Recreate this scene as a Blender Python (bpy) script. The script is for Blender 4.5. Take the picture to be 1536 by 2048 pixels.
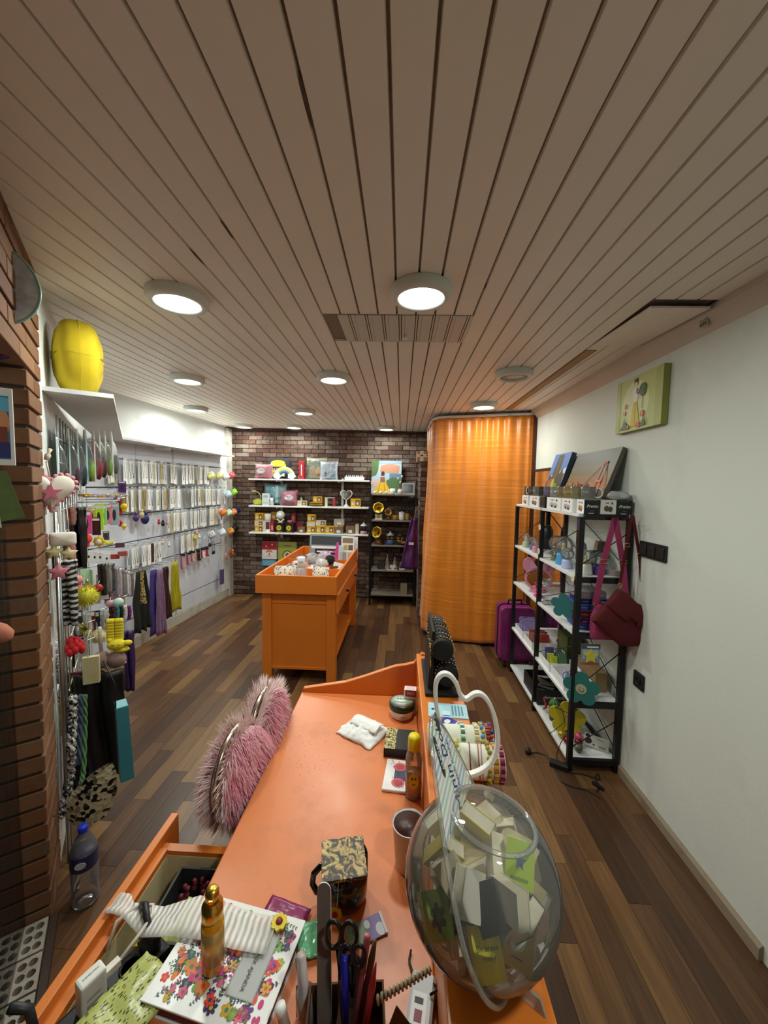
import bpy, bmesh, math, random
from mathutils import Vector as V, Matrix as MX, Euler, noise
random.seed(7)
SC = bpy.context.scene
COL = SC.collection
for o_ in list(bpy.data.objects): bpy.data.objects.remove(o_)

# ------------------------------------------------------------------ camera
F_PX = 770.0
CAM = V((0, 0, 1.627))
def _axes():
    a = math.radians(.96); u, v = 804-768, 972-1024
    u0 = math.cos(a)*u+math.sin(a)*v; v0 = -math.sin(a)*u+math.cos(a)*v
    pitch = math.atan2(-v0, F_PX); yaw = math.atan2(u0, F_PX/math.cos(pitch))
    f = math.cos(pitch)*V((-math.sin(yaw), math.cos(yaw), 0))-math.sin(pitch)*V((0, 0, 1))
    r = f.cross(V((0, 0, 1))).normalized(); up = r.cross(f)
    return f, math.cos(a)*r+math.sin(a)*up, -math.sin(a)*r+math.cos(a)*up
FW, RT, UP = _axes()
cam = bpy.data.cameras.new('camera'); cam.sensor_fit = 'HORIZONTAL'; cam.sensor_width = 36
cam.lens = F_PX/1536*36; cam.clip_start = .02
co = bpy.data.objects.new('camera', cam); COL.objects.link(co)
m4 = MX((RT, UP, -FW)).transposed().to_4x4(); m4.translation = CAM; co.matrix_world = m4
SC.camera = co
# ------------------------------------------------------------------ world and exposure
w = bpy.data.worlds.new('world'); SC.world = w; w.use_nodes = True
w.node_tree.nodes['Background'].inputs[0].default_value = (.012, .014, .02, 1)
w.node_tree.nodes['Background'].inputs[1].default_value = .6
vs = SC.view_settings; vs.view_transform = 'Standard'; vs.look = 'None'; vs.exposure = 0.0; vs.gamma = 1; vs.use_curve_mapping = False
LAMP_W = 10.0            # watts of each ceiling lamp

# measuring helpers: a point of the photograph on a known plane of the room
def ray(px, py): return FW+RT*(px-768)/F_PX-UP*(py-1024)/F_PX
def onz(px, py, z): d = ray(px, py); return CAM+d*((z-CAM.z)/d.z)
def onx(px, py, x): d = ray(px, py); return CAM+d*(x/d.x)
def ony(px, py, y): d = ray(px, py); return CAM+d*(y/d.y)
def onp(px, py, n, p0): d = ray(px, py); n = V(n); return CAM+d*((V(p0)-CAM).dot(n)/d.dot(n))
def proj(p): d = V(p)-CAM; z = d.dot(FW); return (768+F_PX*d.dot(RT)/z, 1024-F_PX*d.dot(UP)/z, z)

# ------------------------------------------------------------------ materials
_mats = {}
def lin(c):
    if isinstance(c, str): c = [int(c[i:i+2], 16) for i in (1, 3, 5)]
    return [((x/255)/12.92 if x/255 <= .04045 else ((x/255+.055)/1.055)**2.4) for x in c]
def nt(name):
    m = bpy.data.materials.new(name); m.use_nodes = True
    return m, m.node_tree.nodes, m.node_tree.links, m.node_tree.nodes['Principled BSDF']
def mat(c, rough=.55, metal=0, var=.12, scale=9, emit=0, trans=0, alpha=1, bump=0, coat=0, sheen=0, ior=1.45):
    k = (str(c), rough, metal, var, scale, emit, trans, alpha, bump, coat, sheen, ior)
    if k in _mats: return _mats[k]
    m, N, L, b = nt('paint'); l = lin(c)
    b.inputs['Roughness'].default_value = rough; b.inputs['Metallic'].default_value = metal
    b.inputs['IOR'].default_value = ior
    b.inputs['Base Color'].default_value = (*l, 1)
    if coat: b.inputs['Coat Weight'].default_value = coat
    if sheen: b.inputs['Sheen Weight'].default_value = sheen
    if trans: b.inputs['Transmission Weight'].default_value = trans
    if alpha < 1: b.inputs['Alpha'].default_value = alpha
    if emit: b.inputs['Emission Color'].default_value = (*l, 1); b.inputs['Emission Strength'].default_value = emit
    if var and not trans:
        tc = N.new('ShaderNodeTexCoord'); n = N.new('ShaderNodeTexNoise'); n.inputs['Scale'].default_value = scale; n.inputs['Detail'].default_value = 4
        L.new(tc.outputs['Object'], n.inputs['Vector'])
        r = N.new('ShaderNodeMapRange'); r.inputs['To Min'].default_value = 1-var; r.inputs['To Max'].default_value = 1+var*.6
        L.new(n.outputs['Fac'], r.inputs['Value'])
        x = N.new('ShaderNodeMix'); x.data_type = 'RGBA'; x.blend_type = 'MULTIPLY'; x.inputs[0].default_value = 1
        x.inputs[6].default_value = (*l, 1); L.new(r.outputs['Result'], x.inputs[7]); L.new(x.outputs[2], b.inputs['Base Color'])
        if bump:
            bp = N.new('ShaderNodeBump'); bp.inputs['Strength'].default_value = bump; bp.inputs['Distance'].default_value = .002
            L.new(n.outputs['Fac'], bp.inputs['Height']); L.new(bp.outputs['Normal'], b.inputs['Normal'])
    _mats[k] = m
    return m
def glass(c='#ffffff', rough=.02, alpha=.18, key='g'):
    """thin clear plastic or glass: mostly see-through with a gloss"""
    k = (key, c, rough, alpha)
    if k in _mats: return _mats[k]
    m, N, L, b = nt('clear'); b.inputs['Base Color'].default_value = (*lin(c), 1); b.inputs['Roughness'].default_value = rough
    b.inputs['Alpha'].default_value = 1
    tr = N.new('ShaderNodeBsdfTransparent'); mx = N.new('ShaderNodeMixShader'); fr = N.new('ShaderNodeFresnel'); fr.inputs[0].default_value = 1.4
    gl = N.new('ShaderNodeBsdfGlossy'); gl.inputs['Roughness'].default_value = rough; m2 = N.new('ShaderNodeMixShader'); m2.inputs[0].default_value = alpha
    L.new(fr.outputs[0], mx.inputs[0]); L.new(tr.outputs[0], mx.inputs[1]); L.new(gl.outputs[0], mx.inputs[2])
    L.new(mx.outputs[0], m2.inputs[1]); L.new(b.outputs[0], m2.inputs[2]); L.new(m2.outputs[0], N['Material Output'].inputs[0]); _mats[k] = m
    return m
def ramp(N, stops):
    r = N.new('ShaderNodeValToRGB'); e = r.color_ramp.elements
    while len(e) < len(stops): e.new(.5)
    for i, (p, c) in enumerate(stops): e[i].position = p; e[i].color = (*lin(c), 1)
    return r
WHITE = mat('#e9ebe6', .5); BLACK = mat('#141416', .45); STEEL = mat('#b9bdbd', .28, 1, .05); GOLD = mat('#d9b04a', .3, 1, .05)
DARKMETAL = mat('#1b1b1d', .4, .3)

# ------------------------------------------------------------------ mesh builder
class MB:
    def __init__(s): s.v = []; s.f = []; s.m = []; s.M = MX(); s.mi = 0; s.sm = []; s.smooth = False
    def at(s, loc=(0, 0, 0), rz=0, rx=0, ry=0, sc=1):
        s.M = MX.Translation(V(loc)) @ Euler((rx, ry, rz)).to_matrix().to_4x4() @ MX.Scale(sc, 4); return s
    def mm(s, i): s.mi = i; return s
    def add(s, vs_, fs, mi=None, smooth=None):
        k = len(s.v); s.v += [s.M @ V(p) for p in vs_]
        for f in fs: s.f.append([k+i for i in f]); s.m.append(s.mi if mi is None else mi); s.sm.append(s.smooth if smooth is None else smooth)
        return s
    def box(s, x0, x1, y0, y1, z0, z1, mi=None):
        return s.add([(x, y, z) for z in (z0, z1) for y in (y0, y1) for x in (x0, x1)],
                     [(0, 2, 3, 1), (4, 5, 7, 6), (0, 1, 5, 4), (2, 6, 7, 3), (0, 4, 6, 2), (1, 3, 7, 5)], mi)
    def bx(s, c, d, mi=None): return s.box(c[0]-d[0]/2, c[0]+d[0]/2, c[1]-d[1]/2, c[1]+d[1]/2, c[2]-d[2]/2, c[2]+d[2]/2, mi)
    def lathe(s, prof, n=20, mi=None, c=(0, 0, 0), sx=1, sy=1, smooth=True):
        vs_ = []; fs = []; k = len(prof)
        for i in range(n):
            a = 2*math.pi*i/n
            for r, z in prof: vs_.append((c[0]+r*math.cos(a)*sx, c[1]+r*math.sin(a)*sy, c[2]+z))
        for i in range(n):
            j = (i+1) % n
            for q in range(k-1): fs.append((i*k+q, j*k+q, j*k+q+1, i*k+q+1))
        if prof[0][0] > 1e-5: fs.append([i*k for i in range(n)][::-1])
        if prof[-1][0] > 1e-5: fs.append([i*k+k-1 for i in range(n)])
        return s.add(vs_, fs, mi, smooth)
    def cyl(s, c, r, h, n=16, mi=None, r2=None):
        return s.lathe([(r, 0), (r if r2 is None else r2, h)], n, mi, c)
    def sph(s, c, r, n=14, mi=None, k=9):
        if not isinstance(r, (tuple, list)): r = (r, r, r)
        return s.lathe([(max(1e-6, math.sin(math.pi*i/k)), -math.cos(math.pi*i/k)*r[2]) for i in range(k+1)], n, mi, c, r[0], r[1])
    def tube(s, pts, r, n=7, mi=None, closed=False, smooth=True):
        pts = [V(p) for p in pts]; vs_ = []; fs = []; k = len(pts); nrm = None
        rr = r if isinstance(r, (list, tuple)) else [r]*k
        for i, p in enumerate(pts):
            t = (pts[(i+1) % k]-pts[i-1]) if closed else (pts[min(i+1, k-1)]-pts[max(i-1, 0)])
            t = t.normalized() if t.length > 1e-9 else V((0, 0, 1))
            if nrm is None: nrm = t.orthogonal().normalized()
            nrm = (nrm-t*nrm.dot(t)); nrm = nrm.normalized() if nrm.length > 1e-6 else t.orthogonal().normalized()
            b = t.cross(nrm)
            for q in range(n):
                a = 2*math.pi*q/n; vs_.append(p+(nrm*math.cos(a)+b*math.sin(a))*rr[i])
        for i in range(k if closed else k-1):
            j = (i+1) % k
            for q in range(n): fs.append((i*n+q, i*n+(q+1) % n, j*n+(q+1) % n, j*n+q))
        if not closed: fs += [list(range(n))[::-1], [(k-1)*n+q for q in range(n)]]
        return s.add(vs_, fs, mi, smooth)
    def prism(s, poly, y0, y1, mi=None, side=None, smooth=False):
        """polygon in x,z stretched from y0 to y1"""
        n = len(poly); vs_ = [(x, y0, z) for x, z in poly]+[(x, y1, z) for x, z in poly]
        ar = sum(poly[i][0]*poly[(i+1) % n][1]-poly[(i+1) % n][0]*poly[i][1] for i in range(n))
        a = list(range(n)); b = [i+n for i in range(n)][::-1]
        sd = [(i+n, (i+1) % n+n, (i+1) % n, i) for i in range(n)]
        if (ar > 0) != (y1 > y0): a, b, sd = a[::-1], b[::-1], [q[::-1] for q in sd]
        s.add(vs_, [a, b], mi, False); s.f += [[len(s.v)-2*n+i for i in q] for q in sd]; s.m += [s.mi if (mi is None and side is None) else (mi if side is None else side)]*n; s.sm += [smooth]*n
        return s
    def flat(s, poly, y, mi=None):
        return s.add([(x, y, z) for x, z in poly], [list(range(len(poly)))], mi)
    def grid(s, fn, nu, nv, mi=None, smooth=True, thick=0):
        vs_ = [fn(i/nu, j/nv) for i in range(nu+1) for j in range(nv+1)]
        fs = [(i*(nv+1)+j, (i+1)*(nv+1)+j, (i+1)*(nv+1)+j+1, i*(nv+1)+j+1) for i in range(nu) for j in range(nv)]
        return s.add(vs_, fs, mi, smooth)
    def build(s, name, mats, parent=None, bevel=0, loc=None, rz=0, rot=None, sub=0, solid=0, seg=2):
        me = bpy.data.meshes.new(name); me.from_pydata([tuple(p) for p in s.v], [], s.f)
        if not isinstance(mats, (list, tuple)): mats = [mats]
        for m in mats: me.materials.append(m)
        me.polygons.foreach_set('material_index', s.m); me.polygons.foreach_set('use_smooth', s.sm)
        me.update()
        o = bpy.data.objects.new(name, me); COL.objects.link(o)
        if parent: o.parent = parent
        if loc is not None: o.location = loc
        if rot is not None: o.rotation_euler = rot
        elif rz: o.rotation_euler = (0, 0, rz)
        if solid: md = o.modifiers.new('solid', 'SOLIDIFY'); md.thickness = solid; md.offset = 0
        if bevel: md = o.modifiers.new('bevel', 'BEVEL'); md.width = bevel; md.segments = seg; md.limit_method = 'ANGLE'; md.angle_limit = .7
        if sub: md = o.modifiers.new('sub', 'SUBSURF'); md.levels = sub; md.render_levels = sub
        return o
def tag(o, label, cat, group=None):
    o['label'] = label; o['category'] = cat
    if group: o['group'] = group
    return o
def thing(name, label, cat, loc=(0, 0, 0), rz=0, group=None, rot=None):
    o = bpy.data.objects.new(name, None); COL.objects.link(o); o.empty_display_size = .05
    o.location = loc; o.rotation_euler = rot if rot is not None else (0, 0, rz)
    return tag(o, label, cat, group)
def struct(o): o['kind'] = 'structure'; return o
def empty(name): o = bpy.data.objects.new(name, None); COL.objects.link(o); return o
def dup(root, loc=None, rz=None, label=None, group=None, rot=None, scale=None):
    r = root.copy(); COL.objects.link(r)
    if loc is not None: r.location = loc
    if rz is not None: r.rotation_euler = (0, 0, rz)
    if rot is not None: r.rotation_euler = rot
    if scale is not None: r.scale = (scale,)*3 if not isinstance(scale, tuple) else scale
    if label: r['label'] = label
    if group: r['group'] = group
    for ch in list(root.children):
        c = ch.copy(); COL.objects.link(c); c.parent = r
        for g in list(ch.children): d = g.copy(); COL.objects.link(d); d.parent = c
    return r
def text(s, size, m, parent, loc, rot, name='lettering', depth=.0004, align='CENTER', shear=0, sx=1):
    cu = bpy.data.curves.new(name, 'FONT'); cu.body = s; cu.size = size; cu.align_x = align; cu.align_y = 'CENTER'; cu.extrude = depth; cu.shear = shear; cu.resolution_u = 2
    t = bpy.data.objects.new('tmp', cu); COL.objects.link(t)
    me = bpy.data.meshes.new_from_object(t.evaluated_get(bpy.context.evaluated_depsgraph_get())); bpy.data.objects.remove(t)
    me.materials.clear(); me.materials.append(m)
    o = bpy.data.objects.new(name, me); COL.objects.link(o); o.parent = parent; o.location = loc; o.rotation_euler = rot; o.scale = (sx, 1, 1)
    return o
def circ(cx, cz, r, n=16, rz=None, a0=0): return [(cx+r*math.cos(a0+2*math.pi*i/n), cz+(rz or r)*math.sin(a0+2*math.pi*i/n)) for i in range(n)]
def star(cx, cz, r, k=.45, n=5, a0=math.pi/2): return [(cx+(r if i % 2 == 0 else r*k)*math.cos(a0+math.pi*i/n), cz+(r if i % 2 == 0 else r*k)*math.sin(a0+math.pi*i/n)) for i in range(2*n)]
def flower(cx, cz, r, n=5, k=.28, m=40, a0=math.pi/2): return [(cx+r*(1-k+k*abs(math.cos(n*(t-a0)/2))**.7)*math.cos(t), cz+r*(1-k+k*abs(math.cos(n*(t-a0)/2))**.7)*math.sin(t)) for t in [2*math.pi*i/m for i in range(m)]]
def heart(cx, cz, s, n=36):
    return [(cx+s*.0625*16*math.sin(t)**3, cz+s*.0625*(13*math.cos(t)-5*math.cos(2*t)-2*math.cos(3*t)-math.cos(4*t)+2.5)) for t in [2*math.pi*i/n for i in range(n)]]
def rrect(w_, h_, r, n=4, cx=0, cz=0):
    o = []
    for sx, sz, a in ((1, 1, 0), (-1, 1, 90), (-1, -1, 180), (1, -1, 270)):
        for i in range(n+1):
            t = math.radians(a+90*i/n); o.append((cx+sx*(w_/2-r)+r*math.cos(t), cz+sz*(h_/2-r)+r*math.sin(t)))
    return o
# ------------------------------------------------------------------ the room
CEIL = lambda x: 2.395-.012*x
ND = V((.802, .597, 0))            # from the slanted left walls into the room
CC = V((-1.41, 1.455, 0))          # the brick pier's inner corner
DD = V((-.597, .802, 0))           # along the slanted wall, away from the camera
BWY = 5.48; RWX = 1.285
DEND = V((-2.62, 3.08, 0))
def wl_x(y): return -2.58+.055*(y-3.65)   # face of the slat wall

def wood_mat(stuff=False):
    m, N, L, b = nt('laminate_strip')
    g = N.new('ShaderNodeNewGeometry'); mp = N.new('ShaderNodeMapping'); mp.inputs['Scale'].default_value = (38, 1.6, 1)
    rnd = g.outputs['Random Per Island'] if stuff else N.new('ShaderNodeObjectInfo').outputs['Random']
    ad = N.new('ShaderNodeVectorMath'); ad.operation = 'ADD'; cb = N.new('ShaderNodeCombineXYZ')
    ml = N.new('ShaderNodeMath'); ml.operation = 'MULTIPLY'; ml.inputs[1].default_value = 37; L.new(rnd, ml.inputs[0]); L.new(ml.outputs[0], cb.inputs[2]); L.new(ml.outputs[0], cb.inputs[1])
    L.new(g.outputs['Position'], ad.inputs[0]); L.new(cb.outputs[0], ad.inputs[1]); L.new(ad.outputs[0], mp.inputs['Vector'])
    n = N.new('ShaderNodeTexNoise'); n.inputs['Scale'].default_value = 1.4; n.inputs['Detail'].default_value = 6; n.inputs['Distortion'].default_value = 1.6; L.new(mp.outputs[0], n.inputs['Vector'])
    r = ramp(N, [(0, '#432d1f'), (.22, '#5c3f29'), (.42, '#6e4d31'), (.6, '#4d3524'), (.8, '#785735'), (1, '#87663e')]); r.color_ramp.interpolation = 'CONSTANT' if False else 'LINEAR'
    L.new(rnd, r.inputs[0])
    gr = N.new('ShaderNodeMapRange'); gr.inputs['From Min'].default_value = .3; gr.inputs['From Max'].default_value = .7; gr.inputs['To Min'].default_value = .62; gr.inputs['To Max'].default_value = 1.12; L.new(n.outputs['Fac'], gr.inputs['Value'])
    x = N.new('ShaderNodeMix'); x.data_type = 'RGBA'; x.blend_type = 'MULTIPLY'; x.inputs[0].default_value = 1; L.new(r.outputs[0], x.inputs[6]); L.new(gr.outputs['Result'], x.inputs[7]); L.new(x.outputs[2], b.inputs['Base Color'])
    b.inputs['Roughness'].default_value = .33; b.inputs['Specular IOR Level'].default_value = .45
    return m
def brick_mat(stops, white='#a59b8c', amt=.5, stuff=False, xgrad=False):
    m, N, L, b = nt('brick'); g = N.new('ShaderNodeNewGeometry')
    rnd = g.outputs['Random Per Island'] if stuff else N.new('ShaderNodeObjectInfo').outputs['Random']
    r = ramp(N, stops); L.new(rnd, r.inputs[0])
    n = N.new('ShaderNodeTexNoise'); n.inputs['Scale'].default_value = 26; n.inputs['Detail'].default_value = 7; n.inputs['Roughness'].default_value = .65; L.new(g.outputs['Position'], n.inputs['Vector'])
    n2 = N.new('ShaderNodeTexNoise'); n2.inputs['Scale'].default_value = 1.7; n2.inputs['Detail'].default_value = 2; L.new(g.outputs['Position'], n2.inputs['Vector'])
    a = N.new('ShaderNodeMath'); a.operation = 'MULTIPLY'; L.new(n2.outputs['Fac'], a.inputs[0]); L.new(rnd, a.inputs[1])
    a2 = N.new('ShaderNodeMath'); a2.operation = 'ADD'; L.new(a.outputs[0], a2.inputs[0]); L.new(n.outputs['Fac'], a2.inputs[1])
    mr = N.new('ShaderNodeMapRange'); mr.inputs['From Min'].default_value = .62; mr.inputs['From Max'].default_value = 1.05; mr.inputs['To Max'].default_value = amt; L.new(a2.outputs[0], mr.inputs['Value'])
    x = N.new('ShaderNodeMix'); x.data_type = 'RGBA'; L.new(mr.outputs['Result'], x.inputs[0]); L.new(r.outputs[0], x.inputs[6]); x.inputs[7].default_value = (*lin(white), 1)
    L.new(x.outputs[2], b.inputs['Base Color']); b.inputs['Roughness'].default_value = .85
    bp = N.new('ShaderNodeBump'); bp.inputs['Strength'].default_value = .5; bp.inputs['Distance'].default_value = .004; L.new(n.outputs['Fac'], bp.inputs['Height']); L.new(bp.outputs[0], b.inputs['Normal'])
    return m
def plaster_mat(c, dirt, scale=1.6, amt=.35, rough=.7):
    m, N, L, b = nt('plaster'); g = N.new('ShaderNodeNewGeometry')
    n = N.new('ShaderNodeTexNoise'); n.inputs['Scale'].default_value = scale; n.inputs['Detail'].default_value = 8; n.inputs['Roughness'].default_value = .7; L.new(g.outputs['Position'], n.inputs['Vector'])
    r = N.new('ShaderNodeMapRange'); r.inputs['From Min'].default_value = .52; r.inputs['From Max'].default_value = .85; r.inputs['To Max'].default_value = amt; L.new(n.outputs['Fac'], r.inputs['Value'])
    x = N.new('ShaderNodeMix'); x.data_type = 'RGBA'; L.new(r.outputs['Result'], x.inputs[0]); x.inputs[6].default_value = (*lin(c), 1); x.inputs[7].default_value = (*lin(dirt), 1); L.new(x.outputs[2], b.inputs['Base Color'])
    n3 = N.new('ShaderNodeTexNoise'); n3.inputs['Scale'].default_value = 60; L.new(g.outputs['Position'], n3.inputs['Vector'])
    bp = N.new('ShaderNodeBump'); bp.inputs['Strength'].default_value = .15; bp.inputs['Distance'].default_value = .003; L.new(n3.outputs['Fac'], bp.inputs['Height']); L.new(bp.outputs[0], b.inputs['Normal'])
    b.inputs['Roughness'].default_value = rough
    return m

# floor: printed strips of laminate, each a piece of its own where it shows
floor = struct(MB().box(-3.2, 1.45, -1.1, 5.7, -.06, -.006).build('floor', mat('#2a1c14', .8)))
random.seed(11)
pl = []
x = -3.1; wd = .0875
while x < 1.29:
    y = -1.0-random.random()*.6
    while y < BWY:
        ln = random.choice((.38, .52, .64, .8, .95))*random.uniform(.92, 1.05)
        y1 = min(y+ln, BWY)
        cx, cy = x+wd/2, (y+y1)/2
        vis = 0
        pts = [proj((cx, yy, 0)) for yy in (y+.02, cy, y1-.02) if yy > .3]
        if any(-40 < p[0] < 1576 and p[1] < 2080 and p[2] > 0 for p in pts) and cx > min(-.4, CC.x+(cy-CC.y)*-.744)-.05 and cx > -2.7:
            vis = wd*(y1-y)/max(.8, (cy**2+cx**2+2.6))**1.5
            if -1.1 < cx < -.55 and 3.2 < cy < 4.4: vis *= .3
            if -.35 < cx < .2 and cy < 1.45: vis *= .05
        pl.append((vis, x, y, y1)); y = y1
    x += wd
pl.sort(reverse=True)
WOOD = wood_mat(); base = {}
for k, (vis, x, y, y1) in enumerate(pl[:300]):
    ln = round(y1-y, 2)
    if ln < .05: continue
    if ln not in base: base[ln] = MB().box(-wd/2+.0006, wd/2-.0006, -(ln/2-.0006), ln/2-.0006, -.006, 0).build('plank', WOOD, floor)
    o = base[ln] if base[ln].location.length == 0 else base[ln].copy()
    if o is not base[ln]: COL.objects.link(o)
    o.location = (x+wd/2, (y+y1)/2, 0); o.scale = (1, (y1-y)/ln, 1)
b = MB()
for vis, x, y, y1 in pl[300:]: b.box(x+.0006, x+wd-.0006, y+.0006, y1-.0006, -.006, 0)
b.build('plank_remainder', wood_mat(True), floor)['kind'] = 'stuff'

# ceiling: white plastic boards with open joints
CE_BOARD = mat('#efe7dc', .5, 0, .08, 2.2); CE_DARK = plaster_mat('#8d8172', '#2a231b', 2.2, 1.0)
ceiling = struct(MB().add([(-3.2, -1.1, CEIL(-3.2)+.012), (1.5, -1.1, CEIL(1.5)+.012), (1.5, 5.7, CEIL(1.5)+.012), (-3.2, 5.7, CEIL(-3.2)+.012)], [(0, 1, 2, 3)]).build('ceiling', CE_DARK))
PITCH = .0853; G0 = -.0385
def board(x0, x1, y0, y1, z=0, m=CE_BOARD, nm='board', par=ceiling):
    zc = CEIL((x0+x1)/2)+z; h = (x1-x0)/2-.0028; ln = (y1-y0)/2
    o = MB().add([(sx*(h if q else h-.0022), sy*ln, .011*q-.006*sx*h*2*0) for q in (0, 1) for sy in (-1, 1) for sx in (-1, 1)],
             [(0, 1, 3, 2), (4, 6, 7, 5), (0, 4, 5, 1), (2, 3, 7, 6), (0, 2, 6, 4), (1, 5, 7, 3)][::1]).build(nm, m, par)
    o.location = ((x0+x1)/2, (y0+y1)/2, zc); o.rotation_euler = (0, math.atan(.012), 0); return o
AP = (-.318, .31, 1.785, 2.115)      # hatch in the middle
BP = (.965, 1.225, 1.63, 2.137)      # sagging hatch by the right wall
k0 = int((-2.9-G0)/PITCH)
protos = {}
for k in range(k0, int((1.3-G0)/PITCH)+1):
    x0 = G0+k*PITCH; x1 = x0+PITCH; xc = (x0+x1)/2
    if x0 > 1.24: continue
    ys = [(-1.05, BWY)]
    if AP[0]-.02 < xc < AP[1]+.02: ys = [(-1.05, AP[2]), (AP[3], BWY)]
    if BP[0] < xc < BP[1]: ys = [(-1.05, BP[2]), (BP[3], BWY)]
    for a, c in ys: board(x0, min(x1, 1.262), a, c)
OLDW = mat('#a8834e', .6, 0, .25, 4)
board(.985, 1.05, 2.2, 3.84, -.003, OLDW, 'bare_strip')
hx = struct(thing('ceiling_hatch', '', '')); del hx['label'], hx['category']; hx.name = 'trim_1'
n = 8; wdt = (AP[1]-AP[0]-.012)/n
for i in range(n):
    x0 = AP[0]+.009+i*wdt
    b = MB()
    for q, (a, c) in enumerate(((0, .62), (.66, .76), (.8, 1))): b.box(x0+wdt*a, x0+wdt*c-.001, AP[2]+.006, AP[3]-.006, CEIL(x0)-.004, CEIL(x0)+.006)
    b.build('hatch_panel', mat('#d2cabf', .5, 0, .08, 3), hx)
hk = MB().lathe([(0, 0), (.014, 0), (.014, .008), (.006, .014), (.006, .02)], 12, c=(.0, 2.01, CEIL(0)-.024)).build('hook', WHITE, hx)
hx2 = struct(empty('trim_2'))
for i in range(3):
    x0 = BP[0]+.026+i*.078
    b = MB(); z0 = CEIL(x0)
    b.add([(x, y, z0+zz+(-.02 if y < 1.8 else -.002)) for zz in (0, .008) for y in (BP[2]+.03, BP[3]-.003) for x in (x0, x0+.079)], [(0, 2, 3, 1), (4, 5, 7, 6), (0, 1, 5, 4), (2, 6, 7, 3), (0, 4, 6, 2), (1, 3, 7, 5)]).build('hatch_panel', CE_BOARD, hx2)

# right wall, cove, skirting
RWALL = plaster_mat('#d3d8cf', '#9aa29c', 1.3, .5)
struct(MB().box(RWX, RWX+.12, 1.27, 5.6, -.02, 2.5).build('wall_right', RWALL))
struct(MB().box(RWX+.2, RWX+.3, -1.1, 1.3, -.02, 2.5).build('wall_right_near', RWALL))
struct(MB().box(RWX, RWX+.25, 1.225, 1.27, 0, 2.45).build('trim_3', mat('#6d6488', .8, 0, .3, 30)))
b = MB(); b.prism([(0, 0), (-.048, .062), (-.048, .09), (.02, .09), (.02, 0)], 1.27, 3.86); b.M = MX.Translation((0, 0, 0))
struct(b.build('trim_4', mat('#c9c0b4', .55, 0, .12, 3), loc=(RWX-.001, 0, 2.293)))
b = MB().prism([(0, 0), (-.016, 0), (-.016, .045), (-.006, .055), (0, .055)], 1.29, 3.9)
struct(b.build('baseboard_right', plaster_mat('#8d7e69', '#564b3d', 5, .9), loc=(RWX, 0, 0)))
struct(MB().box(-.2, RWX+.3, -1.15, -1.05, -.02, 2.5).build('wall_rear', RWALL))

# back wall of whitewashed bricks
MORTAR = mat('#221c18', .95, 0, .4, 20)
back = struct(MB().box(-2.75, 1.4, BWY, BWY+.15, -.02, 2.5).build('wall_back', MORTAR))
BK = [(0, '#3a261d'), (.3, '#4f3226'), (.55, '#432c22'), (.8, '#5a3a2c'), (1, '#33231c')]
BM = brick_mat(BK, '#857b6e', .65); BMS = brick_mat(BK, '#857b6e', .65, True)
random.seed(5); CH = .0605; rows = int(2.42/CH)+1; bl = []
for r in range(rows):
    x = -2.5-(.1 if r % 2 else 0)
    while x < .42:
        z = .012+r*CH
        cx, cz = x+.1, z+CH/2
        score = random.random()
        if 1.02 > cz > .0 and -1.2 < cx < -.5: score -= 1.5
        if cx > .3 or cx < -2.45: score -= 1
        for zs in (1.69, 1.32, .95):
            if -2.1 < cx < -.46 and zs < cz < zs+.2: score -= .6
        bl.append((score, x, z)); x += .2
bl.sort(reverse=True)
bp_ = MB().box(-.0955, .0955, -.009, .004, -.0262, .0262).build('brick', BM, back, bevel=0)
for k, (sc_, x, z) in enumerate(bl[:300]):
    o = bp_ if k == 0 else bp_.copy()
    if k: COL.objects.link(o)
    o.location = (x+.1, BWY+random.uniform(-.003, .004), z+.03); o.rotation_euler = (0, random.uniform(-.008, .008), 0)
b = MB()
for sc_, x, z in bl[300:]: dy = random.uniform(-.003, .004); b.box(x+.0045, x+.1955, BWY-.009+dy, BWY+.004, z+.0038, z+.0562)
b.build('brick_remainder', BMS, back)['kind'] = 'stuff'

# left wall: slat wall panel, plain strip and upper plaster
LW = plaster_mat('#d9dbd9', '#8e8e88', 2.2, .6); SLAT = plaster_mat('#cfd3dc', '#9498a2', 4, .35, .45)
p0, p1 = V((wl_x(3.08), 3.08, 0)), V((wl_x(BWY), BWY, 0)); wdir = (p1-p0).normalized(); LANG = math.atan2(wdir.y, wdir.x); LLEN = (p1-p0).length
lw = struct(MB().box(0, LLEN, .03, .14, -.02, 2.5).build('wall_left', LW, loc=p0, rz=LANG))
RAILS = (1.835, 1.572, 1.315, 1.05, .80, .30)
zs = [2.0]+list(RAILS)+[.11]
yC = (4.192-3.08)/math.cos(LANG-math.pi/2)
cols = [(0, .555), (.56, 1.105), (1.125, 2.13)]
for a, c in cols:
    for i in range(len(zs)-1):
        MB().box(a, c, 0, .03, zs[i+1]+.006, zs[i]-.006).build('slat_panel', SLAT, lw)
for i in range(1, len(zs)-1):
    MB().box(0, 2.14, .012, .03, zs[i]-.006, zs[i]+.006).build('rail', mat('#56606a', .4, .7), lw)
MB().box(1.105, 1.125, -.004, .03, .1, 2.0).build('joint_strip', mat('#a9abb0', .4), lw)
MB().box(2.14, 2.3, .004, .03, .1, 2.0).build('end_panel', LW, lw)
MB().box(2.3, LLEN, -.03, .03, .0, 2.4).build('corner_post', plaster_mat('#b9b5ab', '#4e453b', 6, 1.0), lw)
struct(MB().box(0, LLEN-.1, -.012, .03, 0, .11).build('baseboard_left', plaster_mat('#b8b2a4', '#5d5446', 7, .9), loc=p0, rz=LANG))
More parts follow.
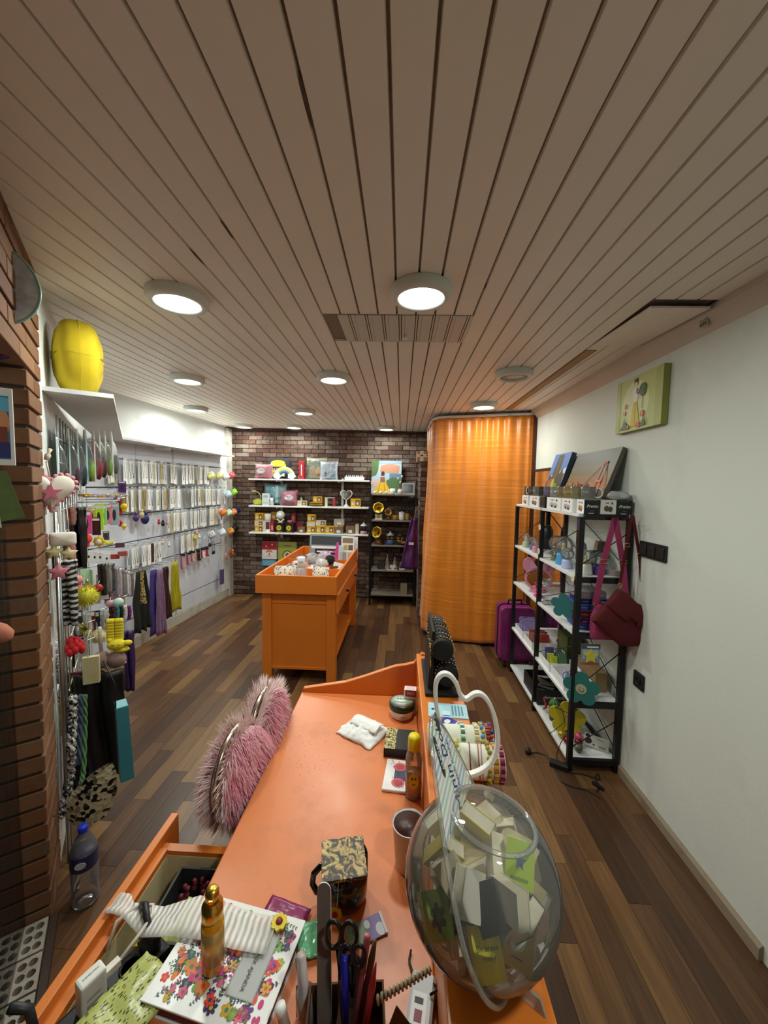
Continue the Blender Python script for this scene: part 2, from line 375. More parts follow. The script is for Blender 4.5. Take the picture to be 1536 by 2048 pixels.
# slanted wall behind the hanging goods
q0, q1 = CC+ND*0, DEND; sdir = (q1-q0).normalized(); SANG = math.atan2(sdir.y, sdir.x); SLEN = (q1-q0).length
struct(MB().box(0, SLEN+.05, .0, .12, -.02, 2.5).build('wall_slanted', LW, loc=CC+DD*.004, rz=SANG))
def SW(s, n, z): return CC+DD*s+ND*n+V((0, 0, z))   # along, out from the slanted wall, up

# the brick pier, window wall and window
random.seed(3)
PB = [(0, '#5f3b24'), (.35, '#7d5230'), (.6, '#6e472a'), (.85, '#8a5f3a'), (1, '#533421')]
PM = brick_mat(PB, '#84705a', .3)
AN = math.atan2(-DD.y, -DD.x)
wa = empty('wall_window'); wa.location = CC; wa.rotation_euler = (0, 0, AN); struct(wa)   # local x: towards the camera, local y>0: outwards? 
TJ = .245; OUT = -1   # local -y is outwards
MB().box(.004, TJ-.004, -.16, -.006, 0, 2.5).box(TJ-.004, 1.75, -.16, -.006, 2.045, 2.5).box(1.75, 3.1, -.16, 0, 0, 2.5).build('mortar', mat('#3f362c', .95, 0, .4, 25), wa)
PH = .0645
pbase = {}
def pbrick(ln, dep=.075):
    k = (round(ln, 3), dep)
    if k not in pbase: pbase[k] = MB().box(0, ln, -dep, .004, -.0268, .0268).build('brick', PM, wa, bevel=.002, seg=1); pbase[k]['n'] = 0; return pbase[k]
    o = pbase[k].copy(); COL.objects.link(o); return o
for r in range(38):
    z = .033+r*PH
    jog = random.uniform(-.002, .003)
    if z < 2.02:
        for a, c in ([(0, TJ)] if r % 2 else [(0, .118), (.126, TJ)]):
            o = pbrick(c-a); o.location = (a, jog, z); o.rotation_euler = (random.uniform(-.01, .01), 0, 0)
        for a, c in (((.078, .158),) if r % 2 else ((.08, .16),)):   # jamb bricks
            o = MB().box(0, .004+.0, 0, 0, 0, 0) if False else None
            o = pbrick(.1, .076); o.location = (TJ-.1, -a, z)
    else:
        x = 0
        first = True
        while x < 1.7:
            ln = .118 if (first and r % 2) else .245
            first = False
            o = pbrick(ln-.008); o.location = (x, jog, z); x += ln
for o in pbase.values():
    if 'n' in o: del o['n']
# sill of perforated bricks
SILLM = brick_mat([(0, '#7b7469'), (.5, '#8a8175'), (1, '#6f6a61')], '#b5ad9f', .6)
def perforated(w_, d_):
    bm = bmesh.new()
    def loop(pts):
        vv = [bm.verts.new((x, y, 0)) for x, y in pts]
        return [bm.edges.new((vv[i], vv[(i+1) % len(vv)])) for i in range(len(vv))]
    ed = loop([(0, 0), (w_, 0), (w_, -d_), (0, -d_)])
    for i in range(3):
        for j in range(2): ed += loop(circ(w_*(.2+.3*i), -d_*(.3+.4*j), .0125, 10))
    bmesh.ops.triangle_fill(bm, edges=ed, use_beauty=True)
    r_ = bmesh.ops.extrude_face_region(bm, geom=bm.faces[:])
    for v in [g for g in r_['geom'] if isinstance(g, bmesh.types.BMVert)]: v.co.z -= .05
    bmesh.ops.recalc_face_normals(bm, faces=bm.faces[:])
    me = bpy.data.meshes.new('sill_brick'); bm.to_mesh(me); bm.free(); me.materials.append(SILLM); return me
sm_ = perforated(.118, .068)
for i in range(8):
    for j in range(2):
        o = bpy.data.objects.new('sill_brick', sm_); COL.objects.link(o); o.parent = wa; o.location = (TJ+.01+i*.126, -.004-.076*j, .035)
MB().box(TJ, 1.75, -.155, 0, -.02, .0).build('sill_bed', mat('#3a332c', .9), wa)
MB().box(TJ, 1.75, .0, .022, -.0, .03).build('sill_board', mat('#3a2a20', .6, 0, .3, 12), wa)
win = struct(MB().box(TJ-.002, 1.75, -.074, -.068, .03, 2.05).build('window_1', None or glass('#aab4ae', .0, .02, 'win'), loc=CC, rz=AN))
# night street seen through it
struct(MB().box(TJ, 1.75, -.9, -.88, -.02, 2.4).build('wall_outside', mat('#1c1b1a', .9), loc=CC, rz=AN))

# ------------------------------------------------------------------ ceiling lamps
DIFF = mat('#f4fff6', .4, 0, 0, 9, 6.0); RIM = mat('#d9dcd6', .4, 0, .03)
def lamp(x, y, label, lit=True, w_=None):
    t = thing('ceiling_lamp', label, 'lamp', (x, y, CEIL(x)), 0, 'round ceiling lamps')
    MB().lathe([(.118, 0), (.12, -.004), (.12, -.03), (.112, -.04), (.093, -.042), (.088, -.036), (.086, -.0)], 40).build('rim', RIM, t)
    MB().lathe([(.086, -.03), (0, -.031)], 32).build('diffuser', DIFF if lit else mat('#cfd2cc', .4, 0, .03), t)
    if lit:
        l = bpy.data.lights.new('lamp_light', 'AREA'); l.shape = 'DISK'; l.size = .16; l.energy = w_ or LAMP_W; l.color = (.95, 1, .93)
        lo = bpy.data.objects.new('lamp_light', l); COL.objects.link(lo); lo.parent = t; lo.location = (0, 0, -.045)
for x, y, lb in [(-.95, 1.62, 'lit round white ceiling lamp nearest the brick pier'), (.06, 1.56, 'lit round white ceiling lamp right in front of the middle hatch'),
    (-1.62, 2.87, 'lit round ceiling lamp above the near end of the slat wall'), (-.5, 2.77, 'lit round ceiling lamp above the near end of the orange display table'),
    (-2.2, 4.05, 'lit round ceiling lamp above the middle of the slat wall'), (-1.05, 4.08, 'lit round ceiling lamp above the far end of the orange display table'),
    (-2.16, 5.2, 'lit round ceiling lamp in the back left corner by the slat wall'), (-1.46, 5.15, 'lit round ceiling lamp over the shelf of cushions'),
    (-.22, 5.12, 'lit round ceiling lamp over the black bookcase at the back'), (.73, 3.6, 'lit round ceiling lamp in front of the orange curtain'),
    (.62, .12, 'lit round ceiling lamp above the near end of the desk'), (-.1, -.45, 'lit round ceiling lamp nearest the rear wall')]:
    lamp(x, y, lb)
lamp(.72, 2.62, 'unlit round ceiling lamp beside the sagging ceiling boards', False)
# ------------------------------------------------------------------ orange furniture
def lacquer(c='#d67624', grime=.35, name='orange_lacquer'):
    m, N, L, b = nt(name); g = N.new('ShaderNodeNewGeometry')
    n = N.new('ShaderNodeTexNoise'); n.inputs['Scale'].default_value = 5; n.inputs['Detail'].default_value = 8; n.inputs['Roughness'].default_value = .68; L.new(g.outputs['Position'], n.inputs['Vector'])
    r = N.new('ShaderNodeMapRange'); r.inputs['From Min'].default_value = .5; r.inputs['From Max'].default_value = .82; r.inputs['To Max'].default_value = grime; L.new(n.outputs['Fac'], r.inputs['Value'])
    x = N.new('ShaderNodeMix'); x.data_type = 'RGBA'; L.new(r.outputs['Result'], x.inputs[0]); x.inputs[6].default_value = (*lin(c), 1); x.inputs[7].default_value = (*lin('#7d4520'), 1); L.new(x.outputs[2], b.inputs['Base Color'])
    rr = N.new('ShaderNodeMapRange'); rr.inputs['To Min'].default_value = .22; rr.inputs['To Max'].default_value = .5; L.new(n.outputs['Fac'], rr.inputs['Value']); L.new(rr.outputs['Result'], b.inputs['Roughness'])
    return m
ORANGE = lacquer(grime=.15); DESKTOP = lacquer('#d97c42', .6, 'worn_orange_top')
desk = thing('reception_desk', 'orange lacquered desk with worn top, scalloped back board and raised counter', 'desk', (0, 0, 0))
MB().box(-.402, .075, .25, 1.54, .735, .76).build('desk_top', DESKTOP, desk, bevel=.004)
pr = [(612, 1376), (640, 1372), (690, 1365), (730, 1353), (760, 1343), (790, 1333), (812, 1330), (828, 1326), (837, 1315), (844, 1307)]
pp = [(ony(*p, 1.54).x, ony(*p, 1.54).z) for p in pr]
pp = [(-.4, .70), (-.4, .762), (-.396, .776)]+pp+[(.11, .938), (.11, .70)]
MB().prism(pp, 1.54, 1.562).build('back_board', ORANGE, desk, bevel=.003)
MB().box(.075, .093, .25, 1.54, .76, .91).build('divider', ORANGE, desk, bevel=.002)
MB().box(.073, .216, .25, 1.562, .91, .935).build('counter', ORANGE, desk, bevel=.004)
MB().box(.19, .208, .25, 1.55, 0, .91).build('outer_panel', ORANGE, desk)
MB().box(-.39, .19, 1.53, 1.55, .05, .735).build('end_panel', ORANGE, desk)
MB().box(-.39, -.372, .28, .42, 0, .735).build('side_panel', ORANGE, desk); MB().box(-.39, -.372, 1.02, 1.53, .0, .735).build('side_panel', ORANGE, desk)
dr = MB(); RAWPLY = mat('#d9c79a', .6, 0, .15, 6)
dr.box(-.612, -.592, .3, .968, .52, .725).build('drawer_front', ORANGE, desk, bevel=.002)
d = MB(); d.box(-.592, -.41, .885, .905, .55, .70, 0).box(-.592, -.41, .36, .38, .55, .70, 0).box(-.592, -.572, .38, .885, .55, .705, 0).box(-.572, -.41, .38, .885, .55, .56, 1)
d.box(-.5915, -.41, .8835, .8855, .56, .688, 1).box(-.573, -.5705, .38, .885, .56, .69, 1).build('drawer_box', [ORANGE, RAWPLY], desk)

# display table in the middle
tb = thing('display_table', 'orange lacquered display table with sunken compartment tray and drawer', 'table', (0, 0, 0))
x0, x1, y0, y1 = -1.157, -.502, 2.98, 4.474; tk = .02
MB().box(x0, x1, y0, y0+tk, .753, .90).build('tray_front', ORANGE, tb, bevel=.002)
MB().box(x0, x1, y1-tk, y1, .753, .90).build('tray_back', ORANGE, tb, bevel=.002)
MB().box(x0, x0+tk, y0+tk, y1-tk, .753, .90).build('tray_side', ORANGE, tb, bevel=.002)
MB().box(x1-tk, x1, y0+tk, y1-tk, .753, .90).build('tray_side', ORANGE, tb, bevel=.002)
MB().box(x0+tk, x1-tk, y0+tk, y1-tk, .775, .79).build('tray_bottom', ORANGE, tb)
for yy in (3.36, 3.78): MB().box(x0+tk, x1-tk, yy, yy+.012, .79, .878).build('divider', ORANGE, tb)
for a, c, xx in ((3.372, 3.78, -.87), (3.372, 3.78, -.70), (3.792, 4.45, -.83)): MB().box(xx, xx+.012, a, c, .79, .878).build('divider', ORANGE, tb)
lx = (-1.12, -.59); ly = (3.03, 4.36)
for a in lx:
    for c in ly: MB().box(a, a+.075, c, c+.075, 0, .753).build('leg', ORANGE, tb, bevel=.002)
MB().box(-1.045, -.59, 3.045, 3.063, .655, .753).build('apron', ORANGE, tb)
MB().box(-1.045, -.59, 3.05, 3.068, .12, .65).build('end_panel', ORANGE, tb)
MB().box(-1.045, -.59, 3.042, 3.068, .105, .125).build('bottom_rail', ORANGE, tb)
MB().box(-1.115, -1.10, 3.1, 4.36, .12, .753).build('side_panel', ORANGE, tb)
MB().box(-1.045, -.59, 4.4, 4.415, .12, .753).build('far_panel', ORANGE, tb)
MB().box(-1.1, -.55, 3.1, 4.36, .10, .12).build('lower_shelf', ORANGE, tb)
dw = MB().box(-.512, -.492, 3.02, 4.35, .59, .745).build('drawer', ORANGE, tb, bevel=.002)
for yy in (3.45, 4.05): MB().at((-.492, yy, .665), ry=math.pi/2).lathe([(.008, 0), (.008, .012), (.014, .018), (.012, .026), (0, .028)], 12).build('knob', DARKMETAL, dw)

# heart-backed fluffy chair
PINK = mat('#eaa2b4', .9, 0, .15, 20, sheen=.2); PINKD = mat('#f2dcd8', .9, 0, .15, 25)
ch = thing('chair', 'fluffy pink chair with a heart-shaped back and gold piping tucked under the desk', 'chair', (-.474, 1.175, 0), -.05)
HS = .235
def heart_r(t): return (16*math.sin(t)**3/17, (13*math.cos(t)-5*math.cos(2*t)-2*math.cos(3*t)-math.cos(4*t)+2.5)/17)
def heart_body(th, side):
    n, k = 56, 9
    def fn(u, v):
        t = 2*math.pi*u; a = v*math.pi/2; hx, hz = heart_r(t); s = math.sin(a)**.8
        return (side*(.012+th*math.cos(a)**.75), hx*HS*s, 0.70+hz*HS*s*1.0)
    return fn
fb = MB().grid(heart_body(.046, 1), 56, 9); fb.grid(heart_body(.03, -1), 56, 9).build('backrest', PINK, ch)
MB().tube([(0, heart_r(2*math.pi*i/60)[0]*HS*1.01, 0.70+heart_r(2*math.pi*i/60)[1]*HS*1.01) for i in range(60)], .008, 8, closed=True).build('piping', mat('#cfc6b0', .25, 1), ch)
random.seed(21)
f = MB()
for side, th in ((1, .046), (-1, .03)):
    fn = heart_body(th, side)
    for i in range(9000):
        u, v = random.random(), math.sqrt(random.random()); p = V(fn(u, v)); c0 = V((0, 0, 0.70))
        nr = V((side*(1.15-v), (p.y)*2.2*v, (p.z-0.70)*2.2*v)).normalized()
        if v > .93: nr = (nr+V((0, p.y, p.z-0.70)).normalized()*.8).normalized()
        dn = (nr*.55+V((0, random.uniform(-.35, .35), -.85 if v < .9 else -.1))).normalized()
        ln = random.uniform(.026, .056); sd = dn.cross(nr).normalized()*.0014
        m1 = p+(nr*.5+dn*.5)*ln*.55
        f.add([p-sd, p+sd, m1+sd*.7, p+nr*ln*.25+dn*ln*.8, m1-sd*.7], [(0, 1, 2, 4), (4, 2, 3)], 1 if v > .88 or random.random() < .12 else 0)
fu = f.build('fur', [PINK, PINKD], ch); fu['kind'] = 'stuff'
MB().lathe([(0, .40), (.2, .40), (.215, .43), (.21, .465), (.15, .485), (0, .49)], 28, c=(.24, 0, 0)).build('seat', PINK, ch)
MB().lathe([(.025, .06), (.025, .4)], 12, c=(.24, 0, 0)).build('column', GOLD, ch)
for i in range(5):
    a = 2*math.pi*i/5
    MB().tube([(.24, 0, .08), (.24+.2*math.cos(a), .2*math.sin(a), .05)], .012, 8).sph((.24+.2*math.cos(a), .2*math.sin(a), .025), .025, 10).build('leg', GOLD, ch)
MB().box(-.02, .1, -.05, .05, .385, .40).tube([(0, 0, .4), (-.01, 0, .5)], .015, 8).build('bracket', GOLD, ch)

# ------------------------------------------------------------------ orange curtain
def cur_mat():
    m, N, L, b = nt('orange_satin'); tc = N.new('ShaderNodeTexCoord'); mp = N.new('ShaderNodeMapping'); mp.inputs['Scale'].default_value = (1.5, 1.5, 55); L.new(tc.outputs['Object'], mp.inputs['Vector'])
    n = N.new('ShaderNodeTexNoise'); n.inputs['Scale'].default_value = 1; n.inputs['Detail'].default_value = 5; L.new(mp.outputs[0], n.inputs['Vector'])
    r = ramp(N, [(.3, '#c46c12'), (.55, '#d27a18'), (.8, '#e39228')]); L.new(n.outputs['Fac'], r.inputs[0]); L.new(r.outputs[0], b.inputs['Base Color'])
    b.inputs['Roughness'].default_value = .38; b.inputs['Sheen Weight'].default_value = .3; b.inputs['Specular IOR Level'].default_value = .5
    bp = N.new('ShaderNodeBump'); bp.inputs['Strength'].default_value = .35; bp.inputs['Distance'].default_value = .004; L.new(n.outputs['Fac'], bp.inputs['Height']); L.new(bp.outputs[0], b.inputs['Normal'])
    return m
plan = [V((1.264, 3.84, 0)), V((1.0, 3.9, 0)), V((.7, 4.0, 0)), V((.45, 4.06, 0)), V((.355, 4.11, 0)), V((.325, 4.22, 0)), V((.315, 4.5, 0)), V((.315, 4.8, 0))]
cum = [0]
for a, c in zip(plan, plan[1:]): cum.append(cum[-1]+(c-a).length)
def pl_at(s):
    s *= cum[-1]
    for i in range(len(plan)-1):
        if s <= cum[i+1]+1e-6:
            t = (s-cum[i])/(cum[i+1]-cum[i]); d_ = (plan[i+1]-plan[i]).normalized(); return plan[i].lerp(plan[i+1], t), V((d_.y, -d_.x, 0))*-1
def cur(u, v):
    p, nn = pl_at(u); s = u*cum[-1]; top = v**3
    if u < .02: nn = nn*0
    wv = .5*math.sin(s*62+.7*math.sin(s*9))*(.018*top+.004)+(noise.noise(V((s*5.2, v*1.3, 3)))*.055*(1-.75*v)+noise.noise(V((s*13, v*2.2, 9)))*.02)
    wv += .06*(1-v)**1.5*min(1, s*3)
    z = .055+v*2.275+(.03*noise.noise(V((s*2, 5, 0)))*(1-v))-.03*(1-v)*math.sin(min(1, s/1.0)*3.14)
    q = p+nn*wv; q.z = z; return q
b = MB().grid(cur, 200, 60)
cu = b.build('curtain', cur_mat(), None, solid=.003); tag(cu, 'long orange satin curtain closing off the corner of the room', 'curtain')
rl = [pl_at(i/30)[0]+V((0, 0, 2.345)) for i in range(31)]
b = MB().tube(rl, .014, 8); tag(b.build('curtain_rail', WHITE), 'white curtain rail fixed under the ceiling above the orange curtain', 'rail')

# dark door post beside the curtain, mirror on the right wall
struct(MB().box(1.255, RWX, 3.8, 3.83, 0, 2.33).build('trim_5', mat('#4a1d14', .5)))
mr = thing('wall_mirror', 'tall dark-framed mirror on the right wall reflecting the orange curtain', 'mirror', (1.272, 3.4, 1.02))
MB().box(-.008, .006, -.36, .36, -.76, .76).build('glass', mat('#e8eaea', .02, 1, 0), mr)
f = MB()
for a in ((-.385, -.36, -.785, .785), (.36, .385, -.785, .785)): f.box(-.014, .01, a[0], a[1], a[2], a[3])
f.box(-.014, .01, -.36, .36, -.785, -.76).box(-.014, .01, -.36, .36, .76, .785).build('frame', mat('#2a1c18', .5), mr)

# ------------------------------------------------------------------ shelving units
SHW = plaster_mat('#dfe3e2', '#b3b9b8', 5, .5, .4); SHG = mat('#8d8678', .55, 0, .25, 10)
def rack(name, label, legs_x, legs_y, levels, board_m, loc, rz, ht, diag=True, over=.012):
    t = thing(name, label, 'shelf unit', loc, rz, 'black metal shelf units'); xa, xb = legs_x
    for y in legs_y:
        for x in (xa, xb): MB().box(x-.014, x+.014, y-.014, y+.014, 0, ht).build('leg', DARKMETAL, t, bevel=.001)
        for z in levels: MB().box(xa+.014, xb-.014, y-.012, y+.010, z-.032, z-.001).build('crossbar', DARKMETAL, t)
    for y0_, y1_ in zip(legs_y, legs_y[1:]):
        for z in levels: MB().box(xa-over, xb+over*.5, y0_+.0105, y1_-.0125, z-.018, z).build('shelf_board', board_m, t, bevel=.001)
    if diag:
        for y in (legs_y[0],):
            for z0_, z1_ in zip(levels[::-1], levels[::-1][1:]):
                MB().tube([(xa, y, z0_+.06), (xb, y, z1_-.10)], .0028, 6).build('brace', DARKMETAL, t)
        for y0_, y1_ in zip(legs_y, legs_y[1:]):
            for z0_, z1_ in zip(levels[::-1], levels[::-1][1:]):
                MB().tube([(xb, y0_, z0_+.05), (xb, y1_, z1_-.06)], .0028, 6).build('brace', DARKMETAL, t); MB().tube([(xa, y1_, z0_+.03), (xa, y0_, z1_-.08)], .0026, 6).build('brace', DARKMETAL, t)
    return t
LV = (1.49, 1.135, .815, .41, .07)
rk = rack('shelf_rack', 'long black metal rack with white shelves along the right wall', (1.0, 1.262), (2.18, 2.775, 3.37), LV, SHW, (0, 0, 0), 0, 1.47)
LB = (1.515, 1.165, .825, .485, .15)
BRK = (-.41, .185)
rb = rack('shelf_rack', 'narrow black metal rack with grey shelves against the brick wall', (-.14, .14), (-.3, .3), LB, SHG, (-.112, 5.3, 0), math.pi/2, 1.50, True)
# white wall shelves at the back
for z, lb in ((1.697, 'highest white wall shelf on the brick wall, with cushions on it'), (1.327, 'middle white wall shelf on the brick wall, with the pink cushion'), (.952, 'lowest white wall shelf on the brick wall, full of yellow boxes')):
    t = thing('wall_shelf', lb, 'shelf', (-1.285, BWY-.012, z), 0, 'white wall shelves')
    MB().box(-.835, .835, -.23, 0, -.022, 0).build('board', mat('#f0f2f0', .35), t, bevel=.002)
    for xx in (-.45, .41): MB().prism([(0, -.022), (0, -.06), (.002, -.1), (-.2, -.03), (-.2, -.022)], -.006, .006).build('bracket', WHITE, t, rz=0) if False else MB().box(xx-.006, xx+.006, -.2, -.005, -.04, -.022).build('bracket', WHITE, t)
for xx in (-.86,):
    tag(MB().box(xx, xx+.03, BWY-.02, BWY-.011, .9, 1.72).build('shelf_rail', mat('#c9cccb', .4)), 'right-hand white slotted rail behind the wall shelves on the bricks', 'rail', 'slotted rails')
tag(MB().box(-1.74, -1.71, BWY-.02, BWY-.011, .85, 1.72).build('shelf_rail', mat('#c9cccb', .4)), 'left-hand white slotted rail behind the wall shelves on the bricks', 'rail', 'slotted rails')
# ledge above the slat wall, running on along the slanted wall
lg = thing('wall_ledge', 'white ledge running above the slat wall and the hanging goods', 'shelf', (0, 0, 1.985))
fa = SW(.06, .0, 0); fb_ = SW(.06, .235, 0); e0 = V((-2.38, 3.2, 0)); pA = V((-2.6, 3.05, 0))
lf = V((wl_x(5.2)+.2, 5.2, 0)); lfb = V((wl_x(5.2), 5.2, 0))
def slab(pts, z0, z1):
    b = MB(); n = len(pts); b.add([(p.x, p.y, z0) for p in pts]+[(p.x, p.y, z1) for p in pts], [list(range(n))[::-1], [i+n for i in range(n)]]+[(i, (i+1) % n, (i+1) % n+n, i+n) for i in range(n)]); return b
slab([fa, fb_, e0, V((-2.61, 3.2, 0))], 0, .018).build('board', plaster_mat('#d5d7d6', '#8f8f8c', 3, .5), lg)
slab([V((wl_x(3.2), 3.2, 0)), e0, lf, lfb], 0, .018).build('board', mat('#e6eae8', .45), lg)
for yy in (3.9, 4.9): MB().box(wl_x(yy), wl_x(yy)+.17, yy-.006, yy+.006, -.03, 0).build('bracket', WHITE, lg)

# brick pier at the back right with a taped carton on it
pc = struct(MB().box(.228, .32, 4.72, BWY, 0, 1.93).build('wall_pier', MORTAR))
random.seed(9)
pbk = None
for r in range(32):
    for i in range(4):
        yy = 4.72+.19*i-(.095 if r % 2 else 0); 
        if yy < 4.71: yy = 4.72; ln = .09
        else: ln = min(.185, BWY-.005-yy)
        if ln < .04: continue
        MB().box(.222, .24, yy, yy+ln, .008+r*.06, .06+r*.06).build('brick', BM, pc)
    MB().box(.226, .318, 4.712, 4.73, .008+r*.06, .06+r*.06).build('brick', BM, pc)
# ------------------------------------------------------------------ small helpers for goods
def prints(parent, W, H, y, items, name='print', M=None, gap=.0003):
    """flat print: coloured polygons (0..1 coordinates) on a face that looks along local -y"""
    b = MB(); ms = []; ks = {}
    if M is not None: b.M = M
    for i, (c, poly) in enumerate(items):
        if c not in ks: ks[c] = len(ms); ms.append(mat(c, .5, 0, .06))
        b.flat([((u-.5)*W, v*H) for u, v in poly], y-gap*(i+1), ks[c])
    for f in b.f:   # face the viewer
        p = [b.v[i] for i in f]; nr = (p[1]-p[0]).cross(p[2]-p[1])
    return b.build(name, ms, parent)
R4 = lambda x0, z0, x1, z1: [(x0, z0), (x1, z0), (x1, z1), (x0, z1)]
def EL(cx, cz, rx, rz, n=14): return [(cx+rx*math.cos(2*math.pi*i/n), cz+rz*math.sin(2*math.pi*i/n)) for i in range(n)]
def carton(name, label, cat, loc, dim, c, f=None, l=None, t=None, rz=0, group=None, rough=.45, bev=.0015, rot=None):
    w_, d_, h_ = dim
    e = thing(name, label, cat, loc, rz, group, rot)
    MB().box(-w_/2, w_/2, -d_/2, d_/2, 0, h_).build('body', mat(c, rough, 0, .06), e, bevel=bev, seg=1)
    if f: prints(e, w_, h_, -d_/2, f)
    if l: prints(e, d_, h_, -w_/2, l, M=MX.Rotation(-math.pi/2, 4, 'Z'))
    if t: prints(e, w_, d_, 0, t, 'top_print', M=MX.Translation((0, -d_/2, h_)) @ MX.Rotation(-math.pi/2, 4, 'X'))
    return e
def canvas(name, label, W, H, th, items, loc, rot, side='#8a8f90', cat='painting', group=None):
    e = thing(name, label, cat, loc, 0, group, rot)
    MB().box(-W/2, W/2, -th/2, th/2, 0, H).build('stretcher', mat(side, .7), e, bevel=.002)
    prints(e, W, H, -th/2, items, 'picture'); return e
PICMUG = lambda a, c='#c9a06a': [(a, R4(0, 0, 1, 1)), (c, EL(.38, .4, .16, .2)), (c, EL(.62, .36, .16, .2)), ('#5a4632', EL(.4, .28, .08, .1)), ('#5a4632', EL(.64, .24, .08, .1)), ('#1b1b1b', EL(.72, .78, .045, .09)), ('#555555', R4(.3, .76, .52, .82))]
BLK = [('#131415', R4(0, 0, 1, 1)), ('#6b6b6b', R4(.2, .93, .8, .95)), ('#6b6b6b', R4(.38, .2, .62, .23)), ('#e8e8e8', R4(.28, .02, .62, .06))]

# ------------------------------------------------------------------ right rack, top shelf
z = 1.4905
rows_ = [(3.15, .15, 'w', '#b3935a', 'white mug carton at the far end of the top shelf by the curtain'), (2.935, .2, 'w', '#8a7a6c', 'white mug carton between the far carton and the black carton'), (2.765, .1, 'k', '', 'small black mug carton between white cartons on the long side'),
         (2.565, .24, 'w', '#b9b9c0', 'white carton with clear mugs printed, right after the black one'), (2.36, .16, 'w', '#b0a9b6', 'white carton with clear mugs printed, second from the near corner')]
for y, wd_, k, c, lb in rows_:
    carton('mug_carton', lb, 'box', (1.035, y, z), (.086, wd_-.008, .078), '#f1f2f0' if k == 'w' else '#151517', l=PICMUG('#f1f2f0', c) if k == 'w' else BLK, f=None, group='mug cartons')
e = carton('mug_carton', 'black and white mug carton at the near corner with white script', 'box', (1.052, 2.222, z), (.086, .09, .078), '#f1f2f0', f=BLK, l=PICMUG('#f1f2f0', '#c48f4f'), group='mug cartons')
text('Pretto', .024, WHITE, e, (0, -.0465, .042), (math.pi/2, 0, 0), shear=.3)
carton('mug_carton', 'white carton with two smoky mugs printed, between two black cartons', 'box', (1.14, 2.222, z), (.084, .09, .078), '#c9c9c4', f=PICMUG('#d6d6d0', '#4f4b46'), group='mug cartons')
e = carton('mug_carton', 'black mug carton with white script next to the wall', 'box', (1.226, 2.222, z), (.084, .09, .078), '#141416', f=BLK, group='mug cartons')
text('Pretto', .024, WHITE, e, (0, -.0465, .042), (math.pi/2, 0, 0), shear=.3)
def glass_mug(loc, c, rz, label, bead='#e9e4d6'):
    t = thing('glass_mug', label, 'mug', loc, rz, 'glass mugs on the cartons')
    MB().lathe([(.0, .001), (.034, .001), (.037, .006), (.038, .07), (.0355, .07), (.0345, .008), (0, .006)], 20).build('cup', glass(c, .05, .38), t)
    b = MB()
    for i in range(11): a = -2.0+i*.4; b.sph((.038+.022+.022*math.cos(a) if False else .04+.024*math.cos(a)+.006, 0, .037+.026*math.sin(a)), .0048, 7, k=5)
    b.build('beaded_handle', mat(bead, .2, 0, .02), t)
mugs = [((1.035, 3.19), '#5d5148', -2.2, 'dark smoked glass mug at the far end of the mug row'), ((1.035, 3.09), '#6a5d52', -1.4, 'second dark smoked glass mug from the curtain end'), ((1.035, 2.98), '#8f938f', -1.3, 'grey glass mug with a beaded handle facing forward'),
        ((1.035, 2.87), '#3f3a38', -1.5, 'near-black glass mug with a ring of white beads'), ((1.035, 2.76), '#8d86a0', -1.2, 'pale lilac glass mug above the black carton'), ((1.035, 2.64), '#b9b9b0', -1.6, 'clear glass mug with open beaded handle, left of the amber ones'),
        ((1.035, 2.53), '#a89a6c', -1.6, 'amber glass mug, leftmost of the three amber ones'), ((1.035, 2.43), '#b8a468', -1.0, 'amber glass mug, middle of the three amber ones'), ((1.035, 2.33), '#a7a07a', -1.2, 'amber glass mug, rightmost of the three amber ones'), ((1.05, 2.225), '#8f918a', -.5, 'clear glass mug with white beads at the near corner')]
for (x, y), c, r, lb in mugs: glass_mug((x, y, 1.5695), c, r, lb)
b = MB()
def blob(u, v): a = 2*math.pi*u; r = .045*math.sin(math.pi*v)**.7; return (r*math.cos(a)*1.4*(1+.2*noise.noise(V((a, v*3, 0)))), r*math.sin(a), .045*(1-math.cos(math.pi*v))/2*(1+.3*noise.noise(V((a*.7, v*4, 2)))))
tag(b.grid(blob, 24, 12).build('bubble_wrap', glass('#e9efec', .15, .3), loc=(1.215, 2.222, 1.5695)), 'crumpled clear plastic wrap on the black carton by the wall', 'wrapping')
lean = lambda a: (-a, 0, -math.pi/2)
def tilt(a): return (MX.Rotation(-math.pi/2, 4, 'Z') @ MX.Rotation(-a, 4, 'X')).to_euler()
sky = [('#5b6355', R4(0, 0, 1, 1)), ('#6d6a4e', R4(0, .3, 1, .75)), ('#8a6c40', R4(0, .3, 1, .58)), ('#a8703a', R4(0, .3, 1, .46)), ('#1d2028', R4(0, 0, 1, .36))]
for i in range(14): u = .05+i*.042; sky.append(('#1d2028', R4(u, .34, u+.024, .38+.1*random.random())))
for u0, zb, zt, wd_ in ((.73, .12, .8, .12), (.3, .18, .45, .05)):
    sky += [('#c4643f', [(u0, zb), (u0+.02, zb), (u0+wd_*.35+.012, zt), (u0+wd_*.35-.006, zt)]), ('#c4643f', [(u0+wd_, zb), (u0+wd_+.02, zb), (u0+wd_*.85+.01, zt), (u0+wd_*.85-.008, zt)]), ('#d0703f', R4(u0+wd_*.1, zb+(zt-zb)*.5, u0+wd_*1.0, zb+(zt-zb)*.55)), ('#d0703f', R4(u0+wd_*.3, zt-.03, u0+wd_*.9, zt))]
arc = [(.12+.8*t, .17+.06*math.sin(math.pi*t*.8)-.1*t) for t in [i/12 for i in range(13)]]
sky.append(('#d98a4a', arc+[(u, v-.022) for u, v in arc[::-1]]))
cab = [(.8+.2*0+.0, .8), (.99, .3), (1.0, .32), (.81, .81)]; sky += [('#a65a3c', cab), ('#a65a3c', [(.78, .8), (.4, .32), (.39, .33), (.77, .81)])]
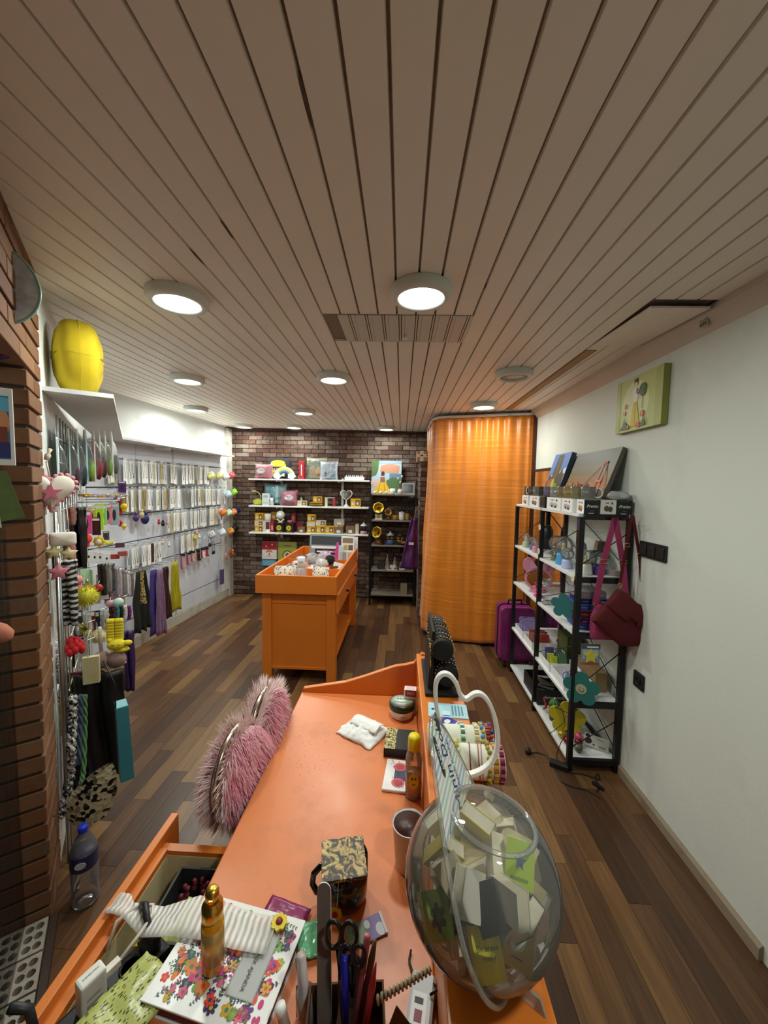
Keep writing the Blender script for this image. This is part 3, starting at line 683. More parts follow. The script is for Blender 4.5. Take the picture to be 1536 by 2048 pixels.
canvas('canvas_painting', 'wide canvas of an orange suspension bridge at dusk leaning on the wall', .56, .40, .025, sky, (1.135, 2.555, 1.4905), tilt(.335), '#5a554a')
tow = [('#4d86cf', R4(0, 0, 1, 1)), ('#cfe0ee', [(0, .5), (.3, .62), (.65, .66), (1, .72), (1, .45), (0, .4)]), ('#3c4a3a', [(0, .45), (.1, .62), (.25, .55), (.3, .98), (.42, .96), (.5, .99), (.62, .95), (.66, .6), (.78, .72), (.9, .6), (.97, .62), (1, .3), (0, .3)]), ('#5b5548', [(.34, .4), (.38, .9), (.52, .93), (.58, .4)]),
       ('#9a5a44', EL(.3, .42, .2, .1)), ('#c9a94a', EL(.45, .38, .08, .14)), ('#4a9a3c', EL(.62, .3, .2, .14)), ('#8fb84a', EL(.52, .38, .06, .05)), ('#2b2d33', [(0, 0), (1, 0), (1, .06), (.5, .1), (.25, .28), (0, .3)]), ('#2f3238', [(.7, 0), (1, 0), (1, .22), (.75, .12)])]
canvas('canvas_painting', 'small canvas of a tall rock tower above gardens under blue sky', .30, .42, .035, tow, (1.125, 3.03, 1.4905), tilt(.30), '#38465a')
# hanging painting
lady = [('#b7bd78', R4(0, 0, 1, 1)), ('#cdd39a', EL(.45, .5, .3, .42)), ('#a9b06a', R4(.86, 0, 1, 1)), ('#a9b06a', R4(0, 0, .1, 1)),
        ('#2d2622', EL(.455, .88, .05, .07)), ('#e3c3a4', EL(.45, .85, .033, .05)), ('#2d2622', EL(.46, .915, .045, .035)), ('#ded9d2', [(.40, .78), (.5, .78), (.52, .62), (.49, .5), (.42, .5), (.39, .64)]), ('#3a3a4e', [(.48, .77), (.54, .72), (.52, .64), (.47, .68)]), ('#e3c3a4', [(.49, .66), (.53, .7), (.55, .78), (.535, .785)]),
        ('#cdb42e', [(.42, .52), (.49, .52), (.54, .3), (.57, .08), (.36, .08), (.39, .3)]), ('#b79f22', [(.45, .5), (.46, .5), (.48, .1), (.45, .1)]),
        ('#55412e', R4(.613, .36, .622, .62)), ('#3d5130', EL(.62, .7, .075, .12)), ('#51663a', EL(.6, .66, .04, .06)), ('#51663a', EL(.64, .75, .04, .05)),
        ('#c25a44', EL(.63, .27, .04, .06)), ('#e08a6a', EL(.63, .27, .018, .03)), ('#d38a86', EL(.22, .36, .03, .05)), ('#c25a44', EL(.25, .48, .02, .06)), ('#c25a44', EL(.55, .08, .05, .05)), ('#d8a090', EL(.3, .08, .05, .04)), ('#4a6a3a', [(.12, .05), (.2, .12), (.26, .3), (.24, .05)]), ('#4a6a3a', [(.2, .05), (.26, .2), (.33, .05)]), ('#4a6a3a', [(.6, .05), (.68, .22), (.7, .05)])]
canvas('canvas_painting', 'green canvas of a woman in a yellow skirt hanging on the right wall', .40, .29, .032, lady, (RWX-.018, 2.158, 1.95), tilt(0), '#8c9348')

# second shelf: snow globes and flasks
z = 1.1355
def snow_globe(px, py, r, base, glassc, fig, label, zz=None, hb=.05, pos=None):
    p = pos or onz(px, py, zz or z); t = thing('snow_globe', label, 'snow globe', p, random.uniform(-.5, .5), 'snow globes')
    MB().lathe([(0, 0), (r*.82, 0), (r*.85, .008), (r*.72, hb*.6), (r*.74, hb*.75), (r*.6, hb), (0, hb)], 20).build('base', mat(base, .4), t)
    MB().sph((0, 0, hb+r*.82), r, 22, k=14).build('globe', glass(glassc, .01, .1), t)
    b = MB().lathe([(0, 0), (r*.3, 0), (r*.22, r*.5), (r*.12, r*.65), (r*.2, r*.8), (r*.18, r*1.0), (0, r*1.1)], 10, c=(0, 0, hb)).sph((r*.3, 0, hb+r*.35), r*.2, 8, k=6)
    b.build('figurine', mat(fig, .5, 0, .3, 60), t)
snow_globe(1053, 1093, .036, '#b9c9a8', '#f4f4f0', '#e9d9c0', 'small snow globe on a flowery white and green base', pos=V((1.045, 3.25, z)), hb=.05)
snow_globe(0, 0, .032, '#5b6f96', '#eef2f4', '#9aa4ac', 'small snow globe on a slate blue base', pos=V((1.06, 3.12, z)), hb=.045)
snow_globe(0, 0, .03, '#e29aae', '#f4f0f0', '#c9a4a0', 'small snow globe on a pink bear-shaped base', pos=V((1.035, 2.99, z)), hb=.05)
snow_globe(0, 0, .055, '#1f1f24', '#eaf0f2', '#a98c5a', 'large dark-based snow globe behind the middle post', pos=V((1.17, 2.93, z)), hb=.04)
snow_globe(0, 0, .03, '#6e7b58', '#eef2ea', '#b9b074', 'little snow globe on an olive base beside the middle post', pos=V((1.06, 2.68, z)), hb=.03)
snow_globe(0, 0, .058, '#4fa0d8', '#eef4f4', '#c9bd74', 'big snow globe on a bright blue base', pos=V((1.065, 2.55, z)), hb=.075)
snow_globe(0, 0, .04, '#b9c2ea', '#eef2f6', '#9aa090', 'snow globe on a white and lavender base in front of the blue one', pos=V((1.035, 2.42, z)), hb=.055)
snow_globe(0, 0, .045, '#e9ebe8', '#eef0dc', '#b5a860', 'snow globe on a white scalloped base inside the near end frame', pos=V((1.075, 2.265, z)), hb=.06)
snow_globe(0, 0, .042, '#6a4aa0', '#eef2f4', '#dfe3e6', 'snow globe with a white pony on a purple draped base', pos=V((1.15, 2.265, z)), hb=.055)
tag(MB().at(rz=.5, ry=.0, rx=0).prism([(-.045, 0), (.045, 0), (.05, .12), (-.04, .125)], -.012, .012).build('gift_pouch', mat('#23474b', .6), loc=(1.18, 2.37, z), bevel=.003), 'dark teal pouch standing on the second shelf', 'pouch')
tag(MB().at(rz=.5, ry=.12).prism([(-.04, 0), (.06, 0), (.075, .165), (-.02, .165)], -.012, .012).build('gift_pouch', mat('#7d6c50', .7), loc=(1.21, 2.42, z+.01), bevel=.003), 'khaki paper pouch leaning behind the teal one', 'pouch')
carton('slim_box', 'flat pinkish grey box lying behind the purple snow globe', 'box', (1.225, 2.262, z), (.06, .09, .03), '#a89c9a')
tag(MB().lathe([(0, 0), (.04, 0), (.042, .1), (.04, .16), (.025, .19), (0, .195)], 16).build('vase', mat('#23231f', .3), loc=(1.19, 3.17, z)), 'dark rounded vase at the back of the second shelf near the curtain', 'vase')
tag(MB().prism(rrect(.07, .14, .03, 5, 0, .07), -.01, .01).build('lilac_case', mat('#6e6080', .5), loc=(1.2, 2.60, z), rz=-1.2), 'lilac oval case standing at the back of the second shelf', 'case')
def sticker(loc, c='#d9d6a0'):
    t = thing('flower_sticker', 'cream daisy sticker on the %s of the rack' % c[1], 'sticker', loc, -math.pi/2, 'daisy stickers')
    MB().prism(flower(0, 0, .022, 7, .25), -.001, .001).build('petals', mat('#e3e0c8', .5), t); MB().prism(EL(0, 0, .008, .008), -.002, 0).build('centre', mat('#c9bb4a', .5), t)
sticker((.9845, 2.775, 1.35), ('', 'upper middle post')); sticker((.9835, 2.215, 1.12), ('', 'second shelf edge')); sticker((.9845, 2.775, 1.18), ('', 'lower middle post'))
tag(MB().box(-.0005, .0015, -.014, .014, 0, .06).build('price_label', mat('#3a2a52', .5), loc=(.984, 2.18, 1.40)), 'purple printed label on the near front post', 'label')

# third shelf: pink mirror, figurines, book stack
z = .8155
t = thing('table_mirror', 'pink table mirror with a bow and round ears', 'mirror', (1.09, 3.05, z), -.35)
b = MB(); b.prism(EL(0, .1, .105, .09, 28), -.012, .012); b.build('frame', mat('#d98ea6', .4), t, bevel=.003)
MB().prism(EL(0, .1, .085, .07, 28), -.014, -.012).build('glass', mat('#dfe3e4', .02, 1, 0), t)
for s in (-1, 1): MB().prism(EL(s*.075, .205, .045, .06, 18), -.01, .01).build('ear', mat('#d98ea6', .4), t, bevel=.003)
MB().prism([(-.01, .19), (-.05, .25), (-.065, .22), (-.06, .17)], -.016, -.011).prism([(.01, .19), (.05, .25), (.065, .22), (.06, .17)], -.016, -.011).build('bow', mat('#e0a3b6', .4), t)
MB().lathe([(0, 0), (.06, 0), (.06, .01), (.02, .02), (.015, .03), (0, .03)], 16).build('foot', mat('#c97a94', .4), t)
tag(MB().prism(rrect(.12, .22, .04, 5, 0, .11), -.015, .015).build('black_case', mat('#17171a', .4), loc=(1.17, 3.24, z), rz=-1.3), 'black rounded case behind the pink mirror', 'case')
t = thing('hair_clip', 'bright pink claw clip lying in front of the pink mirror', 'hair clip', (1.03, 2.88, z), .4)
for s in (0, 1): MB().at((0, 0, .008+.018*s), rx=.2*s).sph((0, 0, 0), (.022, .045, .009), 12, k=6).build('jaw', mat('#e0408a', .25), t)
def figure(loc, c, c2, h, label, rz=0):
    t = thing('figurine', label, 'figurine', loc, rz, 'figurines on the third shelf')
    MB().lathe([(0, 0), (.3*h, 0), (.3*h, .04*h), (.24*h, .08*h), (.26*h, .3*h), (.15*h, .55*h), (.12*h, .66*h), (.05*h, .7*h), (0, .71*h)], 12).build('body', mat(c, .6, 0, .3, 50), t)
    MB().sph((0, 0, .82*h), (.13*h, .13*h, .16*h), 10, k=7).build('head', mat(c2, .6, 0, .2, 50), t)
    MB().tube([(.14*h, 0, .55*h), (.25*h, -.05*h, .42*h), (.12*h, -.16*h, .36*h)], .045*h, 7).build('arm', mat(c, .6, 0, .3, 50), t)
    MB().tube([(-.14*h, 0, .55*h), (-.25*h, -.05*h, .42*h), (-.12*h, -.16*h, .36*h)], .045*h, 7).build('arm', mat(c, .6, 0, .3, 50), t)
for (x, y), c, c2, h, lb in [((1.2, 2.72), '#8d8880', '#7f7a74', .13, 'grey elephant-like figurine behind the middle post'), ((1.12, 2.66), '#a08a78', '#8d7868', .08, 'small brown seated figurine near the middle post'), ((1.17, 2.56), '#6d675a', '#9a9486', .1, 'small dark grey figurine on a round foot'), ((1.09, 2.40), '#8fa184', '#7d8a6c', .16, 'pale green standing figurine above the green box'), ((1.14, 2.38), '#d8d4c2', '#3a322c', .13, 'white-robed figurine with dark hair next to the green one')]:
    figure((x, y, z), c, c2, h, lb, random.uniform(-2, -1))
tag(MB().prism([(-.03, 0), (.0, .012), (.03, .0), (.05, .02), (.02, .03), (-.02, .03)], -.015, .015).build('silver_charm', mat('#c9c9c6', .3, .8), loc=(1.03, 2.70, z), bevel=.003), 'small silvery charm lying at the middle post', 'ornament')
t = thing('flower_hook', 'teal flower-shaped wooden plate hanging on the near post at the third shelf', 'ornament', (.975, 2.3, .93), -.75)
MB().prism(flower(.0, 0, .075, 5, .35), -.004, .002).build('petals', mat('#2f6f70', .5), t)
BOOKS = [('#2b3f9a', .035, 'dark blue boxed set at the bottom of the stack by the red bag', 0), ('#5a2a72', .034, 'purple boxed set second from the bottom of the stack', .004), ('#7a1f22', .046, 'dark red boxed set in the middle of the stack', .006), ('#2f66b4', .036, 'bright blue boxed set above the dark red one', -.004), ('#232f7d', .034, 'navy blue boxed set second from the top of the stack', .01), ('#9a96a2', .04, 'greyish lilac boxed set on top of the stack', -.006)]
zz = z
for c, h, lb, dx in BOOKS:
    carton('boxed_set', lb, 'box', (1.108+dx, 2.30, zz), (.155, .155, h-.0005), c, f=[('#c9c4c0', R4(.1, .42, .3, .5)), ('#d8d2c8', R4(.62, .44, .9, .54)), ('#a8a29c', R4(.0, .94, 1, 1))], rz=.06*math.sin(zz*90), group='stack of boxed sets'); zz += h
carton('flat_box', 'flat white boxed set under the hem of the red bag', 'box', (1.19, 2.24, z), (.035, .09, .04), '#cfccc4')

# fourth shelf
z = .4105
def tray(loc, w_, d_, h_, label, rz=0, c='#eef0f0'):
    t = thing('display_tray', label, 'tray', loc, rz, 'white open display trays')
    m_ = mat(c, .35); MB().box(-w_/2, w_/2, -d_/2, d_/2, 0, .004).build('bottom', m_, t)
    for a in ((-w_/2, -w_/2+.003, -d_/2, d_/2), (w_/2-.003, w_/2, -d_/2, d_/2), (-w_/2+.003, w_/2-.003, -d_/2, -d_/2+.003), (-w_/2+.003, w_/2-.003, d_/2-.003, d_/2)): MB().box(a[0], a[1], a[2], a[3], .004, h_).build('side', m_, t)
tray((1.085, 3.2, z), .17, .19, .055, 'white display tray at the far end with lilac packets'); tray((1.085, 2.97, z), .17, .19, .055, 'white display tray beside the middle post with red packets')
tray((1.085, 2.63, z), .17, .19, .055, 'white display tray with green and yellow packets'); tray((1.085, 2.40, z), .17, .2, .06, 'white display tray with lilac headphones')
def packets(cx, cy, n, dy, cols, w_, h_, label, lean_=.25, cat='packet', zz=None):
    for i in range(n):
        o = MB().box(-w_/2, w_/2, -.006, .006, 0, h_).build('packet', mat(cols[i % len(cols)], .4), loc=(cx+random.uniform(-.008, .008), cy+i*dy, (zz or z)+.0045), rot=(-lean_, 0, random.uniform(-.1, .1)), bevel=.001)
        tag(o, label, cat, label)
packets(1.085, 3.13, 5, .032, ['#9c8fc4', '#8a7db2', '#a597cc'], .12, .115, 'lilac packet standing in the far white tray')
packets(1.085, 2.90, 4, .034, ['#b8483a', '#8d8f8a', '#a03c34'], .12, .1, 'red and grey packet standing in the tray by the middle post')
packets(1.05, 2.57, 2, .05, ['#c3cc3e'], .045, .08, 'yellow-green packet standing in the third tray'); packets(1.115, 2.57, 2, .04, ['#557f5e'], .05, .095, 'green packet standing in the third tray'); packets(1.06, 2.67, 1, .03, ['#5a519a'], .06, .1, 'violet packet at the back of the third tray'); packets(1.13, 2.66, 2, .03, ['#3b3d42'], .05, .07, 'black packet at the back of the third tray')
for i in range(4):
    t = thing('headphone_toy', 'lilac headphone-shaped toy in the fourth tray', 'toy', (1.035+.034*i, 2.36+.02*(i % 2), z+.0045), .3*i, 'lilac headphone toys')
    MB().tube([(.02*math.cos(a), 0, .055+.03*math.sin(a)) for a in [math.pi*q/8 for q in range(9)]], .006, 7).build('band', mat('#a2a6d8', .3), t)
    for s in (-1, 1): MB().sph((s*.02, 0, .042), (.009, .017, .022), 10, k=6).build('cup', mat('#8f94cf', .3), t)
    MB().box(-.016, .016, -.014, .014, 0, .028).build('stand', mat('#23232c', .4), t)
tag(MB().prism(star(0, .02, .028), -.006, .006).build('star_charm', mat('#d8cf3a', .4), loc=(1.12, 2.46, z+.0045), rz=-1), 'small yellow star charm between the lilac headphones', 'ornament')
t = carton('gift_box', 'dark green carton with gold print standing on the fourth shelf', 'box', (1.2, 2.70, z), (.1, .17, .205), '#2c3a20', l=[('#4a5a28', R4(.08, .5, .92, .95)), ('#8a6a2a', R4(.1, .72, .5, .76)), ('#d8d8c8', R4(.5, .36, .8, .42)), ('#c9b430', R4(.5, .06, .9, .16))], f=[('#2f3d22', R4(.02, .01, .98, .99)), ('#4a5a28', R4(.08, .5, .92, .95)), ('#c9b430', R4(.2, .06, .9, .14))])
tag(MB().lathe([(0, .11), (.03, .1), (.035, .085), (.022, .075), (.022, .03), (.028, 0), (0, 0)][::-1], 14).build('mushroom_toy', mat('#9c1f22', .4), loc=(1.2, 2.84, z)), 'small red mushroom figure left of the green carton', 'ornament')
carton('cardboard_box', 'open brown cardboard box at the back of the fourth shelf', 'box', (1.215, 2.42, z), (.07, .26, .12), '#8f744c')
t = thing('flower_hook', 'teal smiling flower plate on the near front post', 'ornament', (1.035, 2.155, .50), -.45)
MB().prism(flower(0, 0, .098, 5, .36), -.004, .002).build('petals', mat('#2f7672', .5), t); MB().prism(EL(0, 0, .028, .028), -.007, -.004).build('centre', mat('#b5b592', .5), t)
MB().tube([(.013*math.cos(a), -.008, .013*math.sin(a)) for a in [math.pi+math.pi*q/8 for q in range(9)]], .002, 5).sph((-.008, -.008, .008), .0025, 6, k=4).sph((.008, -.008, .008), .0025, 6, k=4).build('smile', mat('#3b4a3a', .5), t)
carton('marbled_box', 'lilac marbled small carton on the near end of the fourth shelf', 'box', (1.085, 2.235, z), (.10, .075, .085), '#8f8aa2', f=[('#7a748e', EL(.3, .4, .2, .2)), ('#a5a0b4', EL(.7, .6, .2, .25)), ('#77708c', EL(.5, .2, .2, .1))])
carton('clear_box', 'clear plastic box behind the teal flower', 'box', (1.08, 2.31-.03*0, z+.0), (.06, .05, .08), '#b9bfc6') if False else None
# star card hanging on the near end
t = thing('star_card', 'yellow star charm on a blue blister card hanging at the near end frame', 'packet', (1.077, 2.158, .64))
MB().box(-.052, .052, -.001, .002, 0, .12).build('card', mat('#7d98aa', .4), t); prints(t, .104, .12, -.001, [('#a8bcc8', R4(.1, .3, .9, .72)), ('#4b4f56', R4(0, .76, 1, 1)), ('#a05a44', R4(0, 0, 1, .12)), ('#e0e2e4', R4(.3, .82, .9, .9))])
MB().prism(star(.0, .05, .045, .5), -.009, -.0015).build('star', mat('#d6c83e', .5), t, bevel=.002); MB().tube([(0, 0, .11), (0, .01, .13)], .0015, 5).build('hook', STEEL, t)

# bottom shelf
z = .0705
t = thing('accessory_case', 'black accessory case with white script, open and full of wrappers', 'box', (1.12, 2.88, z), 0)
for a in ((-.115, .115, -.16, -.15), (-.115, .115, .15, .16), (-.115, -.105, -.15, .15), (.105, .115, -.15, .15)): MB().box(a[0], a[1], a[2], a[3], .01, .11).build('side', mat('#1a1a1c', .5), t)
MB().box(-.115, .115, -.16, .16, 0, .01).build('bottom', BLACK, t)
text('femerencia', .032, mat('#cfcfc8', .5), t, (0, -.1612, .06), (math.pi/2, 0, 0), shear=.3)
for i in range(5): tag(MB().box(-.045, .045, -.06, .06, -.002, .002).build('film_bag', mat(['#9ea39e', '#c9cfcc', '#6e6f6a', '#5a5142', '#b9bfbc'][i], .25), loc=(1.08+.02*i, 2.80+.04*i, z+.02+.018*i), rot=(.1*i-.2, .25*(-1)**i, .5*i)), ['grey film bag lowest in the open black case', 'white film bag sticking out of the open black case', 'dark grey film bag in the middle of the open black case', 'brown film bag in the open black case', 'pale film bag topmost in the open black case'][i], 'wrapper')
t = thing('potted_cactus', 'ribbed green toy cactus in a brown pot on the bottom shelf', 'plant', (1.055, 2.55, z))
MB().lathe([(0, 0), (.028, 0), (.034, .07), (.036, .075), (.03, .075), (0, .07)], 16).build('pot', mat('#5b3522', .6), t)
n = 9; b = MB()
def cact(u, v): a = 2*math.pi*u; r = .034*math.sin(math.pi*(.12+.88*v))**.55*(1+.12*math.cos(n*a)) if v < 1 else 0; return (r*math.cos(a), r*math.sin(a), .07+.075*v)
b.grid(cact, 54, 10).build('cactus', mat('#4f7a36', .5), t); MB().sph((0, 0, .148), .006, 8, k=5).build('blossom', WHITE, t)
tag(MB().tube([(.0, .03*math.cos(i*.5)*.6, .02+i*.006) for i in range(15)], .008, 7).build('candy_cane', mat('#a82c2c', .4, 0, .6, 60), loc=(1.02, 2.62, z)), 'red and white twisted ornament behind the cactus', 'ornament')
carton('maroon_box', 'maroon house-shaped box behind the yellow flower lamp', 'box', (1.12, 2.47, z), (.1, .09, .12), '#6d3038')
t = thing('flower_lamp', 'yellow flower-shaped plate lamp with a black cable on the bottom shelf', 'lamp', (1.065, 2.38, z+.115), -.4)
MB().prism(flower(0, 0, .11, 5, .36), -.006, .006).build('petals', mat('#c2b52c', .45), t); MB().prism(EL(0, 0, .03, .03), -.01, -.006).build('centre', mat('#b7ab4a', .5), t)
MB().tube([(-.07, -.012, .07), (-.03, -.014, .06), (-.01, -.014, -.02), (-.06, -.03, -.07), (-.1, -.06, -.1)], .002, 6).build('cable', BLACK, t); MB().box(-.03, .03, -.02, .02, -.115, -.1).build('foot', mat('#a89c2a', .5), t)
for i, (dx, dy, c, lb) in enumerate([(1.04, 2.30, '#8d1f26', 'dark red bauble at the near post on the bottom shelf'), (1.1, 2.29, '#7a1c2e', 'wine red bauble beside the pink one'), (1.125, 2.345, '#e0508f', 'pink bauble lying on the bottom shelf'), (1.03, 2.36, '#b59a3a', 'gold bauble under the yellow flower lamp')]):
    t = thing('bauble', lb, 'bauble', (dx, dy, z), 0, 'baubles on the bottom shelf'); MB().sph((0, 0, .024), .024, 14, k=10).build('ball', mat(c, .2, .3), t); MB().cyl((0, 0, .046), .006, .006, 8).build('cap', GOLD, t)
tag(MB().sph((0, 0, .026), .026, 14, k=10).build('skull_ball', mat('#7d7a6e', .4, .3, .8, 40), loc=(1.075, 2.235, z)), 'silver and black patterned ball at the foot of the near post', 'ornament')
t = carton('product_box', 'white product carton with a dark oval print tipped against the rear post', 'box', (1.2, 2.285, z+.006), (.13, .05, .05), '#d9dad2', f=[('#4a2f30', EL(.16, .7, .15, .4)), ('#555555', EL(.4, .4, .05, .12)), ('#9a9a94', R4(.6, .2, .9, .5))], t=[('#e0e1da', R4(.02, .02, .98, .98)), ('#3a2527', EL(.14, .5, .12, .42)), ('#6a6a66', R4(.5, .3, .8, .4)), ('#8a8a84', R4(.5, .5, .7, .56))], rot=(0, .1, -.45))
tag(MB().box(-.008, .008, -.12, .12, 0, .02).build('wood_strip', mat('#2a201c', .6), loc=(1.25, 2.42, z), rot=(0, 0, .0)), 'dark strip of wood at the back of the bottom shelf', 'slat')

# red bags hanging on the near end
def bag(loc, c, w_, h_, label, strap_c, up, lx, rx_, sw=.016):
    t = thing('shoulder_bag', label, 'bag', loc, 0, 'bags hanging on the rack')
    def body(u, v):
        a = 2*math.pi*u; ww = w_*(.62+.38*min(1, (1-v)*1.9))/2; th = .045*math.sin(math.pi*min(1, .08+v*.95))**.5
        sag = -.02*math.cos(a)**2*v
        return (ww*math.copysign(abs(math.cos(a))**.6, math.cos(a)), th*math.copysign(abs(math.sin(a))**.8, math.sin(a)), h_*v+sag+.03*v*abs(math.cos(a))-.06*v*v*(1-abs(math.cos(a))))
    MB().grid(body, 36, 14).add([body(i/36, 0) for i in range(36)], [list(range(36))[::-1]]).build('body', c, t)
    def fl(u, v): x = (u-.5)*w_*.92; return (x, -.047-.004*math.sin(math.pi*u), h_*(.93-.1*(1-abs(2*u-1)))-v*h_*.62*(1-.5*abs(2*u-1)**1.5))
    MB().grid(fl, 16, 8).build('flap', c, t, solid=.004)
    for sx, tx in ((lx, -.0), (rx_, .0)):
        pts = [V((sx, -.02, h_*.88)), V((sx*.6+tx, -.015, h_*.88+(up-h_*.88)*.5)), V((tx+.0, -.012, up))]
        b = MB()
        for a, d_ in zip(pts, pts[1:]):
            b.add([a+V((-sw, 0, 0)), a+V((sw, 0, 0)), d_+V((sw, 0, 0)), d_+V((-sw, 0, 0)), a+V((-sw, .003, 0)), a+V((sw, .003, 0)), d_+V((sw, .003, 0)), d_+V((-sw, .003, 0))], [(0, 1, 2, 3), (7, 6, 5, 4), (0, 3, 7, 4), (1, 5, 6, 2)])
        b.build('strap', strap_c, t)
        MB().at(pts[1]-V((0, .003, 0))).tube([(-sw-.003, 0, -.01), (sw+.003, 0, -.01), (sw+.003, 0, .01), (-sw-.003, 0, .01)], .0018, 6, closed=True).build('buckle', GOLD, t)
        MB().at(pts[0]+V((0, 0, -.005))).tube([(.009*math.cos(a), 0, .012*math.sin(a)) for a in [2*math.pi*q/12 for q in range(12)]], .0018, 6, closed=True).build('ring', GOLD, t)
    return t
VELV = mat('#520812', .8, 0, .3, 8); PVEL = mat('#9a3560', .8, 0, .15, 12)
t = thing('shoulder_bag', 'dark red velvet shoulder bag hanging in front of the near end frame', 'bag', (1.185, 2.085, .77), 0, 'bags hanging on the rack')
BY_ = 2.085; o2 = [ony(x, y, BY_) for x, y in [(1181, 1240), (1208, 1210), (1236, 1178), (1252, 1186), (1270, 1204), (1289, 1214), (1287, 1250), (1285, 1290), (1262, 1292), (1237, 1290), (1208, 1264)]]
o2 = [(p.x-1.185, p.z-.77) for p in o2]; k = len(o2); cx = sum(p[0] for p in o2)/k; cz = sum(p[1] for p in o2)/k; b = MB()
for s_ in (-1, 1):
    def fb(u, v):
        f_ = u*k; i = int(f_) % k; q_ = f_-int(f_); x_ = o2[i][0]*(1-q_)+o2[(i+1) % k][0]*q_; z_ = o2[i][1]*(1-q_)+o2[(i+1) % k][1]*q_; w_ = math.sin(v*math.pi/2)
        return (cx+(x_-cx)*w_, s_*.032*math.cos(v*math.pi/2)**.6, cz+(z_-cz)*w_)
    b.grid(fb, 44, 8)
b.build('body', VELV, t)
fp = [(o2[i][0], o2[i][1]) for i in (1, 2, 3, 4, 5, 6)]+[(cx+.04, cz-.02)]
def ff(u, v): i = u*(len(fp)-2); j = int(min(i, len(fp)-3)); q_ = i-j; x_ = fp[j][0]*(1-q_)+fp[j+1][0]*q_; z_ = fp[j][1]*(1-q_)+fp[j+1][1]*q_; return (x_+(cx+.03-x_)*v*.75, -.012-.028*math.sin(min(1, v*1.2)*math.pi/2), z_+(cz-.03-z_)*v*.75)
MB().grid(ff, 20, 8).build('flap', VELV, t, solid=.004)
def strap(pp_, w_, m_):
    q = [ony(x, y, yy)-V((1.185, 2.085, .77)) for x, y, yy in pp_]; b = MB()
    for p1_, p2_ in zip(q, q[1:]): b.add([p1_+V((-w_, 0, 0)), p1_+V((w_, 0, 0)), p2_+V((w_, 0, 0)), p2_+V((-w_, 0, 0)), p1_+V((-w_, .003, 0)), p1_+V((w_, .003, 0)), p2_+V((w_, .003, 0)), p2_+V((-w_, .003, 0))], [(0, 1, 2, 3), (7, 6, 5, 4), (0, 3, 7, 4), (1, 5, 6, 2)])
    b.build('strap', m_, t); MB().at(q[1]-V((0, .003, 0))).tube([(-w_-.003, 0, -.009), (w_+.003, 0, -.009), (w_+.003, 0, .009), (-w_-.003, 0, .009)], .0018, 6, closed=True).build('buckle', GOLD, t)
    MB().at(q[0]+V((0, 0, -.006))).tube([(.008*math.cos(a), 0, .012*math.sin(a)) for a in [2*math.pi*i/12 for i in range(12)]], .0018, 6, closed=True).build('ring', GOLD, t)
strap([(1240, 1168, 2.09), (1254, 1090, 2.10), (1264, 1031, 2.115)], .008, VELV); strap([(1287, 1207, 2.09), (1279, 1110, 2.10), (1266, 1031, 2.115)], .008, VELV)
bag((1.16, 2.15, .80), PVEL, .19, .22, 'raspberry pink bag mostly hidden behind the dark red one', PVEL, .675, -.085, .085, .016)
tag(MB().tube([(1.19, 2.163, 1.472), (1.19, 2.11, 1.468), (1.19, 2.075, 1.475)], .004, 8).build('bag_hook', DARKMETAL), 'black hook on the rack end that carries the bags', 'hook')

# suitcase behind the rack
t = thing('suitcase', 'purple hard-shell suitcase with black trim behind the far end of the rack', 'suitcase', (1.06, 3.53, 0), 0)
SUIT = mat('#7b2263', .35, 0, .1)
MB().prism(rrect(.30, .5, .05, 6, 0, .31), -.105, -.004).build('shell', SUIT, t, bevel=.012); MB().prism(rrect(.30, .5, .05, 6, 0, .31), .004, .105).build('shell', SUIT, t, bevel=.012)
MB().prism(rrect(.31, .51, .05, 6, 0, .31), -.006, .006).build('zip_band', BLACK, t)
for xx in (-.09, -.03, .03, .09): MB().box(xx-.01, xx+.01, -.111, -.103, .12, .5).build('rib', SUIT, t, bevel=.003)
for xx in (-.1, .1):
    for yy in (-.07, .07): MB().at((xx, yy, .025), ry=math.pi/2).cyl((0, 0, -.01), .025, .02, 14).build('wheel', BLACK, t); MB().box(xx-.014, xx+.014, yy-.012, yy+.012, .025, .07).build('wheel_fork', BLACK, t)
MB().tube([(-.06, 0, .56), (-.06, 0, .6), (.06, 0, .6), (.06, 0, .56)], .01, 8).build('handle', BLACK, t)

# switches, socket, box on the cove
t = thing('light_switch', 'black three-gang switch plate on the right wall', 'switch', (RWX, 2.0, 1.318), -math.pi/2)
MB().prism(rrect(.205, .082, .006, 3), -.012, 0).build('plate', mat('#1d1c1c', .4), t, bevel=.002)
for i in (-1, 0, 1): MB().prism(rrect(.055, .055, .004, 3, i*.067, 0), -.017, -.012).build('rocker', mat('#262525', .35), t, bevel=.002)
t = thing('wall_socket', 'black wall socket low on the right wall', 'socket', (RWX, 2.045, .615), -math.pi/2)
MB().prism(rrect(.085, .085, .006, 3), -.011, 0).build('plate', mat('#1d1c1c', .4), t, bevel=.002); MB().at((0, -.0115, 0), rx=math.pi/2).lathe([(.022, 0), (.024, .003), (.02, .003), (.018, -.002), (0, -.002)], 18).build('well', mat('#0e0e0e', .4), t)
t = thing('junction_label', 'small printed alarm label on the cove of the right wall', 'label', (RWX-.036, 1.72, 2.312), -math.pi/2)
MB().box(-.022, .022, -.004, .0, 0, .045).build('plate', mat('#b5ac9e', .5), t); prints(t, .044, .045, -.004, [('#4a3d36', R4(.1, .55, .9, .9)), ('#c9c0b2', R4(.2, .62, .8, .82)), ('#4a3d36', R4(.1, .1, .3, .4)), ('#4a3d36', R4(.4, .1, .6, .4)), ('#4a3d36', R4(.7, .1, .9, .4))])

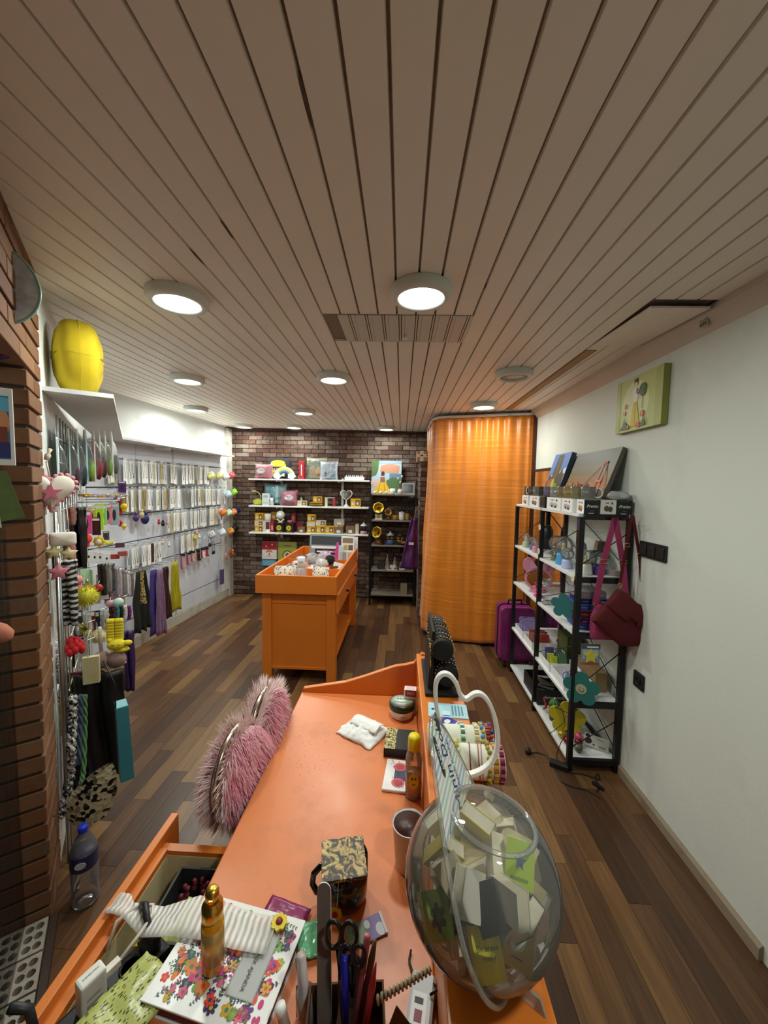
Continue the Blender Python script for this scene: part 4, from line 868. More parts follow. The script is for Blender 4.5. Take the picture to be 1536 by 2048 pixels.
# cable with adapter on the floor
t = thing('power_cable', 'black power cable with adapter trailing on the floor by the rack', 'cable', (0, 0, 0))
path = [onz(1058, 1507, 0), onz(1075, 1506, 0), onz(1092, 1512, 0), onz(1102, 1526, 0), onz(1112, 1545, 0), onz(1122, 1565, 0), onz(1145, 1575, 0), onz(1170, 1580, 0), onz(1190, 1590, 0), onz(1200, 1598, 0)]
MB().tube([p+V((0, 0, .004)) for p in path], .003, 6).build('cord', BLACK, t)
path = [onz(1140, 1546, 0), onz(1165, 1550, 0), onz(1185, 1556, 0), onz(1200, 1562, 0), onz(1196, 1548, 0), onz(1190, 1556, 0), onz(1198, 1575, 0), onz(1192, 1585, 0)]
MB().tube([p+V((0, 0, .005)) for p in path], .003, 6).build('cord', BLACK, t)
p = onz(1118, 1535, 0); MB().at(p, rz=-.5).box(-.05, .05, -.022, .022, .001, .03).build('adapter', mat('#151515', .5), t, bevel=.004)
p = onz(1056, 1507, 0); MB().at(p, rz=.4).lathe([(0, 0), (.016, 0), (.018, .01), (.014, .03), (0, .032)], 12).build('plug', BLACK, t)
MB().at(onz(1196, 1575, 0), rz=-1).box(-.03, .03, -.008, .008, .001, .016).build('cable_tie', BLACK, t)
path = [V((.995, 2.21, .20)), V((.975, 2.24, .12)), V((.96, 2.25, .05)), V((.955, 2.24, .005)), onz(1103, 1525, 0)+V((0, 0, .004))]
MB().tube(path, .0025, 6).build('cord', BLACK, t)
# ------------------------------------------------------------------ things on the desk
DZ = .7603; KZ = .9353
def frame(x, y, z): return MX((x, y, z)).transposed().to_euler()
def leopard(name='leopard_print', s=38, bg='#b9974a'):
    m, N, L, b = nt(name); tc = N.new('ShaderNodeTexCoord'); v = N.new('ShaderNodeTexNoise'); v.inputs['Scale'].default_value = s; v.inputs['Detail'].default_value = 3; v.inputs['Distortion'].default_value = 2.2; L.new(tc.outputs['Object'], v.inputs['Vector'])
    r = ramp(N, [(.36, '#161412'), (.46, '#3a3020'), (.52, bg), (.6, '#d8c07a'), (.68, '#2a241a')]); L.new(v.outputs['Fac'], r.inputs[0]); L.new(r.outputs[0], b.inputs['Base Color']); b.inputs['Roughness'].default_value = .4; return m
t = thing('coffee_mug', 'glossy black mug standing on the worn orange desk', 'mug', (-.098, .752, DZ), 0)
GB = mat('#0c0c0d', .08, 0, 0, coat=.6)
MB().lathe([(0, 0), (.032, 0), (.038, .004), (.042, .02), (.042, .094), (.0395, .094), (.0385, .02), (.03, .008), (0, .008)], 32).build('cup', GB, t)
MB().at(rz=math.pi+.25).tube([(.04, 0, .075), (.056, 0, .08), (.07, 0, .066), (.073, 0, .046), (.065, 0, .026), (.05, 0, .018), (.04, 0, .022)], .0065, 10).build('handle', GB, t)
MB().tube([(-.012, -.0425, .09), (-.014, -.045, .04), (-.016, -.046, .022)], .0007, 5).build('tea_string', WHITE, t)
g_ = MB().at((-.018, -.049, .008), rx=-.1).prism([(-.011, 0), (.009, -.004), (.014, .006), (.011, .018), (-.006, .021), (-.013, .012)], -.0006, .0006).build('tea_tag', mat('#e0b422', .5), t); MB().at((-.018, -.0502, .008), rx=-.1).prism(EL(0, .008, .006, .006), -.0003, 0).build('tag_print', mat('#a8302a', .5), g_)
o = MB().prism(rrect(.09, .09, .006, 4), -.003, .003).build('coaster', leopard(), loc=(-.105, .740, DZ+.0975), rot=(math.pi/2, 0, .21), bevel=.001); tag(o, 'square leopard-print coaster lying on top of the black mug', 'coaster')

# gold spray bottle, academic diary
nb = thing('diary', 'thick diary with a colourful floral cover lying on the near desk edge', 'book', (-.29, .618, DZ), math.radians(-10))
NW, NH, NT = .215, .17, .024
MB().box(-NW/2+.004, NW/2-.004, -NH/2+.004, NH/2-.004, .003, NT-.003).build('pages', mat('#6d2a26', .7, 0, .2, 80), nb)
MB().box(-NW/2, NW/2, -NH/2, NH/2, NT-.003, NT).build('cover', mat('#e9e9e6', .3), nb, bevel=.001); MB().box(-NW/2, NW/2, -NH/2, NH/2, 0, .003).build('back_cover', mat('#e9e9e6', .3), nb)
random.seed(33); it = []
PAL = ['#c22a6a', '#d8452e', '#e07a2e', '#5a2a6e', '#2f6a52', '#7da53a', '#c9a02e', '#3a3050', '#a33a8a', '#3f7f6a', '#d4607e']
for i in range(430):
    cx, cz = random.random(), random.random(); k = random.random(); c = random.choice(PAL); s = random.uniform(.7, 1.35)
    asp = NW/NH
    def q(pl_): return [(cx+a*s, cz+b_*s*asp) for a, b_ in pl_ if True]
    if not (.07 < cx < .93 and .08 < cz < .92): continue
    if k < .33:
        it.append((c, q(flower(0, 0, .045, random.choice((5, 6)), .45, 30)))); it.append((random.choice(PAL), q(EL(0, 0, .014, .014, 8))))
    elif k < .75:
        a = random.uniform(0, 6.28); ca, sa = math.cos(a), math.sin(a); cl = random.choice(['#2f6a52', '#1f2a3a', '#4d7a3a', '#b0306a', '#23202e'])
        it.append((cl, q([(-.05*ca-.002*sa, -.05*sa+.002*ca), (.05*ca-.002*sa, .05*sa+.002*ca), (.05*ca, .05*sa), (-.05*ca, -.05*sa)])))
        for j in range(4):
            u = -.04+.024*j
            for sd in (-1, 1):
                bx_, bz_ = u*ca, u*sa; dx, dz = .016*ca-.014*sa*sd, .016*sa+.014*ca*sd
                it.append((cl, q([(bx_, bz_), (bx_+dx*.5-dz*.25, bz_+dz*.5+dx*.25), (bx_+dx, bz_+dz), (bx_+dx*.5+dz*.25, bz_+dz*.5-dx*.25)])))
    else: it.append((c, q(EL(0, 0, .02, .03, 12))))
it += [('#8f9190', R4(.6, .22, .84, .82)), ('#aeb0ae', R4(.61, .23, .83, .81))]
prints(nb, NW, NH, 0, it, 'cover_print', M=MX.Translation((0, -NH/2, NT)) @ MX.Rotation(-math.pi/2, 4, 'X'), gap=.0000008)
text('AKADEMİK AJANDA', .0092, mat('#3a3a3c', .5), nb, (.215*.22, .0034, NT+.0024), (0, 0, -math.pi/2), depth=.0001)
NZ = DZ+NT+.0024
t = thing('spray_bottle', 'amber and gold spray bottle standing on the floral diary', 'bottle', (-.312, .602, NZ), .3)
MB().lathe([(0, 0), (.0165, 0), (.0185, .003), (.0185, .085), (.016, .093), (.0, .093)], 24).build('bottle', mat('#d08c12', .12, 0, .08, coat=.5), t)
MB().lathe([(.0188, .018), (.0188, .078)], 24).build('label_band', mat('#c9aa66', .35, .6, .2, 60), t)
MB().lathe([(.0155, .093), (.0175, .095), (.0175, .116), (.011, .12), (.0105, .124), (.0115, .125), (.0115, .14), (.008, .146), (0, .146)], 20).box(-.003, .003, -.016, -.008, .132, .138).build('pump', GOLD, t)

# lace ribbon, leaf-print pouch
def ribbon(name, label, pts, w_, m, cat='ribbon', parent=None):
    ps = [V(p) for p in pts]; b = MB(); n = len(ps); vs_ = []
    for i, p in enumerate(ps):
        tg = (ps[min(i+1, n-1)]-ps[max(i-1, 0)]).normalized(); sd = tg.cross(V((0, 0, 1))); sd = sd.normalized() if sd.length > .05 else V((0, 1, 0)); ww = w_[i] if isinstance(w_, list) else w_
        for k in range(5): vs_.append(p+sd*ww*(k/4-.5)+V((0, 0, .003*math.sin(k*2.1+i))))
    b.add(vs_, [(i*5+k, i*5+k+1, i*5+k+6, i*5+k+5) for i in range(n-1) for k in range(4)], None, True)
    o = b.build(name, m, parent, solid=.0008)
    return tag(o, label, cat) if not parent else o
def mesh_mat(c, sc, alpha):
    m, N, L, b = nt('ribbed_mesh'); g = N.new('ShaderNodeNewGeometry'); wv = N.new('ShaderNodeTexWave'); wv.inputs['Scale'].default_value = sc; wv.inputs['Distortion'].default_value = .6; L.new(g.outputs['Position'], wv.inputs['Vector'])
    r = N.new('ShaderNodeMapRange'); r.inputs['To Min'].default_value = alpha; r.inputs['To Max'].default_value = 1; L.new(wv.outputs['Fac'], r.inputs['Value']); L.new(r.outputs['Result'], b.inputs['Alpha']); b.inputs['Base Color'].default_value = (*lin(c), 1); b.inputs['Roughness'].default_value = .6; return m
ribbon('lace_ribbon', 'white ribbed mesh ribbon trailing from the diary over the open drawer', [(-.60, .735, .73), (-.575, .73, .735), (-.55, .715, .742), (-.48, .69, .752), (-.40, .675, .79), (-.34, .668, NZ+.003), (-.28, .655, NZ+.003), (-.225, .65, NZ+.003)], [.045, .04, .025, .055, .075, .07, .065, .06], mesh_mat('#f0ede6', 26, .3))
def leaf_mat():
    m, N, L, b = nt('leaf_print'); tc = N.new('ShaderNodeTexCoord'); mp = N.new('ShaderNodeMapping'); mp.inputs['Scale'].default_value = (55, 22, 30); mp.inputs['Rotation'].default_value = (0, 0, .6); L.new(tc.outputs['Object'], mp.inputs['Vector']); v = N.new('ShaderNodeTexVoronoi'); L.new(mp.outputs[0], v.inputs['Vector'])
    r = ramp(N, [(.30, '#26301a'), (.34, '#b5bb6a')]); r.color_ramp.interpolation = 'LINEAR'; L.new(v.outputs['Distance'], r.inputs[0]); L.new(r.outputs[0], b.inputs['Base Color']); b.inputs['Roughness'].default_value = .3; return m
b = MB().grid(lambda u, v: ((u-.5)*.095, (v-.5)*.13, .008+.006*noise.noise(V((u*4, v*6, 1)))+.004*math.sin(math.pi*u)), 10, 16)
tag(b.build('leaf_pouch', leaf_mat(), loc=(-.432, .545, .765), rz=-.45, solid=.008), 'yellow-green pouch with dark leaf print lying at the desk edge', 'pouch')

# drawer contents
t = thing('drawer_organiser', 'dark grey open organiser box inside the pulled-out drawer', 'organiser', (-.468, .79, .5615), 0)
for a in ((-.06, .06, .075, .08), (-.06, .06, -.08, -.075), (-.06, -.055, -.075, .075), (.055, .06, -.075, .075)): MB().box(a[0], a[1], a[2], a[3], .003, .115).build('side', mat('#2c2f30', .5), t)
MB().box(-.06, .06, -.08, .08, 0, .003).build('bottom', mat('#2c2f30', .5), t)
random.seed(4)
for i, (px_, c, lb, dm) in enumerate([((-.455, .77), '#c3c66c', 'yellow-green paper sachet inside the organiser', (.05, .08)), ((-.44, .80), '#cfd3cc', 'small printed receipt lying in the organiser', (.04, .05)), ((-.48, .75), '#b3bb5e', 'olive sachet in the near part of the organiser', (.04, .06)), ((-.53, .75), '#d0c23a', 'yellow wrapper between drawer side and organiser', (.022, .07)), ((-.535, .79), '#d8d8d2', 'white crumpled wrapper between drawer side and organiser', (.02, .05))]):
    o = MB().grid(lambda u, v: ((u-.5)*dm[0], (v-.5)*dm[1], .004*noise.noise(V((u*5, v*5, i)))), 8, 8).build('sachet', mat(c, .4, 0, .2, 40), loc=(*px_, .65-.008*i if i < 3 else .63), rot=(.3*(-1)**i, .35, .5*i), solid=.002); tag(o, lb, 'wrapper')
t = thing('bead_string', 'string of dark red beads heaped in the organiser', 'beads', (-.475, .83, .60))
for i in range(36): MB().sph((.03*math.cos(i*.7)*(1-.01*i), .032*math.sin(i*.7), .045+.012*math.sin(i*1.9)), .006, 8, k=6).build('bead', mat('#7a2f3e', .3), t)
tag(MB().box(-.052, .052, -.07, .07, 0, .04).build('paper_filling', mat('#8d8a62', .7, 0, .5, 60), loc=(-.468, .79, .565)), 'crumpled paper filling at the bottom of the organiser', 'paper')
# power strip with charger
ps = thing('power_strip', 'black power strip with plugs lying in the drawer', 'power strip', (-.515, .615, .66), math.radians(62), None)
MB().box(-.14, .10, -.03, .03, 0, .045).build('body', mat('#1a1d1f', .4), ps, bevel=.008)
for xx in (-.02, .04): MB().lathe([(.02, .045), (.021, .048), (.018, .048), (.016, .044), (0, .044)], 16, c=(xx, 0, 0)).build('outlet', BLACK, ps)
pg = MB().at((-.10, .005, .045)).lathe([(0, 0), (.02, 0), (.021, .02), (.012, .04), (0, .045)], 16).tube([(0, 0, .04), (-.0, .02, .07), (-.02, .03, .09)], .007, 8).build('plug', mat('#26292b', .45), ps)
pg = MB().at((.075, .0, .045)).lathe([(0, 0), (.018, 0), (.019, .02), (.011, .036), (0, .04)], 16).tube([(0, 0, .035), (0, .012, .06), (.01, .035, .06), (.015, .06, .04), (.02, .075, .0)], .0065, 8).build('plug', mat('#26292b', .45), ps)
t = thing('phone_charger', 'white phone charger with its cable plugged into the power strip', 'charger', (-.515, .615, .705), math.radians(62))
MB().box(-.045, -.005, -.013, .013, .0, .062).build('body', mat('#e6e6dc', .4), t, bevel=.004)
prints(t, .03, .05, -.0133, [('#a9a9a2', R4(.1, .1, .9, .35)), ('#b5b5ae', R4(.1, .5, .8, .6))], M=MX.Translation((-.025, 0, .005)))
MB().box(-.003, .02, -.006, .006, .03, .042).tube([(.02, 0, .036), (.055, 0, .05), (.085, .01, .055), (.1, .035, .045), (.085, .065, .04), (.05, .075, .035), (.03, .07, .0)], .0032, 8).build('cable', mat('#e4ddd0', .5), t)
text('SAMSUNG', .0055, mat('#9a9a94', .5), t, (-.025, 0, .0625), (0, 0, 0), depth=.0001)

# white paper bag, cream jar, small cartons
b = MB()
def crum(u, v): x = (u-.5)*.15; y = (v-.5)*.125; return (x+.006*noise.noise(V((u*6, v*6, 7))), y+.008*noise.noise(V((u*5, v*5, 3))), .001+max(0, .022*(math.sin(math.pi*u)*math.sin(math.pi*v))**.5*(1+.6*noise.noise(V((u*7, v*3, 1))))+.008*abs(noise.noise(V((u*12, v*12, 5))))))
bg_ = thing('paper_bag', 'crumpled white paper bag lying on the desk', 'bag', (-.118, 1.295, DZ), -.55)
b.grid(crum, 30, 26).build('body', mat('#e9ebe8', .5, 0, .08, 30), bg_, solid=.002)
b = MB(); b.grid(lambda u, v: ((u-.5)*.11+.005, (v-.5)*.06+.015, .024+.012*math.sin(math.pi*v)+.004*noise.noise(V((u*9, v*9, 2)))), 16, 10).build('folded_flap', mat('#f0f1ee', .5, 0, .08, 30), bg_, solid=.002)
t = thing('cream_jar', 'white cream jar with a dark green screw lid', 'jar', (.016, 1.405, DZ), 0)
MB().lathe([(0, 0), (.034, 0), (.042, .005), (.046, .03), (.046, .034), (0, .034)], 28).build('jar', mat('#eceae6', .35), t)
ld = MB().lathe([(.0475, .034), (.0475, .054), (.044, .057), (.0, .057)], 28).build('lid', mat('#12351f', .3), t)
MB().lathe([(.042, .0573), (0, .0574)], 28).build('lid_label', mat('#e3ebe2', .35), ld); MB().at((0, 0, .0576)).add([(-.04, -.004, 0), (-.02, -.001, 0), (.0, -.006, 0), (.04, .002, 0), (.04, -.008, 0), (0, -.016, 0), (-.02, -.01, 0), (-.038, -.014, 0)], [(0, 1, 2, 3, 4, 5, 6, 7)]).build('lid_stripe', mat('#7fae86', .4), ld)
text('ARKO', .014, mat('#3d6a4a', .5), t, (0, .012, .0582), (0, 0, -.05), depth=.0002); text('ARKO', .011, mat('#9fb3a4', .5), t, (.006, -.0455, .016), (math.pi/2, 0, 0), depth=.0006)
e = carton('medicine_carton', 'white carton with red print standing by the divider', 'box', (.048, 1.43, DZ), (.046, .03, .095), '#ece8e6', f=[('#b22436', R4(.1, .72, 1, .98)), ('#c9a8a8', R4(.3, .45, .7, .6)), ('#8a8a88', R4(.1, .1, .8, .14))], t=[('#e9c4c4', R4(.1, .2, .9, .8))], rz=-.1)
text('RED', .016, WHITE, e, (.003, -.0158, .081), (math.pi/2, 0, 0), depth=.0002)
e = carton('card_box', 'black card box with gold filigree lid', 'box', (.01, 1.225, DZ), (.095, .105, .03), '#191a1c', rz=-.08)
MB().box(-.0478, -.012, -.053, .053, .0295, .0308).box(-.0482, -.0474, -.053, .053, .0, .03).build('filigree', leopard('filigree', 70, '#d8cf7a'), e)
text('BLACK SEA', .011, mat('#c9c9c6', .5), e, (.032, -.005, .0306), (0, 0, math.pi/2), depth=.0002)
e = carton('patterned_notebook', 'white notebook with speckles and two pink discs on it', 'book', (.0, 1.095, DZ), (.07, .125, .008), '#eceae8', t=[('#3d4566', R4(.42, .3, .95, .7)), ('#d8606a', EL(.62, .24, .28, .14)), ('#d8606a', EL(.62, .74, .28, .14)), ('#b5424e', EL(.62, .24, .18, .08)), ('#b5424e', EL(.62, .74, .18, .08))]+[('#2b2d33', EL(random.uniform(.06, .94), random.choice((random.uniform(.03, .1), random.uniform(.9, .97), random.uniform(.1, .9))) if random.random() < .5 else random.uniform(.03, .97), .025, .012, 6)) for i in range(26)], rz=-.1)
t = thing('lotion_bottle', 'clear bottle with a yellow cap and a yellow smiley sticker', 'bottle', (.048, 1.03, DZ), 0)
MB().lathe([(0, 0), (.021, 0), (.023, .004), (.023, .11), (.018, .128), (.012, .133), (.012, .138), (0, .138)], 24).build('bottle', glass('#e8dcc8', .03, .25), t)
MB().lathe([(0, .002), (.0205, .002), (.0212, .07), (0, .07)], 20).build('liquid', mat('#c98a64', .2, 0, .1, trans=.6), t)
MB().lathe([(.0165, .136), (.0175, .138), (.0165, .17), (.014, .176), (.0, .177)], 22).build('cap', mat('#ecdb1e', .35), t)
s_ = MB().at((0, -.0236, .058)).prism(EL(0, 0, .014, .022, 18), -.0008, .0).build('sticker', mat('#ddd02a', .4), t); MB().at((0, -.0246, .058)).prism(EL(-.004, .008, .0025, .004, 8), -.0004, 0).prism(EL(.005, .008, .0025, .004, 8), -.0004, 0).prism([(-.006, -.006), (0, -.011), (.006, -.006), (0, -.008)], -.0004, 0).build('sticker_face', mat('#3a3418', .5), s_)
t = thing('paper_cup', 'white-rimmed cup with dark inside, half hidden behind the clear ball', 'cup', (.032, .83, DZ), 0)
MB().lathe([(0, 0), (.03, 0), (.038, .1), (.04, .102), (.0385, .1005), (.036, .1), (.029, .004), (0, .003)], 28).build('cup', [mat('#e6e2da', .5)], t); MB().lathe([(.0372, .099), (.0305, .01), (0, .008)][::-1], 28).build('inside', mat('#3b1a14', .4), t)

# things in the pen holder at the near edge
ph = thing('pen_holder', 'brown cardboard pen holder at the near edge of the desk', 'pen holder', (-.07, .535, DZ), .1)
for a in ((-.06, .06, -.035, -.032), (-.06, .06, .032, .035), (-.06, -.057, -.032, .032), (.057, .06, -.032, .032)): MB().box(a[0], a[1], a[2], a[3], .002, .062).build('side', mat('#5c3d22', .8, 0, .15, 30), ph)
MB().box(-.06, .06, -.035, .035, 0, .002).build('bottom', mat('#5c3d22', .8), ph)
def rod(name, label, cat, a, c, r, m, n=10, flat=None):
    a, c = V(a), V(c); d_ = c-a; ln = d_.length; z_ = d_.normalized(); x_ = z_.cross(V((0, 1, 0))).normalized()*-1; y_ = z_.cross(x_)
    t_ = thing(name, label, cat, a, 0, None, frame(x_, y_, z_)); return t_, ln
t, ln = rod('nail_file', 'long grey-brown nail file standing in the pen holder', 'nail file', (-.105, .545, .775), ony(648, 1772, .6), .01, None)
MB().prism(rrect(.0225, ln+.01, .011, 6, 0, ln/2), -.0015, .0015).build('board', mat('#6e5f58', .9, 0, .15, 120), t); MB().prism(rrect(.0235, ln+.0105, .0115, 6, 0, ln/2), -.0009, .0012).build('core', WHITE, t)
t, ln = rod('nail_file', 'wide brown paddle file leaning to the right in the pen holder', 'nail file', (-.075, .53, .77), ony(708, 1905, .56), .01, None)
MB().prism(rrect(.026, ln, .0125, 6, 0, ln/2), -.002, .002).build('board', mat('#6b5245', .9, 0, .15, 120), t)
def scissors(label, a, c, m, m2, s=1):
    t, ln = rod('scissors', label, 'scissors', a, c, 0, None)
    for sd in (-1, 1):
        MB().tube([(sd*.013*s+.012*s*math.cos(q), 0, ln-.02*s+.02*s*math.sin(q)) for q in [2*math.pi*i/18 for i in range(18)]], .0036*s, 8, closed=True).tube([(sd*.006*s, 0, ln-.038*s), (0, 0, ln*.45)], .004*s, 7).build('handle', m, t)
        MB().prism([(-.005, ln*.5), (.005, ln*.5), (sd*.004, .0)], sd*.0006-.0005, sd*.0006+.0005).build('blade', STEEL, t)
scissors('black scissors standing handles up in the pen holder', (-.08, .55, .775), ony(683, 1843, .57), mat('#111113', .35), STEEL, 1.0)
scissors('blue-bladed scissors with black handles beside the pink pen', (-.06, .535, .775), ony(705, 1890, .555), mat('#16161c', .4), STEEL, .8)
t, ln = rod('blue_pen', 'dark blue pen standing in the pen holder', 'pen', (-.07, .535, .775), ony(688, 1915, .55), 0, None); MB().lathe([(0, 0), (.006, 0), (.006, ln), (0, ln)], 10).build('barrel', mat('#1c1e8a', .3), t)
t, ln = rod('pink_pen', 'pink pen with a silver clip in the pen holder', 'pen', (-.06, .535, .775), ony(735, 1868, .57), 0, None)
MB().lathe([(0, 0), (.0055, 0), (.0055, ln*.9), (0, ln*.9)], 10).build('barrel', mat('#e07a9a', .3), t); MB().lathe([(.006, ln*.62), (.006, ln*.98), (.003, ln), (0, ln)], 10).build('cap', mat('#cf7a84', .3), t)
t, ln = rod('brown_pen', 'brown wooden stick pen right of the pink pen', 'pen', (-.052, .535, .775), ony(750, 1880, .57), 0, None); MB().lathe([(0, 0), (.005, 0), (.0055, ln*.8), (.003, ln), (0, ln)], 10).build('barrel', mat('#6a4a30', .5), t)
t, ln = rod('red_pencil', 'red twisted pencil pointing up at the near edge', 'pencil', (-.045, .52, .775), ony(752, 1925, .54), 0, None); MB().lathe([(0, 0), (.0055, 0), (.0055, ln*.75), (.001, ln), (0, ln)], 8).build('barrel', mat('#c23c48', .4), t)
t, ln = rod('twine_stick', 'stick wrapped with pale twine reaching over to the clear ball', 'stick', ony(752, 2002, .53), ony(862, 1938, .56), 0, None)
MB().lathe([(.003, 0), (.003, ln)], 8).build('stick', mat('#6a5236', .7), t)
for i in range(14): MB().tube([(.0042*math.cos(q), .0042*math.sin(q), ln*(i+.5)/14+.001*math.sin(q)) for q in [2*math.pi*k/10 for k in range(10)]], .0022, 6, closed=True).build('twine', mat('#b9ab8a', .8), t)
t, ln = rod('white_tube', 'clear-capped white tube standing left of the plaid ribbon', 'tube', (-.135, .55, .765), ony(602, 1912, .575), 0, None)
MB().lathe([(0, 0), (.011, 0), (.011, ln*.55), (.008, ln*.6), (.007, ln), (0, ln)], 14).build('tube', mat('#b79a94', .4), t); MB().lathe([(.013, 0), (.013, ln*.5), (.0085, ln*.62), (.008, ln*1.02), (0, ln*1.03)], 14).build('cap', glass('#f2f2f2', .05, .3), t)
t, ln = rod('white_lipstick', 'white capped lip balm poking up at the bottom left of the holder', 'lip balm', (-.155, .53, .762), ony(560, 2012, .54), 0, None); MB().lathe([(0, 0), (.008, 0), (.008, ln), (0, ln)], 12).build('case', mat('#a08478', .4), t); MB().lathe([(.0082, ln*.8), (.0082, ln*1.02), (0, ln*1.02)], 12).build('cap', WHITE, t)
def plaid():
    m, N, L, b = nt('plaid'); tc = N.new('ShaderNodeTexCoord'); mp = N.new('ShaderNodeMapping'); mp.inputs['Scale'].default_value = (140, 140, 140); L.new(tc.outputs['Object'], mp.inputs['Vector']); sp = N.new('ShaderNodeSeparateXYZ'); L.new(mp.outputs[0], sp.inputs[0])
    def band(o):
        s_ = N.new('ShaderNodeMath'); s_.operation = 'SINE'; L.new(o, s_.inputs[0]); r_ = N.new('ShaderNodeMapRange'); r_.inputs['From Min'].default_value = .3; r_.inputs['From Max'].default_value = .6; L.new(s_.outputs[0], r_.inputs['Value']); return r_.outputs['Result']
    a = band(sp.outputs['X']); c = band(sp.outputs['Z']); x1_ = N.new('ShaderNodeMix'); x1_.data_type = 'RGBA'; L.new(a, x1_.inputs[0]); x1_.inputs[6].default_value = (*lin('#4a4a26'), 1); x1_.inputs[7].default_value = (*lin('#c9a06a'), 1)
    x2_ = N.new('ShaderNodeMix'); x2_.data_type = 'RGBA'; md = N.new('ShaderNodeMath'); md.operation = 'MULTIPLY'; md.inputs[1].default_value = .6; L.new(c, md.inputs[0]); L.new(md.outputs[0], x2_.inputs[0]); L.new(x1_.outputs[2], x2_.inputs[6]); x2_.inputs[7].default_value = (*lin('#7d2a22'), 1); L.new(x2_.outputs[2], b.inputs['Base Color']); return m
tag(MB().grid(lambda u, v: ((u-.5)*.06, .006*math.sin(math.pi*u*2), .002+v*.055), 14, 6).build('plaid_ribbon', plaid(), loc=(-.125, .565, DZ), rz=.1, solid=.002), 'folded plaid ribbon in green and red beside the nail files', 'ribbon')
tag(MB().grid(lambda u, v: ((u-.5)*.07+.01*v, -.02*math.sin(v*2.2), .002+v*.062), 6, 8).build('white_paper', mat('#e6e8e4', .5), loc=(-.092, .493, DZ), rz=.15, solid=.001), 'curled sheet of white paper in front of the pen holder', 'paper')
tag(MB().prism([(-.05, 0), (.06, 0), (.04, .02), (-.01, .075)], -.001, .001).build('cardboard_flap', mat('#5e3f20', .8), loc=(.02, .515, DZ), rot=(-.35, 0, .1)), 'brown triangular cardboard flap standing beside the pen holder', 'cardboard')
e = carton('white_adapter', 'white adapter with a printed label lying by the counter', 'adapter', (.048, .578, DZ), (.04, .075, .03), '#c3c9cb', t=[('#e9ebea', R4(.15, .05, .75, .6)), ('#8a3a4a', R4(.3, .1, .6, .3)), ('#333333', R4(.25, .4, .6, .5))], rz=-.2, bev=.004)
t = thing('black_cable', 'thin black cable curling over the desk by the clear ball', 'cable', (0, 0, 0)); MB().tube([onz(822, 1900, DZ+.004), onz(818, 1920, DZ+.004), onz(825, 1945, DZ+.004), onz(850, 1960, DZ+.02), onz(880, 1975, DZ+.034), onz(860, 1990, DZ+.034)], .002, 7).build('cord', BLACK, t)
# small packets behind the mug
e = carton('spotted_card', 'green and lilac spotted card lying in front of the mug', 'card', (-.052, .69, DZ), (.075, .04, .004), '#7e9c7e', t=[('#8a7ab0', R4(.5, 0, 1, 1)), ('#d9dce0', EL(.85, .3, .12, .3)), ('#d9dce0', EL(.55, .7, .08, .2)), ('#4f6a4f', EL(.2, .6, .06, .14)), ('#dfe3e0', R4(.94, 0, 1, 1))], rz=.45)
o = MB().grid(lambda u, v: ((u-.5)*.05, (v-.5)*.06, .006+.006*noise.noise(V((u*5, v*5, 4)))), 10, 10).build('green_sachet', mat('#63a878', .2), loc=(-.155, .665, DZ+.003), rz=.3, solid=.003); tag(o, 'shiny green sachet between the diary and the nail file', 'sachet')
o = MB().grid(lambda u, v: ((u-.5)*.09, (v-.5)*.035, .004+.003*noise.noise(V((u*5, v*5, 9)))), 10, 6).build('pink_sachet', mat('#8a2a5a', .25), loc=(-.215, .712, DZ+.002), rz=-.25, solid=.003); tag(o, 'purple and pink foil sachet at the far edge of the diary', 'sachet')
t = thing('flower_ring', 'yellow flower ring lying on the far corner of the diary', 'ring', (-.218, .672, NZ), 0)
MB().at(rx=-math.pi/2).prism(flower(0, 0, .016, 8, .3), -.006, -.001).build('petals', mat('#dcc41e', .35), t); MB().lathe([(.007, .006), (.005, .01), (0, .0105)], 12).build('centre', mat('#8a3a22', .5), t)
random.seed(12); dp = MB()
for i in range(60):
    p = onz(random.gauss(615, 25), random.gauss(1510, 28), DZ); dp.sph((p.x, p.y, p.z), (.0018*random.uniform(.4, 1), .0022*random.uniform(.4, 1.2), .0008), 6, k=4)
o = dp.build('water_drops', glass('#ffffff', .02, .35)); o['kind'] = 'stuff'; tag(o, 'scatter of tiny water drops on the worn desk top', 'water')
# ------------------------------------------------------------------ on the raised counter
t = thing('bracelet_stand', 'black tiered bracelet stand with gold chains at the far end of the counter', 'jewelry stand', (.145, 1.36, KZ), 0)
BV = mat('#121214', .7, 0, .1)
MB().prism([(-.055, 0), (.055, 0), (.055, .012), (-.055, .012)], -.13, .13).build('base', BV, t, bevel=.003)
MB().prism([(-.045, .01), (-.028, .01), (-.024, .21), (-.034, .21)], -.1, .1).build('back_board', BV, t, bevel=.002)
for z_, x_ in ((.155, -.001), (.068, .018)):
    r_ = MB().at((x_, 0, z_), rx=math.pi/2).lathe([(0, -.125), (.033, -.125), (.036, -.122), (.036, .122), (.033, .125), (0, .125)], 24).build('roll', BV, t)
    for k in range(7):
        yy = -.1+.032*k+.006*math.sin(k*3); m_ = (GOLD, mat('#c9c9c9', .25, 1), mat('#5a3a3e', .5), GOLD, mat('#2d2a28', .5), GOLD, mat('#b9b9bb', .25, 1))[k]
        b = MB().at((x_, yy, z_))
        for q in range(22): a = 2*math.pi*q/22; b.sph((.0385*math.cos(a), .003*math.sin(q), .0385*math.sin(a)), .0032, 6, k=4)
        b.build('bracelet', m_, r_)
    for k, yy in enumerate((-.09, -.03)):
        b = MB()
        for q in range(16): b.sph((-.036+x_, yy-.01*math.sin(q*.2), z_-.0065*q), .0026, 6, k=4)
        b.build('chain', GOLD, t)
